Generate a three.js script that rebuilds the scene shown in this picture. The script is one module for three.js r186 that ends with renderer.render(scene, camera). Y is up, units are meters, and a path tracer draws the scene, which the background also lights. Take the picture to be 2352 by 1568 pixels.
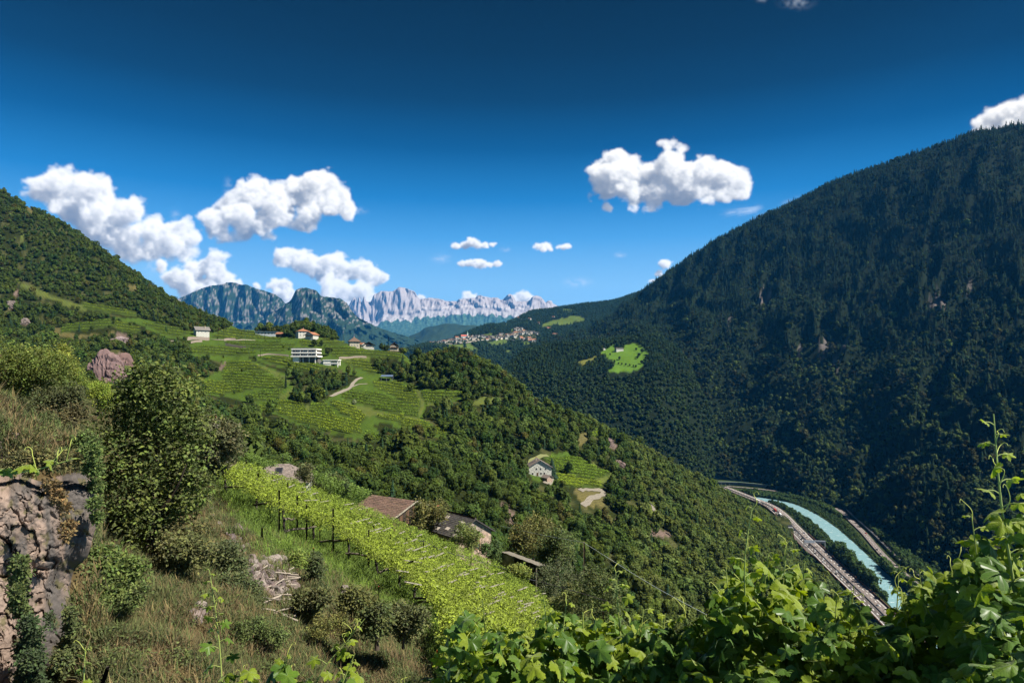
import * as THREE from 'three';
import { mergeGeometries } from 'three/addons/utils/BufferGeometryUtils.js';
import { RoundedBoxGeometry } from 'three/addons/geometries/RoundedBoxGeometry.js';
import { createNoise2D, createNoise3D } from 'simplex-noise';

// ---------------------------------------------------------------- camera, sky, sun, exposure
// A level camera with its lens shifted up a little: a point at px, py (in a 2352 x 1568 picture) and d metres ahead is P(px, py, d).
const F = 1572, CX = 1176, HY = 860;
const scene = new THREE.Scene();
const camera = new THREE.PerspectiveCamera(2 * Math.atan(784 / F) * 180 / Math.PI, 2352 / 1568, 0.05, 60000);
camera.position.set(0, 0, 0);
camera.lookAt(0, 0, -1);
camera.setViewOffset(2352, 1568, 0, -(HY - 784), 2352, 1568);
camera.updateProjectionMatrix();
const renderer = new THREE.WebGLRenderer({ antialias: true });
renderer.setSize(1024, 682);
renderer.toneMapping = THREE.LinearToneMapping;
renderer.toneMappingExposure = 2.2;
renderer.shadowMap.enabled = true;

const SUN = new THREE.Vector3(0.62, 0.70, 0.27).normalize();
const sun = new THREE.DirectionalLight(new THREE.Color(1.0, 0.95, 0.84), 5);
sun.name = 'sun';
sun.position.copy(SUN).multiplyScalar(3000).add(new THREE.Vector3(0, 0, -700));
sun.target.position.set(0, 0, -700);
sun.castShadow = true;
sun.shadow.mapSize.set(4096, 4096);
Object.assign(sun.shadow.camera, { left: -1500, right: 1500, top: 1500, bottom: -1500, near: 100, far: 7000 });
scene.add(sun, sun.target);
scene.fog = new THREE.FogExp2(new THREE.Color(0.05, 0.40, 1.0), 2.05e-5);

// ---------------------------------------------------------------- small helpers
const clamp = (x, a = 0, b = 1) => Math.min(b, Math.max(a, x)), lerp = (a, b, t) => a + (b - a) * t;
const sstep = (a, b, x) => { const t = clamp((x - a) / (b - a)); return t * t * (3 - 2 * t); };
function rng(seed) { let s = seed >>> 0; return () => { s = (s + 0x6d2b79f5) | 0; let t = Math.imul(s ^ (s >>> 15), 1 | s); t = (t + Math.imul(t ^ (t >>> 7), 61 | t)) ^ t; return ((t ^ (t >>> 14)) >>> 0) / 4294967296; }; }
const n2 = createNoise2D(rng(11)), n3 = createNoise3D(rng(12));
const fbm2 = (x, y, o = 4) => { let s = 0, a = 0.5, t = 0; for (let i = 0; i < o; i++) { s += a * n2(x, y); t += a; x = x * 2.03 + 17.1; y = y * 2.03 - 5.3; a *= 0.5; } return s / t; };
const fbm3 = (x, y, z, o = 4) => { let s = 0, a = 0.5, t = 0; for (let i = 0; i < o; i++) { s += a * n3(x, y, z); t += a; x = x * 2.03 + 17.1; y = y * 2.03 - 5.3; z = z * 2.03 + 9.7; a *= 0.5; } return s / t; };
function worley(x, y, seed) {   // nearest cell of a jittered grid: distance to its border, its random numbers and the way from its centre
  const ix = Math.floor(x), iy = Math.floor(y), h = (i, j, k) => { let q = Math.imul(i + seed, 374761393) ^ Math.imul(j, 668265263) ^ Math.imul(k, 1274126177); q = Math.imul(q ^ (q >>> 13), 1274126177); return ((q ^ (q >>> 16)) >>> 0) / 4294967296; };
  let d1 = 9, d2 = 9, best = null;
  for (let i = ix - 1; i <= ix + 1; i++) for (let j = iy - 1; j <= iy + 1; j++) { const cx = i + h(i, j, 1), cy = j + h(i, j, 2), d = Math.hypot(x - cx, y - cy); if (d < d1) { d2 = d1; d1 = d; best = [h(i, j, 3), h(i, j, 4), h(i, j, 5), x - cx, y - cy]; } else if (d < d2) d2 = d; }
  return { edge: d2 - d1, r: best };
}
const ridge2 = (x, y, o = 4) => { let s = 0, a = 0.5, t = 0; for (let i = 0; i < o; i++) { s += a * (1 - 2 * Math.abs(n2(x, y))); t += a; x = x * 2.07 + 3.1; y = y * 2.07 - 8.3; a *= 0.5; } return s / t; };
const ORD = 'first second third fourth fifth sixth seventh eighth ninth tenth eleventh twelfth thirteenth fourteenth fifteenth sixteenth seventeenth eighteenth nineteenth twentieth twenty-first twenty-second twenty-third'.split(' ');
const V3 = (x, y, z) => new THREE.Vector3(x, y, z);
const P = (px, py, d) => V3((px - CX) / F * d, (HY - py) / F * d, -d);
const pxOf = (x, z) => CX + x / -z * F, pyOf = (y, z) => HY - y / -z * F;
const inPoly = (x, y, p) => { let c = false; for (let i = 0, j = p.length - 1; i < p.length; j = i++) { const a = p[i], b = p[j]; if ((a[1] > y) !== (b[1] > y) && x < (b[0] - a[0]) * (y - a[1]) / (b[1] - a[1]) + a[0]) c = !c; } return c; };
const used = new Map();
function numbered(name) { const n = used.get(name) ?? 0; used.set(name, n + 1); return n ? name + '_' + String(n).padStart(3, '0') : name; }
function add(o, name, label, category, group, kind) {
  o.name = numbered(name);
  if (label) o.userData.label = label;
  if (category) o.userData.category = category;
  if (group) o.userData.group = group;
  if (kind) o.userData.kind = kind;
  scene.add(o);
  return o;
}
function part(parent, name, geo, mat) { const m = new THREE.Mesh(geo, mat); m.name = name; m.castShadow = m.receiveShadow = true; parent.add(m); return m; }
const M = (o) => new THREE.MeshStandardMaterial(o), MM = (o) => new THREE.MeshPhysicalMaterial({ specularIntensity: .08, ...o });   // MM: matt, for land and foliage
const rgb = (r, g, b) => new THREE.Color().setRGB(r, g, b);
const leafMat = (c, t = 0.35, o = {}) => new THREE.MeshPhysicalMaterial({ color: c, roughness: 0.85, transmission: t, thickness: 0, side: THREE.DoubleSide, specularIntensity: 0.6, ...o });

// geometry collector: non-indexed triangles with flat or given normals, uv in metres and vertex colours
class GB {
  constructor() { this.p = []; this.n = []; this.c = []; this.u = []; }
  tri(a, b, c, col, nrm) {
    const e = V3().subVectors(b, a), f = V3().subVectors(c, a), n = e.cross(f).normalize();
    for (const [k, v] of [a, b, c].entries()) {
      this.p.push(v.x, v.y, v.z);
      const m = nrm ? (Array.isArray(nrm) ? nrm[k] : nrm) : n;
      this.n.push(m.x, m.y, m.z);
      if (col) this.c.push(col[0], col[1], col[2]);
      const ax = Math.abs(n.x), ay = Math.abs(n.y), az = Math.abs(n.z);
      if (ay >= ax && ay >= az) this.u.push(v.x, v.z); else if (ax >= az) this.u.push(v.z, v.y); else this.u.push(v.x, v.y);
    }
    return this;
  }
  quad(a, b, c, d, col, nrm) { return this.tri(a, b, c, col, nrm && Array.isArray(nrm) ? [nrm[0], nrm[1], nrm[2]] : nrm).tri(a, c, d, col, nrm && Array.isArray(nrm) ? [nrm[0], nrm[2], nrm[3]] : nrm); }
  // box with corner at x0..x1 etc., optionally moved by a matrix
  box(x0, y0, z0, x1, y1, z1, m, col) {
    const v = [[x0, y0, z0], [x1, y0, z0], [x1, y1, z0], [x0, y1, z0], [x0, y0, z1], [x1, y0, z1], [x1, y1, z1], [x0, y1, z1]].map((q) => { const w = V3(...q); return m ? w.applyMatrix4(m) : w; });
    for (const f of [[4, 5, 6, 7], [1, 0, 3, 2], [5, 1, 2, 6], [0, 4, 7, 3], [7, 6, 2, 3], [0, 1, 5, 4]]) this.quad(v[f[0]], v[f[1]], v[f[2]], v[f[3]], col);
    return this;
  }
  // round bar between two points
  bar(a, b, r0, r1 = r0, sides = 7, col) {
    const d = V3().subVectors(b, a).normalize(), u = Math.abs(d.y) > 0.9 ? V3(1, 0, 0) : V3(0, 1, 0), s = V3().crossVectors(d, u).normalize(), t = V3().crossVectors(s, d), ra = [], rb = [], nn = [];
    for (let i = 0; i <= sides; i++) { const k = i / sides * Math.PI * 2, n = s.clone().multiplyScalar(Math.cos(k)).addScaledVector(t, Math.sin(k)); nn.push(n); ra.push(a.clone().addScaledVector(n, r0)); rb.push(b.clone().addScaledVector(n, r1)); }
    for (let i = 0; i < sides; i++) { this.quad(ra[i], ra[i + 1], rb[i + 1], rb[i], col, [nn[i], nn[i + 1], nn[i + 1], nn[i]]); this.tri(rb[i], rb[i + 1], b, col); this.tri(ra[i + 1], ra[i], a, col); }
    return this;
  }
  build() {
    const g = new THREE.BufferGeometry();
    g.setAttribute('position', new THREE.Float32BufferAttribute(this.p, 3));
    g.setAttribute('normal', new THREE.Float32BufferAttribute(this.n, 3));
    g.setAttribute('uv', new THREE.Float32BufferAttribute(this.u, 2));
    if (this.c.length) g.setAttribute('color', new THREE.Float32BufferAttribute(this.c, 3));
    return g;
  }
}
// tube through points with a radius that tapers
function tube(pts, r0, r1, sides = 6, segs = pts.length * 3) {
  const curve = new THREE.CatmullRomCurve3(pts), g = new THREE.TubeGeometry(curve, segs, 1, sides, false), p = g.attributes.position, c = V3();
  for (let i = 0; i <= segs; i++) { curve.getPointAt(i / segs, c); const r = lerp(r0, r1, i / segs); for (let k = 0; k <= sides; k++) { const j = i * (sides + 1) + k; p.setXYZ(j, c.x + (p.getX(j) - c.x) * r, c.y + (p.getY(j) - c.y) * r, c.z + (p.getZ(j) - c.z) * r); } }
  return g;
}
// tileable noise maps
function tileNoise(size, cells, seed) {
  const r = rng(seed), t = new Float32Array(cells * cells); for (let i = 0; i < t.length; i++) t[i] = r();
  const at = (x, y) => t[((y % cells + cells) % cells) * cells + ((x % cells + cells) % cells)], out = new Float32Array(size * size);
  for (let y = 0; y < size; y++) for (let x = 0; x < size; x++) {
    const fx = x / size * cells, fy = y / size * cells, ix = Math.floor(fx), iy = Math.floor(fy), a = fx - ix, b = fy - iy, u = a * a * (3 - 2 * a), v = b * b * (3 - 2 * b);
    out[y * size + x] = lerp(lerp(at(ix, iy), at(ix + 1, iy), u), lerp(at(ix, iy + 1), at(ix + 1, iy + 1), u), v);
  }
  return out;
}
function fbmMap(size, cells, oct, seed) { const out = new Float32Array(size * size); let a = 0.5, t = 0; for (let o = 0; o < oct; o++) { const n = tileNoise(size, cells << o, seed + o); for (let i = 0; i < out.length; i++) out[i] += a * n[i]; t += a; a *= 0.55; } for (let i = 0; i < out.length; i++) out[i] /= t; return out; }
function mapTex(size, fn, srgb) {
  const d = new Uint8Array(size * size * 4);
  for (let y = 0; y < size; y++) for (let x = 0; x < size; x++) { const c = fn(x, y, y * size + x), o = (y * size + x) * 4; d[o] = clamp(c[0]) * 255; d[o + 1] = clamp(c[1] ?? c[0]) * 255; d[o + 2] = clamp(c[2] ?? c[0]) * 255; d[o + 3] = 255; }
  const t = new THREE.DataTexture(d, size, size); t.wrapS = t.wrapT = THREE.RepeatWrapping; t.magFilter = THREE.LinearFilter; if (srgb) t.colorSpace = THREE.SRGBColorSpace; t.needsUpdate = true; return t;
}
const scaled = (t, k) => { const c = t.clone(); c.repeat.set(k, k); c.needsUpdate = true; return c; };
const NA = fbmMap(256, 4, 5, 31), NB = fbmMap(256, 8, 5, 57);
const grain = mapTex(256, (x, y, i) => [NA[i]]);                                    // bump
const mottle = mapTex(256, (x, y, i) => { const v = 0.72 + 0.5 * (NA[i] - 0.5) + 0.4 * (NB[i] - 0.5); return [v, v, v * 0.98]; }, true);

// ---------------------------------------------------------------- sky: clear blue air by height, with cumulus clouds
const CLOUDS = [
  [[95, 435, 38], [140, 425, 46], [193, 412, 36], [185, 450, 58], [222, 490, 58], [275, 500, 48], [250, 525, 50], [300, 545, 48], [350, 543, 46], [398, 545, 46], [436, 550, 26], [150, 470, 40]],
  [[370, 608, 16], [445, 632, 36], [485, 613, 32], [520, 640, 26], [405, 643, 28], [550, 647, 12], [470, 658, 30], [430, 660, 26]],
  [[500, 512, 38], [545, 490, 46], [585, 450, 40], [555, 438, 22], [640, 470, 50], [690, 452, 46], [728, 425, 36], [725, 404, 14], [760, 458, 36], [700, 480, 38], [610, 505, 34], [795, 482, 20], [560, 520, 24]],
  [[650, 598, 24], [700, 607, 34], [690, 588, 14], [758, 617, 34], [800, 622, 32], [850, 633, 27], [882, 639, 15], [740, 632, 18], [630, 600, 12]],
  [[1410, 368, 34], [1398, 402, 40], [1452, 398, 40], [1495, 398, 36], [1545, 372, 36], [1560, 402, 44], [1618, 398, 40], [1622, 368, 14], [1663, 402, 35], [1692, 425, 28], [1705, 432, 16], [1398, 442, 36], [1440, 432, 44], [1500, 432, 44], [1560, 437, 38], [1398, 474, 22], [1610, 437, 34], [1660, 442, 24]],
  [[1050, 565, 10], [1068, 561, 13], [1085, 558, 16], [1098, 563, 13], [1113, 564, 11], [1130, 562, 8], [1138, 559, 6]],
  [[1064, 606, 11], [1078, 605, 13], [1094, 603, 16], [1108, 606, 14], [1124, 607, 12], [1140, 607, 10]],
  [[1238, 565, 14], [1250, 566, 17], [1262, 570, 11], [1280, 568, 8], [1290, 567, 12], [1300, 566, 9]],
  [[640, 668, 26], [590, 656, 9], [665, 675, 14]],
  [[788, 678, 40], [830, 668, 30], [755, 682, 22], [860, 690, 20]],
  [[2300, 280, 38], [2266, 294, 28], [2338, 268, 38], [2370, 280, 50], [2240, 305, 14], [2310, 300, 40]],
  [[1526, 606, 14], [1512, 630, 10], [1500, 645, 8]],
  [[1204, 690, 22], [1080, 688, 18], [1225, 690, 14], [966, 686, 10]],
];
const FAINT = [[1015, 594, 18, 8, .45], [1160, 573, 9, 4, .5], [1425, 585, 10, 5, .5], [1328, 648, 24, 8, .5], [1830, 4, 26, 12, .35], [1752, 0, 10, 5, .3], [325, 492, 9, 14, .35], [402, 495, 10, 12, .3], [523, 430, 8, 16, .35], [975, 684, 18, 5, .35], [350, 610, 14, 12, .5], [820, 484, 16, 6, .5]];
const STREAKS = [[1655, 492, 1750, 476, 7, .55], [1725, 508, 1800, 482, 6, .5], [1690, 492, 1740, 484, 6, .4], [1790, 470, 1840, 452, 4, .25], [1060, 720, 1100, 716, 4, .1]];
function makeSky() {
  const W = 4096, H = 2048, data = new Float32Array(W * H * 4);
  // clear air, by elevation of the line of sight (tangent) -> linear colour
  const T = [[-1, 0.1656, 0.29808, 0.43056], [0, 0.1656, 0.29808, 0.43056], [0.06, 0.17388, 0.31464, 0.4554], [0.128, 0.13662, 0.28566, 0.43884], [0.198, 0.04306, 0.17802, 0.36432], [0.254, 0.00787, 0.09936, 0.25668], [0.328, 0.00066, 0.03809, 0.11592], [0.4, 0.00025, 0.01159, 0.03726], [0.47, 0.00017, 0.00414, 0.0149], [0.547, 8e-05, 0.00083, 0.00497], [0.8, 8e-05, 0.00083, 0.00497], [99, 8e-05, 0.00083, 0.00497]];
  const air = (e) => { let k = 1; while (T[k][0] < e && k < T.length - 1) k++; const a = T[k - 1], b = T[k], t = clamp((e - a[0]) / (b[0] - a[0])); return [1, 2, 3].map((c) => lerp(a[c], b[c], t)); };
  const hash = (x, y, z) => { let h = Math.imul(x, 374761393) ^ Math.imul(y, 668265263) ^ Math.imul(z, 2147483647 - 1013); h = Math.imul(h ^ (h >>> 13), 1274126177); return ((h ^ (h >>> 16)) >>> 0) / 4294967296; };
  const vn = (x, y, z) => { const ix = Math.floor(x), iy = Math.floor(y), iz = Math.floor(z), a = x - ix, b = y - iy, c = z - iz, u = a * a * (3 - 2 * a), v = b * b * (3 - 2 * b), w = c * c * (3 - 2 * c);
    return lerp(lerp(lerp(hash(ix, iy, iz), hash(ix + 1, iy, iz), u), lerp(hash(ix, iy + 1, iz), hash(ix + 1, iy + 1, iz), u), v), lerp(lerp(hash(ix, iy, iz + 1), hash(ix + 1, iy, iz + 1), u), lerp(hash(ix, iy + 1, iz + 1), hash(ix + 1, iy + 1, iz + 1), u), v), w); };
  const vf = (x, y, z, o) => { let s = 0, a = 0.5, t = 0; for (let i = 0; i < o; i++) { s += a * vn(x, y, z); t += a; x = x * 2.1 + 7; y = y * 2.1 + 3; z = z * 2.1 + 5; a *= 0.52; } return s / t; };
  const L = V3(SUN.x, -SUN.y, 0.25).normalize();
  const solid = (c, x, y, z, o) => {
    let f = -1;
    for (let i = 0; i < c.length; i++) { const b = c[i], dx = x - b[0], dy = y - b[1], k = 1 - Math.sqrt(dx * dx + dy * dy * c.squash + z * z) / (b[2] * 1.12); if (k > f) f = k; }
    if (f < -0.55) return 0;
    const s = c.s, n = vf(x / s, y / s * 1.15, z / s, o + 1) - 0.5;
    return clamp((f * 1.1 + n * 2.35 - 0.05) * 2.7);
  };
  for (const c of CLOUDS) { c.x0 = Math.min(...c.map((b) => b[0] - b[2] * 1.6)); c.x1 = Math.max(...c.map((b) => b[0] + b[2] * 1.6)); c.y0 = Math.min(...c.map((b) => b[1] - b[2] * 1.6)); c.y1 = Math.max(...c.map((b) => b[1] + b[2] * 1.6)); c.r = Math.max(...c.map((b) => b[2])); c.s = clamp(c.r * 0.85, 9, 40); c.squash = c.r < 20 ? 2.6 : 1.15; }
  for (let row = 0; row < H; row++) {
    const el = ((row + 0.5) / H - 0.5) * Math.PI, col0 = air(Math.tan(Math.min(el, 1.55)));
    for (let k = 0; k < W; k++) {
      const o = (row * W + k) * 4; let r = col0[0], g = col0[1], b = col0[2];
      const az = ((k + 0.5) / W - 0.5) * 2 * Math.PI, z = Math.sin(az) * Math.cos(el);
      if (z < -0.3 && el > 0) {
        const x = Math.cos(az) * Math.cos(el), px = CX + x / -z * F, py = HY - Math.sin(el) / -z * F;
        if (px > -300 && px < 2650 && py > -60 && py < 740) {
          // the clear air is a function of true elevation; clouds are laid into it
          for (const f of FAINT) { const q = ((px - f[0]) / f[2]) ** 2 + ((py - f[1]) / f[3]) ** 2; if (q < 4) { const a = f[4] * Math.exp(-q) * clamp(vf(px / 9, py / 6, 3, 3) * 2.6 - 0.7); r = lerp(r, .38, a); g = lerp(g, .42, a); b = lerp(b, .47, a); } }
          for (const f of STREAKS) { const dx = f[2] - f[0], dy = f[3] - f[1], len = Math.hypot(dx, dy), t = ((px - f[0]) * dx + (py - f[1]) * dy) / len / len, s = Math.abs((px - f[0]) * dy - (py - f[1]) * dx) / len / f[4]; if (t > -.1 && t < 1.1 && s < 2.5) { const a = f[5] * Math.exp(-s * s) * sstep(-.1, .35, t) * sstep(1.1, .8, t) * clamp(vf(t * 3, s * 2 + px / 40, 9, 3) * 2.2 - 0.4); r = lerp(r, .34, a); g = lerp(g, .40, a); b = lerp(b, .48, a); } }
          for (const c of CLOUDS) {
            if (px < c.x0 || px > c.x1 || py < c.y0 || py > c.y1) continue;
            const N = 16, dz = 2.6 * c.r / N; let tr = 1, lum = 0;
            for (let i = 0; i < N && tr > 0.02; i++) {
              const zz = 1.3 * c.r - i * dz, d = solid(c, px, py, zz, 5);
              if (d <= 0) continue;
              let sh = 0; for (let j = 1; j <= 5; j++) { const q = c.r * (0.07 * j * j + 0.04 * j); sh += solid(c, px + L.x * q, py + L.y * q, zz + L.z * q, 3) * (j < 3 ? 0.6 : 1); }
              const a = 1 - Math.exp(-d * dz * 6.5 / c.r); lum += tr * a * Math.exp(-sh * 0.95); tr *= 1 - a;
            }
            const a = 1 - tr; if (a <= 0.003) continue;
            const li = Math.pow(clamp(lum / a * 1.25), .85), w = [lerp(.085, .60, li), lerp(.100, .58, li), lerp(.13, .55, li)];
            r = lerp(r, w[0], a); g = lerp(g, w[1], a); b = lerp(b, w[2], a);
          }
        }
      }
      data[o] = r; data[o + 1] = g; data[o + 2] = b; data[o + 3] = 1;
    }
  }
  const t = new THREE.DataTexture(data, W, H, THREE.RGBAFormat, THREE.FloatType);
  t.mapping = THREE.EquirectangularReflectionMapping; t.magFilter = t.minFilter = THREE.LinearFilter; t.needsUpdate = true;
  return t;
}
scene.background = makeSky();
scene.environment = scene.background;
// ---------------------------------------------------------------- land: sheets drawn through lines of known place and distance
function pchip(xs, ys) {
  const n = xs.length, h = [], m = [], d = [];
  for (let i = 0; i < n - 1; i++) { h.push(xs[i + 1] - xs[i]); m.push((ys[i + 1] - ys[i]) / h[i]); }
  d[0] = m[0]; d[n - 1] = m[n - 2];
  for (let i = 1; i < n - 1; i++) d[i] = m[i - 1] * m[i] <= 0 ? 0 : 2 * m[i - 1] * m[i] / (m[i - 1] + m[i]);
  return (x) => {
    let i = 0; while (i < n - 2 && x > xs[i + 1]) i++;
    const t = clamp((x - xs[i]) / h[i]), t2 = t * t, t3 = t2 * t;
    return ys[i] * (2 * t3 - 3 * t2 + 1) + d[i] * h[i] * (t3 - 2 * t2 + t) + ys[i + 1] * (-2 * t3 + 3 * t2) + d[i + 1] * h[i] * (t3 - t2);
  };
}
// rails: from near to far; each is a list of [px, py, d] from left to right
class Sheet {
  constructor({ rails, step = 6, sub = 10, noise = () => 0, push = null, floor = -1e9 }) {
    const x0 = Math.max(...rails.map((r) => r[0][0])), x1 = Math.min(...rails.map((r) => r[r.length - 1][0]));
    Object.assign(this, { x0, x1, step, nx: Math.floor((x1 - x0) / step) + 1, ns: (rails.length - 1) * sub + 1 });
    const fy = rails.map((r) => pchip(r.map((q) => q[0]), r.map((q) => q[1]))), fd = rails.map((r) => pchip(r.map((q) => q[0]), r.map((q) => q[2])));
    this.pos = new Float32Array(this.nx * this.ns * 3); this.py = new Float32Array(this.nx * this.ns); this.d = new Float32Array(this.nx * this.ns); this.hid = new Float32Array(this.nx * this.ns);
    const js = rails.map((_, j) => j);
    for (let i = 0; i < this.nx; i++) {
      const px = x0 + i * step, D = rails.map((_, j) => fd[j](px)); for (let j = 1; j < D.length; j++) D[j] = Math.max(D[j], D[j - 1] + 2);
      const hd = pchip(js, D), hy = pchip(js, rails.map((_, j) => (HY - fy[j](px)) / F * D[j]));
      let best = 1e9;
      for (let s = 0; s < this.ns; s++) {
        const t = s / sub; let d = hd(t), y = hy(t); if (push) d += push(px, t, y);
        const X = (px - CX) / F * d; y = Math.max(y + noise(X, -d, px, t, y), floor);
        const k = i * this.ns + s; this.pos[k * 3] = X; this.pos[k * 3 + 1] = y; this.pos[k * 3 + 2] = -d; this.d[k] = d; this.py[k] = HY - y / d * F;
        this.hid[k] = this.py[k] - best; best = Math.min(best, this.py[k]);
      }
    }
  }
  column(px) { const f = clamp((px - this.x0) / this.step, 0, this.nx - 1.001), i = Math.floor(f); return [i, f - i]; }
  height(X, Z) {
    const d = -Z, [i, f] = this.column(pxOf(X, Z));
    const one = (i) => { let a = i * this.ns, lo = 0, hi = this.ns - 1; if (d <= this.d[a]) return this.pos[a * 3 + 1]; if (d >= this.d[a + hi]) return this.pos[(a + hi) * 3 + 1]; while (hi - lo > 1) { const m = (lo + hi) >> 1; if (this.d[a + m] <= d) lo = m; else hi = m; } const t = (d - this.d[a + lo]) / (this.d[a + hi] - this.d[a + lo]); return lerp(this.pos[(a + lo) * 3 + 1], this.pos[(a + hi) * 3 + 1], t); };
    return lerp(one(i), one(i + 1), f);
  }
  // the first point of the land that the line of sight through px, py meets (from distance dmin on)
  hit(px, py, dmin = 0) {
    const [i, f] = this.column(px); let pd = null, pp = null, best = null, bq = 1e9;
    for (let s = 0; s < this.ns; s++) {
      const k = i * this.ns + s, d = lerp(this.d[k], this.d[k + this.ns], f), q = lerp(this.py[k], this.py[k + this.ns], f);
      if (d >= dmin && q < bq) { bq = q; best = d; }
      if (d >= dmin && q <= py) { const t = pd === null || pp <= q ? 1 : (pp - py) / (pp - q), dd = pd === null ? d : lerp(pd, d, clamp(t)), X = (px - CX) / F * dd; return V3(X, this.height(X, -dd), -dd); }
      pd = d; pp = q;
    }
    if (best === null || bq > py + 25) return null;   // just above the crest: the crest itself
    const X = (px - CX) / F * best; return V3(X, this.height(X, -best), -best);
  }
  mesh(name, label, colour, mat) {
    const g = new THREE.BufferGeometry(), idx = [], c = new Float32Array(this.nx * this.ns * 3);
    g.setAttribute('position', new THREE.BufferAttribute(this.pos, 3));
    for (let i = 0; i < this.nx - 1; i++) for (let s = 0; s < this.ns - 1; s++) { const a = i * this.ns + s, b = a + this.ns; idx.push(a, b, b + 1, a, b + 1, a + 1); }
    g.setIndex(idx); g.computeVertexNormals();
    const uv = new Float32Array(this.nx * this.ns * 2), n = g.attributes.normal;
    for (let k = 0; k < this.nx * this.ns; k++) {
      const X = this.pos[k * 3], y = this.pos[k * 3 + 1], Z = this.pos[k * 3 + 2]; uv[k * 2] = X / 4; uv[k * 2 + 1] = Z / 4;
      const q = colour(this.x0 + Math.floor(k / this.ns) * this.step, this.py[k], X, y, Z, n.getY(k)); c[k * 3] = q[0]; c[k * 3 + 1] = q[1]; c[k * 3 + 2] = q[2];
    }
    g.setAttribute('uv', new THREE.BufferAttribute(uv, 2)); g.setAttribute('color', new THREE.BufferAttribute(c, 3));
    const m = new THREE.Mesh(g, mat ?? landMat); m.castShadow = m.receiveShadow = true;
    return add(m, name, label, null, null, 'structure');
  }
}
const landMat = MM({ vertexColors: true, roughness: 0.95, side: THREE.DoubleSide, map: mottle });
const farMat = MM({ vertexColors: true, roughness: 0.95, side: THREE.DoubleSide });
const rail = (d, ...q) => { const o = []; for (let i = 0; i < q.length; i += 2) o.push([q[i], q[i + 1], typeof d === 'function' ? d(q[i]) : d]); return o; };
const R3 = (...q) => { const o = []; for (let i = 0; i < q.length; i += 3) o.push([q[i], q[i + 1], q[i + 2]]); return o; };
const VALLEY = -250, fy = (d) => HY - VALLEY / d * F, fd = (py) => VALLEY * -F / (py - HY);

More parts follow.
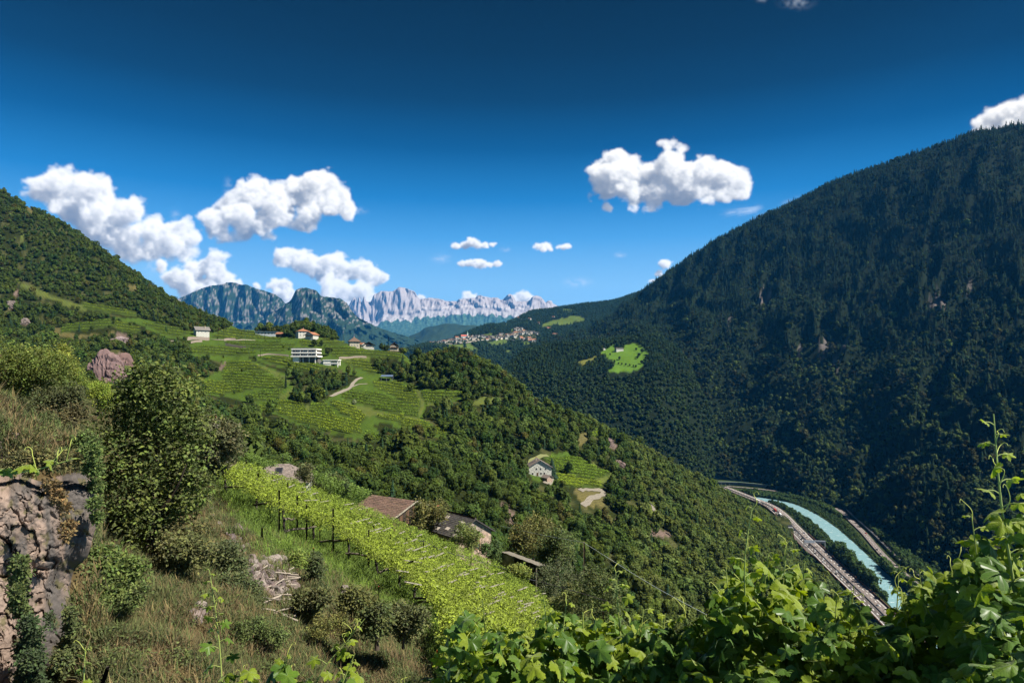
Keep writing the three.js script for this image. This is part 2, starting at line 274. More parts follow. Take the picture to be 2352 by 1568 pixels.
// --- B: the vineyard hill with its wooded gully, the steep wooded slope above and the valley floor it runs down to
const hillB = new Sheet({
  step: 4, sub: 16, floor: VALLEY,
  rails: [
    R3(-260, 1250, 92, 0, 1250, 92, 300, 1250, 92, 540, 1220, 92, 700, 1230, 96, 850, 1275, 100, 1000, 1330, 102, 1100, 1370, 102, 1250, 1490, 100, 1400, 1600, 100, 1550, 1700, 100, 1700, 1830, 105, 1850, 1950, 110, 2000, 2150, 110, 2200, 2350, 110, 2560, 2700, 110),
    R3(-260, 1000, 220, 0, 1000, 220, 300, 1010, 220, 540, 1100, 220, 700, 1150, 220, 850, 1180, 220, 1000, 1210, 220, 1100, 1250, 220, 1250, 1345, 220, 1400, 1445, 230, 1550, 1545, 230, 1700, 1660, 230, 1850, 1800, 230, 2000, 1930, 230, 2200, 2120, 230, 2560, 2300, 240),
    R3(-260, 880, 380, 0, 890, 380, 200, 905, 380, 400, 945, 380, 540, 1000, 370, 700, 1030, 360, 850, 1045, 360, 950, 1052, 365, 1100, 1080, 380, 1250, 1122, 400, 1400, 1195, 400, 1550, 1300, 390, 1700, 1410, 390, 1850, 1560, 390, 2000, 1720, 390, 2200, 1920, 390, 2560, 2000, 390),
    R3(-260, 820, 520, 0, 825, 520, 200, 835, 520, 400, 880, 510, 540, 925, 500, 700, 942, 490, 850, 955, 490, 950, 962, 490, 1100, 985, 490, 1250, 1028, 500, 1400, 1095, 520, 1550, 1185, 530, 1700, 1290, 550, 1850, 1420, 560, 2000, 1610, 530, 2200, 1660, 510, 2560, 1690, 510),
    R3(-260, 740, 680, 0, 760, 680, 200, 785, 660, 400, 808, 650, 540, 835, 640, 700, 848, 630, 850, 873, 620, 950, 898, 590, 1100, 905, 570, 1250, 955, 590, 1400, 1022, 630, 1550, 1105, 670, 1700, 1215, 700, 1850, 1338, 740, 2000, 1430, 700, 2200, 1440, 690, 2560, 1440, 690),
    R3(-260, 600, 850, 0, 640, 850, 120, 670, 840, 200, 700, 820, 300, 728, 800, 400, 750, 790, 540, 778, 780, 620, 782, 780, 700, 790, 770, 760, 790, 770, 850, 812, 740, 920, 815, 720, 950, 838, 690, 1010, 828, 650, 1060, 826, 640, 1100, 843, 640, 1150, 872, 650, 1250, 938, 670, 1400, 1000, 710, 1550, 1082, 760, 1700, 1170, 830, 1780, 1232, 870, 1850, 1298, 890, 2000, 1297, 900, 2200, 1297, 900, 2560, 1297, 900),
    R3(-260, 330, 1150, 0, 448, 1120, 100, 498, 1100, 250, 592, 1070, 400, 698, 1040, 500, 742, 1000, 560, 764, 950, 620, 768, 900, 700, 752, 880, 740, 765, 880, 800, 795, 860, 850, 806, 830, 920, 812, 770, 950, 834, 730, 1010, 824, 680, 1060, 822, 670, 1100, 838, 680, 1150, 868, 690, 1250, 936, 710, 1400, 996, 760, 1550, 1076, 810, 1700, 1160, 880, 1780, 1222, 920, 1850, 1280, 960, 2000, 1253, 1000, 2200, 1253, 1000, 2560, 1253, 1000),
    R3(-260, 420, 1400, 0, 520, 1380, 250, 660, 1340, 400, 750, 1300, 560, 830, 1180, 700, 850, 1150, 800, 880, 1150, 950, 930, 1100, 1060, 930, 1100, 1150, 960, 1100, 1250, 1000, 1150, 1400, 1080, 1200, 1550, 1150, 1250, 1700, 1167, 1280, 1850, 1162, 1300, 2000, 1162, 1300, 2200, 1162, 1300, 2560, 1162, 1300),
    R3(-260, 900, 2000, 0, 900, 2000, 560, 950, 1900, 950, 1020, 1800, 1150, 1060, 1800, 1400, 1070, 1850, 1550, 1077, 1815, 1700, 1077, 1815, 1850, 1077, 1815, 2000, 1077, 1815, 2560, 1077, 1815),
  ],
  noise: (X, Z, px, t, y) => (fbm2(X / 90, Z / 90, 4) * 4.5 + ridge2(X / 300 + 3, Z / 300, 2) * 3) * sstep(0.2, 1.5, t) * sstep(VALLEY, VALLEY + 45, y),
});
// --- S: the spur with its meadow across the side valley
const spur = new Sheet({
  step: 5, sub: 12,
  rails: [
    R3(1080, 1120, 1350, 1200, 1100, 1400, 1300, 1120, 1400, 1400, 1160, 1400, 1500, 1190, 1380, 1560, 1200, 1380, 1640, 1220, 1360),
    R3(1080, 1020, 1500, 1200, 960, 1520, 1300, 950, 1540, 1400, 950, 1550, 1500, 970, 1530, 1560, 1020, 1500, 1640, 1110, 1450),
    R3(1080, 965, 1650, 1130, 905, 1650, 1200, 885, 1660, 1300, 868, 1670, 1400, 858, 1680, 1500, 866, 1650, 1560, 935, 1600, 1640, 1060, 1520),
    R3(1080, 950, 1780, 1130, 875, 1780, 1200, 842, 1800, 1300, 825, 1820, 1400, 806, 1830, 1500, 810, 1780, 1560, 868, 1700, 1640, 1010, 1590),
    R3(1080, 945, 1900, 1130, 872, 1930, 1180, 838, 1950, 1230, 802, 1970, 1300, 792, 1980, 1400, 786, 1980, 1500, 780, 1950, 1560, 812, 1850, 1640, 970, 1650),
    R3(1080, 990, 2200, 1130, 930, 2200, 1230, 870, 2250, 1400, 830, 2300, 1500, 830, 2300, 1560, 870, 2200, 1640, 1050, 2000),
  ],
  noise: (X, Z, px, t) => (fbm2(X / 120, Z / 120, 4) * 10 + ridge2(X / 260, Z / 260, 2) * 8) * sstep(0, .8, t) * (1 - .75 * sstep(1.9, 2.4, t) * sstep(3.9, 3.3, t)),
});
// --- C: the big wooded mountain across the valley
const hillC = new Sheet({
  step: 5, sub: 16, floor: VALLEY - 4,
  rails: [
    R3(1240, 900, 2250, 1340, 900, 2150, 1400, 920, 2050, 1500, 980, 1800, 1600, 1060, 1650, 1700, fy(1600), 1600, 1800, fy(1440), 1440, 1900, fy(1290), 1290, 1950, fy(1240), 1240, 2050, fy(1040), 1040, 2150, fy(860), 860, 2300, fy(720), 720, 2352, fy(690), 690, 2700, fy(610), 610),
    R3(1240, 860, 2500, 1340, 845, 2400, 1400, 840, 2300, 1500, 870, 2080, 1600, 935, 1900, 1700, 985, 1780, 1800, 1010, 1640, 1950, 1030, 1470, 2100, 1065, 1230, 2230, 1100, 1080, 2352, 1120, 970, 2700, 1120, 840),
    R3(1240, 822, 2750, 1340, 808, 2700, 1400, 795, 2600, 1500, 785, 2420, 1600, 790, 2250, 1700, 800, 2120, 1800, 820, 1960, 1950, 830, 1800, 2100, 850, 1580, 2230, 860, 1430, 2352, 870, 1320, 2700, 850, 1180),
    R3(1240, 800, 3050, 1340, 780, 3100, 1400, 752, 3000, 1500, 715, 2850, 1600, 680, 2650, 1700, 665, 2500, 1800, 650, 2350, 1950, 625, 2200, 2100, 610, 2000, 2230, 600, 1860, 2352, 590, 1750, 2700, 540, 1600),
    R3(1240, 792, 3500, 1340, 772, 3600, 1400, 735, 3500, 1440, 704, 3450, 1500, 658, 3350, 1600, 586, 3200, 1700, 529, 3050, 1800, 483, 2950, 1950, 412, 2800, 2100, 367, 2650, 2230, 320, 2550, 2352, 302, 2480, 2700, 220, 2350),
    R3(1240, 850, 4300, 1340, 840, 4300, 1400, 800, 4200, 1500, 740, 4000, 1600, 680, 3900, 1700, 640, 3800, 1800, 600, 3700, 1950, 540, 3500, 2100, 500, 3400, 2230, 460, 3300, 2352, 440, 3200, 2700, 400, 3000),
  ],
  noise: (X, Z, px, t) => { const k = sstep(0, .6, t) * sstep(4.05, 3.4, t); return k * (ridge2((X * .66 + Z * .75) / 380 + 1.3 + 1.1 * fbm2(X / 700, Z / 700, 2), (X * .75 - Z * .66) / 900 + 4 + .8 * fbm2(X / 500 + 9, Z / 500, 2), 4) * 50 + fbm2(X / 170, Z / 170, 4) * 22) + sstep(3.5, 4.1, t) * fbm2(X / 60, Z / 60, 2) * 5; },
});
// --- V: the plateau with the village, and the wooded hills above it
const hillV = new Sheet({
  step: 4, sub: 10,
  rails: [
    rail(2500, 860, 1010, 1000, 1010, 1150, 1030, 1300, 1000, 1580, 930),
    rail(2800, 860, 900, 950, 860, 1000, 850, 1100, 852, 1200, 862, 1300, 840, 1580, 850),
    rail(3150, 860, 830, 920, 816, 950, 806, 1000, 797, 1050, 802, 1100, 806, 1160, 806, 1220, 802, 1260, 800, 1350, 786, 1580, 780),
    rail(3500, 860, 828, 920, 808, 950, 800, 1000, 789, 1050, 786, 1100, 787, 1160, 784, 1200, 777, 1260, 766, 1350, 757, 1580, 745),
    rail(4000, 860, 826, 920, 812, 950, 804, 1000, 790, 1050, 776, 1090, 760, 1130, 748, 1150, 748, 1170, 752, 1250, 742, 1350, 729, 1450, 706, 1580, 685),
    rail(4700, 860, 850, 920, 830, 1000, 812, 1090, 782, 1130, 762, 1160, 748, 1190, 733, 1210, 723, 1230, 717, 1250, 715, 1300, 708, 1350, 701, 1400, 697, 1440, 686, 1480, 673, 1580, 645),
    rail(5600, 860, 860, 1000, 840, 1130, 800, 1250, 760, 1400, 740, 1580, 700),
  ],
  noise: (X, Z, px, t) => fbm2(X / 260, Z / 260, 4) * 10 * sstep(0, 1, t) * (1 - .7 * sstep(1.7, 2.1, t) * sstep(3.4, 3.0, t)),
});
// --- far mountains
const cliffBand = (px, t, lo, hi, amp, k, sd, kt = .25) => sstep(lo, lo + .2, t) * sstep(hi + .1, hi - .1, t) * amp * ridge2(px / k + sd, t * kt + sd, 4);
const massif = new Sheet({
  step: 1.6, sub: 18,
  rails: [
    rail(15000, 760, 830, 1000, 815, 1320, 800),
    rail(16800, 760, 772, 900, 772, 1000, 766, 1100, 768, 1200, 760, 1320, 755),
    rail(17900, 760, 742, 830, 752, 850, 748, 900, 740, 960, 740, 1000, 742, 1060, 738, 1100, 742, 1160, 738, 1210, 735, 1320, 735),
    rail(18400, 760, 738, 800, 735, 812, 740, 840, 745, 862, 742, 880, 726, 940, 724, 975, 715, 1000, 716, 1050, 712, 1100, 711, 1140, 714, 1170, 716, 1200, 716, 1240, 718, 1270, 722, 1320, 730),
    rail(19000, 760, 735, 796, 712, 801, 701, 808, 688, 815, 682, 819, 694, 825, 682, 830, 694, 836, 680, 841, 692, 845, 692, 850, 694, 858, 678, 866, 673, 877, 668, 891, 669, 902, 668, 910, 663, 919, 659, 932, 661, 940, 665, 951, 669, 959, 681, 965, 687, 973, 685, 987, 684, 1003, 685, 1017, 689, 1031, 692, 1048, 692, 1053, 688, 1079, 685, 1090, 684, 1099, 678, 1114, 681, 1127, 684, 1140, 683, 1153, 688, 1158, 685, 1166, 678, 1172, 675, 1181, 683, 1187, 693, 1199, 692, 1214, 691, 1222, 683, 1232, 679, 1240, 681, 1248, 688, 1254, 695, 1259, 690, 1266, 690, 1271, 697, 1277, 700, 1295, 712, 1320, 725),
    rail(20000, 760, 790, 1000, 770, 1320, 780),
  ],
  push: (px, t) => sstep(2.9, 3.2, t) * sstep(4.1, 3.8, t) * (-150 * fbm2(px / 38 + 3, t * 1.2, 2) - 60 * fbm2(px / 9, t * 3, 3) - 22 * ridge2(px / 6 + 4, t * 5, 3)) + sstep(1.2, 2, t) * sstep(3.2, 2.7, t) * 110 * fbm2(px / 20 + 7, t * .6, 3),
  noise: (X, Z, px, t) => 8 * fbm2(px / 8, t * 7, 3) * sstep(3.9, 3.2, t) + 14 * fbm2(px / 2.2, 4, 2) * sstep(3.6, 4, t),
});
const schlern = new Sheet({
  step: 2, sub: 16,
  rails: [
    rail(7900, 380, 860, 740, 860),
    rail(8800, 380, 775, 500, 770, 600, 765, 740, 780),
    rail(9300, 380, 735, 440, 722, 500, 730, 560, 728, 620, 722, 680, 735, 740, 750),
    rail(9900, 380, 700, 443, 671, 470, 660, 492, 655, 512, 653, 520, 648, 539, 649, 550, 653, 567, 655, 588, 663, 610, 669, 630, 676, 644, 685, 655, 697, 680, 715, 740, 735),
    rail(10800, 380, 760, 500, 720, 600, 730, 740, 780),
  ],
  push: (px, t) => sstep(.6, 1.4, t) * sstep(3, 2.8, t) * (-200 * fbm2(px / 45 + 1, t * .8, 2) - 70 * fbm2(px / 13 + 5, t * 2, 3)),
  noise: (X, Z, px, t) => 10 * fbm2(px / 12, t * 5, 4) * sstep(0, 1, t) * sstep(3.6, 2.8, t),
});
const tschafon = new Sheet({
  step: 2, sub: 16,
  rails: [
    rail(6200, 560, 870, 800, 870, 1040, 850),
    rail(6800, 560, 800, 700, 770, 800, 775, 880, 790, 950, 800, 1040, 815),
    rail(7200, 560, 770, 640, 740, 700, 715, 760, 718, 800, 735, 860, 765, 950, 788, 1040, 812),
    rail(7700, 560, 752, 594, 739, 633, 714, 658, 696, 668, 688, 679, 668, 684, 664, 690, 662, 698, 661, 707, 662, 716, 665, 726, 669, 737, 681, 748, 684, 767, 685, 778, 686, 786, 689, 797, 698, 811, 718, 825, 731, 869, 752, 910, 766, 951, 779, 1000, 795, 1040, 810),
    rail(8600, 560, 800, 700, 730, 800, 760, 950, 830, 1040, 850),
  ],
  push: (px, t) => sstep(.6, 1.4, t) * sstep(3, 2.8, t) * (-180 * fbm2(px / 50 + 2, t * .8, 2) - 60 * fbm2(px / 13 + 6, t * 2, 3)),
  noise: (X, Z, px, t) => 10 * fbm2(px / 14, t * 4 + 4, 4) * sstep(0, 1, t) * sstep(3.6, 2.8, t),
});
const blueRidge = new Sheet({
  step: 3, sub: 8,
  rails: [
    rail(7600, 870, 850, 1000, 850, 1260, 850),
    rail(8700, 870, 800, 950, 786, 1000, 772, 1100, 770, 1260, 790),
    rail(9300, 870, 790, 930, 776, 965, 764, 977, 754, 1002, 748, 1040, 745, 1079, 748, 1100, 751, 1150, 762, 1260, 780),
    rail(10200, 870, 810, 1000, 780, 1100, 780, 1260, 810),
  ],
  noise: (X, Z, px, t) => 30 * fbm2(X / 500, Z / 500, 4),
});
// ---------------------------------------------------------------- A: the slope below the camera, a plane falling away to the right and ahead
const PLY = (X, d) => -8.63 - 0.467 * X - 0.2131 * d;
const edgeD = pchip([-600, 0, 300, 500, 560, 690, 830, 1000, 1180, 1400, 1700, 2000, 2900], [85, 82, 74, 70, 69, 76, 82, 88, 95, 90, 78, 70, 60]);
function hA(X, Z) {
  const d = -Z, px = pxOf(X, Z), r = Math.hypot(X * 0.8, d);
  let h = PLY(X, d);
  h = Math.min(h, 3 + 0.03 * d);
  h += 4.2 * sstep(225, 175, px) * sstep(19.0, 21, d) * (1 - sstep(22, 36, d));
  h -= 2.4 * sstep(245, 165, px) * sstep(19.4, 17.6, d) * sstep(8, 12.5, d);
  h += fbm2(X / 7, Z / 7, 4) * 0.7 * sstep(6, 14, d);
  const D = edgeD(clamp(px, -600, 2900)); if (d > D) h -= (d - D) * (d - D) / (d - D + 6) * 0.62;
  return lerp(h, -1.75 - 0.14 * d - Math.max(0, X) * .1, 1 - sstep(2.6, 9, r));
}
const slopeA = Object.create(Sheet.prototype);
{
  const S = slopeA; Object.assign(S, { x0: -520, x1: 2880, step: 10, nx: 341, ns: 170 });
  S.pos = new Float32Array(S.nx * S.ns * 3); S.py = new Float32Array(S.nx * S.ns); S.d = new Float32Array(S.nx * S.ns); S.hid = new Float32Array(S.nx * S.ns);
  for (let i = 0; i < S.nx; i++) { let best = 1e9; for (let s = 0; s < S.ns; s++) { const d = 0.5 * Math.pow(135 / 0.5, s / (S.ns - 1)), px = S.x0 + i * S.step, X = (px - CX) / F * d, k = i * S.ns + s, y = hA(X, -d); S.pos.set([X, y, -d], k * 3); S.d[k] = d; S.py[k] = HY - y / d * F; S.hid[k] = S.py[k] - best; best = Math.min(best, S.py[k]); } }
  S.height = hA;
}
// where the slope is lush grass rather than dry scrub
const lushLine = pchip([-600, 380, 455, 500, 560, 640, 760, 900, 980, 1010, 1100, 2900], [700, 900, 1085, 1150, 1235, 1285, 1335, 1420, 1490, 1600, 1700, 2600]);
const lush = (X, Z) => { const px = pxOf(X, Z), py = pyOf(hA(X, Z), Z); return clamp(0.5 + (lushLine(clamp(px, -600, 2900)) - py) / 60 + fbm2(X / 2.6, Z / 2.6, 3) * 0.9) * (px < 470 ? .55 : 1); };
slopeA.mesh('hillside', 'steep grassy hillside falling from the camera to the vine pergola', (px, py, X, y, Z) => {
  const g = lush(X, Z), n = fbm2(X / 1.7, Z / 1.7, 4) * .5 + .5, m = fbm2(X / 5 + 9, Z / 5, 3) * .5 + .5;
  const dry = [lerp(.11, .20, n), lerp(.085, .145, n), lerp(.04, .075, n)], red = [.19, .105, .07], grn = [lerp(.05, .09, n), lerp(.085, .135, n), lerp(.014, .025, n)];
  const q = dry.map((v, i) => lerp(v, red[i], sstep(.58, .72, m)));
  return q.map((v, i) => lerp(v, grn[i], g));
});

// ---------------------------------------------------------------- what covers the vineyard hill (outlines in picture coordinates, laid onto the land)
const za = (sx, ox, oy) => (...q) => { const o = []; for (let i = 0; i < q.length; i += 2) o.push([ox + q[i] * sx, oy + q[i + 1] * sx]); return o; };
const z1 = za(.3662, 0, 344.5), z2 = za(.2746, 401.9, 602.9), zm = za(.2563, 976.1, 574.2), z4 = za(.2563, 1148.4, 976.1), z5 = za(.3226, 1665.2, 1062.3), zv = za(.1343, 976.1, 706.3);
// fields: outline, fall of the rows (picture slope), spacing, kind of green
const FIELDS = [
  ['wide terraced vineyard below the modern house, upper slope', z2(385, 915, 420, 838, 600, 822, 760, 900, 900, 965, 700, 905, 560, 915), .0],
  ['broad vineyard of level rows on the slope above the wood', z2(385, 925, 560, 920, 700, 910, 905, 985, 925, 1050, 700, 1055, 500, 1092, 430, 1060, 395, 985), .03],
  ['small low vineyard beside the wooded gully', z2(222, 1000, 330, 992, 410, 995, 495, 1085, 400, 1110, 240, 1090), .05],
  ['narrow vineyard strip under the broad vineyard', z2(570, 1110, 720, 1075, 890, 1075, 870, 1130, 760, 1165, 650, 1165), .02],
  ['long vineyard along the lower edge of the hill', z2(690, 1200, 900, 1150, 1020, 1180, 1090, 1200, 1110, 1265, 1330, 1290, 1540, 1350, 1570, 1430, 1420, 1440, 1200, 1390, 1000, 1330, 860, 1260, 730, 1240), .2],
  ['short-rowed vineyard beside the grass ramp', z2(1130, 1185, 1250, 1170, 1300, 1210, 1360, 1290, 1240, 1285, 1115, 1262), .08],
  ['steep vineyard wedge between two paths', z2(1285, 1165, 1420, 1165, 1500, 1210, 1612, 1295, 1560, 1340, 1400, 1280, 1330, 1210), .3],
  ['large vineyard of curving rows beside the white track', z2(1350, 1112, 1480, 1062, 1560, 1085, 1700, 1085, 1830, 1140, 2045, 1240, 2040, 1302, 1890, 1275, 1760, 1248, 1620, 1205, 1500, 1170), .12],
  ['upper part of the large vineyard under the solar roof', z2(1650, 990, 1740, 980, 1840, 985, 2010, 1065, 2060, 1190, 2035, 1235, 1840, 1130, 1720, 1070, 1660, 1050), .1],
  ['vineyard strip beyond the hedge at the end of the hill', z2(2060, 1080, 2300, 1072, 2420, 1085, 2400, 1130, 2200, 1175, 2100, 1190, 2060, 1130), .02],
  ['sloping lower vineyard beside the dark wood', z2(1670, 1275, 1870, 1280, 2040, 1320, 2200, 1390, 2310, 1440, 2200, 1450, 1990, 1410, 1850, 1340, 1690, 1310), .25],
  ['tiny vineyard corner below the wood', z2(1570, 1420, 1640, 1420, 1725, 1455, 1738, 1490, 1640, 1490, 1570, 1475), .1],
  ['light green vineyard in front of the modern house', z2(690, 795, 830, 785, 985, 790, 1100, 825, 1190, 855, 1300, 880, 1200, 900, 1080, 915, 960, 890, 820, 850), .2],
  ['vineyard above the gully below the white farmhouse', z2(110, 715, 230, 700, 400, 690, 600, 725, 720, 755, 600, 770, 430, 780, 200, 775, 120, 755), .03],
  ['vineyard on the crest beside the white farmhouse', z2(300, 625, 400, 560, 500, 540, 640, 575, 760, 610, 900, 640, 760, 640, 560, 640, 420, 640), .07],
  ['terraced vineyard between the road and the modern house', z2(410, 665, 620, 660, 860, 665, 1010, 675, 985, 720, 850, 760, 740, 745, 600, 715, 440, 685), .04],
  ['vineyard below the villa with orange roofs', z2(1030, 655, 1200, 640, 1400, 655, 1480, 690, 1300, 690, 1230, 695, 1060, 700), .05],
  ['vineyard on the ridge below the pyramid-roofed house', z2(1235, 705, 1400, 700, 1560, 722, 1700, 735, 1880, 760, 1960, 800, 1850, 815, 1700, 790, 1500, 795, 1340, 790, 1260, 740), .06],
  ['dark vineyard wedge between the wood and the annex', z2(1380, 818, 1500, 815, 1620, 815, 1650, 860, 1730, 930, 1640, 935, 1560, 900, 1450, 855), .15],
  ['terrace vineyard on the steep hill above the red crag', z1(390, 1095, 540, 1075, 690, 1052, 712, 1105, 600, 1125, 480, 1135, 370, 1150), -.08],
  ['upper terrace vineyard under the steep wood', z1(490, 950, 620, 975, 790, 1005, 900, 1050, 780, 1040, 620, 1010, 540, 1000), .12],
  ['vineyard terraces beside the white farmhouse', z1(860, 1075, 980, 1085, 1120, 1110, 1195, 1150, 1120, 1172, 1050, 1165, 960, 1120), .12],
  ['small vineyard under the terraces', z1(710, 1075, 790, 1080, 900, 1130, 850, 1150, 760, 1140, 715, 1110), .12],
  ['dark green vineyard behind the lone white farmhouse', z4(400, 302, 620, 292, 760, 318, 850, 372, 900, 402, 1000, 442, 850, 495, 640, 450, 510, 425, 470, 365), .18],
  ['light green vineyard below the lone white farmhouse', z4(480, 442, 640, 465, 840, 505, 925, 535, 905, 575, 760, 565, 640, 552, 540, 540, 470, 515), .14],
  ['little vineyard on the ledge above the lone farmhouse', z4(780, 95, 840, 45, 905, 28, 905, 95, 850, 110), -.35],
];
const GRASS = [
  [z2(480, 470, 640, 545, 700, 590, 520, 560, 440, 590, 470, 560), 0], [z2(760, 590, 900, 610, 1010, 640, 990, 690, 1050, 720, 960, 720, 700, 655), 0], [z2(1000, 620, 1200, 625, 1480, 690, 1440, 700, 1030, 660), 0],
  [z2(1190, 740, 1240, 720, 1250, 780, 1200, 780), 0], [z2(960, 730, 1200, 800, 1370, 820, 1440, 860, 1560, 930, 1540, 960, 1320, 880, 1140, 830, 940, 780, 680, 780, 720, 760), 0],
  [z2(600, 815, 760, 880, 920, 950, 980, 985, 940, 1000, 740, 905), 1], [z2(900, 1110, 960, 1060, 1000, 1050, 990, 1090, 900, 1140, 860, 1130), 1], [z2(1090, 1180, 1140, 1180, 1110, 1260, 1060, 1260), 1],
  [z2(1290, 1130, 1420, 1060, 1480, 1000, 1560, 955, 1600, 965, 1630, 1010, 1660, 1010, 1640, 990, 1840, 975, 1850, 985, 1480, 1060, 1360, 1120, 1430, 1160, 1280, 1165), 0],
  [z2(1420, 1160, 1520, 1195, 1760, 1255, 1900, 1280, 2060, 1310, 2060, 1325, 1660, 1275, 1620, 1295), 1], [z2(2010, 1060, 2060, 1070, 2090, 1180, 2060, 1280, 2040, 1300, 2050, 1160), 1], [z2(2100, 1190, 2200, 1180, 2260, 1170, 2180, 1200), 1],
  [z2(1380, 795, 1620, 790, 1640, 812, 1380, 815), 1], [z2(1560, 1380, 1740, 1450, 1740, 1490, 1560, 1480), 0], [z2(1640, 1270, 1700, 1270, 1720, 1320, 1640, 1310), 0], [z2(1850, 750, 1990, 790, 1985, 860, 1940, 830, 1850, 815), 0],
  [z1(60, 790, 180, 850, 300, 895, 420, 945, 540, 985, 560, 1010, 420, 975, 280, 920, 150, 870), 1], [z1(330, 1100, 480, 1160, 700, 1150, 690, 1120, 720, 1150, 500, 1180, 330, 1170), 2], [z1(150, 345, 180, 350, 210, 395, 190, 395), 2], [z1(0, 520, 150, 540, 150, 552, 0, 530), 1],
  [z1(780, 820, 860, 860, 850, 880, 800, 850), 2], [z1(1170, 1140, 1300, 1140, 1480, 1150, 1600, 1180, 1560, 1210, 1400, 1200, 1180, 1200), 0], [z1(690, 1050, 900, 1055, 1180, 1160, 1180, 1190, 1040, 1180, 880, 1100), 0],
  [z4(262, 360, 270, 320, 420, 270, 620, 235, 640, 285, 400, 300, 330, 310, 280, 420), 0], [z4(250, 420, 480, 440, 470, 530, 400, 500, 300, 500), 0], [z4(780, 350, 860, 330, 870, 370, 780, 372), 1], [z4(850, 495, 1000, 430, 1030, 450, 900, 540, 930, 590, 900, 590, 920, 530), 1],
  [z4(650, 570, 930, 590, 900, 630, 950, 660, 940, 740, 850, 740, 740, 730, 690, 640), 2], [z4(1060, 725, 1140, 725, 1140, 760, 1060, 760), 2], [z4(1320, 685, 1400, 690, 1410, 800, 1370, 800, 1330, 720), 1], [z4(1660, 875, 1720, 870, 1720, 910, 1660, 900), 2],
  [zm(400, 1385, 520, 1310, 640, 1330, 720, 1320, 700, 1345, 500, 1390), 1], [zm(900, 1300, 1100, 1360, 1220, 1400, 1200, 1412, 1000, 1360), 1], [zm(640, 1520, 730, 1500, 760, 1530, 660, 1545), 1], [z4(690, 90, 800, 60, 770, 160, 690, 180), 2],
];
const ROCKS = [[[204, 838], [250, 810], [286, 812], [297, 850], [272, 884], [240, 888], [214, 868]], [[262, 765], [290, 770], [302, 782], [268, 782]], z1(45, 955, 90, 960, 85, 1005, 50, 1000), z1(140, 1060, 180, 1070, 175, 1110, 140, 1100), z1(90, 880, 115, 890, 110, 915, 85, 905), z4(960, 140, 1060, 180, 1050, 230, 980, 200), z4(1040, 300, 1120, 360, 1110, 380, 1050, 340), z4(1270, 520, 1310, 530, 1300, 560, 1275, 550), z4(1350, 930, 1530, 960, 1550, 1000, 1330, 990), z4(950, 840, 1060, 840, 1050, 865, 950, 865), z4(1370, 430, 1420, 430, 1410, 450, 1375, 450), z4(1560, 835, 1610, 830, 1600, 855, 1560, 855), zm(1480, 1020, 1530, 1070, 1540, 1120, 1490, 1110), z2(340, 900, 420, 830, 430, 850, 370, 910), z4(0, 700, 80, 720, 170, 860, 140, 940, 60, 880, 0, 830)];
const OPEN = z2(215, 990, 360, 910, 400, 830, 110, 775, 110, 690, 300, 600, 500, 520, 760, 590, 1000, 640, 1400, 650, 1960, 790, 2000, 1000, 2080, 1060, 2420, 1070, 2400, 1150, 2100, 1200, 2070, 1310, 2330, 1445, 2200, 1465, 1990, 1425, 1760, 1345, 1650, 1340, 1755, 1495, 1560, 1485, 1400, 1455, 1200, 1405, 1000, 1345, 860, 1275, 700, 1240, 640, 1175, 400, 1120, 240, 1105), COPSES = [z2(940, 960, 1090, 890, 1310, 870, 1480, 880, 1560, 930, 1540, 970, 1420, 1050, 1300, 1118, 1260, 1160, 1200, 1172, 1000, 1182, 950, 1120, 1000, 1050, 970, 1000), z2(1610, 790, 1980, 812, 2010, 880, 2010, 1050, 1850, 965, 1730, 940, 1650, 860), z2(590, 560, 700, 560, 690, 590, 600, 585), z2(800, 560, 820, 520, 900, 480, 1010, 475, 1110, 500, 1250, 600, 1180, 615, 950, 590), z2(720, 770, 640, 790, 700, 830, 760, 850, 850, 870, 960, 905, 1000, 925, 900, 920, 700, 840, 600, 800)];
const bbox = (p) => [Math.min(...p.map((q) => q[0])), Math.max(...p.map((q) => q[0])), Math.min(...p.map((q) => q[1])), Math.max(...p.map((q) => q[1]))];
const boxed = (p) => ({ p, b: bbox(p) }), within = (o, x, y) => x > o.b[0] && x < o.b[1] && y > o.b[2] && y < o.b[3] && inPoly(x, y, o.p);
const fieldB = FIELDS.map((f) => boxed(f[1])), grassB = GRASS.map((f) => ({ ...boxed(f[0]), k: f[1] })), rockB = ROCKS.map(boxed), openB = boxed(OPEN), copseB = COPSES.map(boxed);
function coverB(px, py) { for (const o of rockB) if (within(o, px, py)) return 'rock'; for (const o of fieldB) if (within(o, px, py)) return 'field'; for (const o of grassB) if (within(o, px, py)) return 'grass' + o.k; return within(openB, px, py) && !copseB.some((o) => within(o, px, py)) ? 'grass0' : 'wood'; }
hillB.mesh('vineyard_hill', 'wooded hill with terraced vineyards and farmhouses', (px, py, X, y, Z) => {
  const c = coverB(px, py), n = fbm2(X / 9, Z / 9, 3) * .5 + .5;
  if (y < VALLEY + 2) return [.06, .085, .03];
  if (c === 'rock') return [lerp(.14, .30, n), lerp(.10, .22, n), lerp(.085, .19, n)];
  if (c === 'field') return [lerp(.06, .085, n), lerp(.09, .125, n), .022];  // grass kept dark: shade between the rows is put into the ground colour
  if (c === 'grass0') return [lerp(.075, .11, n), lerp(.13, .18, n), .025];
  if (c === 'grass1') return [lerp(.12, .17, n), lerp(.16, .2, n), .045];
  if (c === 'grass2') return [lerp(.14, .20, n), lerp(.13, .17, n), .06];
  const thin = sstep(.2, .45, fbm2(X / 40 + 7, Z / 40, 3)); return [lerp(lerp(.02, .045, n), .10, thin), lerp(lerp(.03, .055, n), .105, thin), lerp(.012, .04, thin)];
});
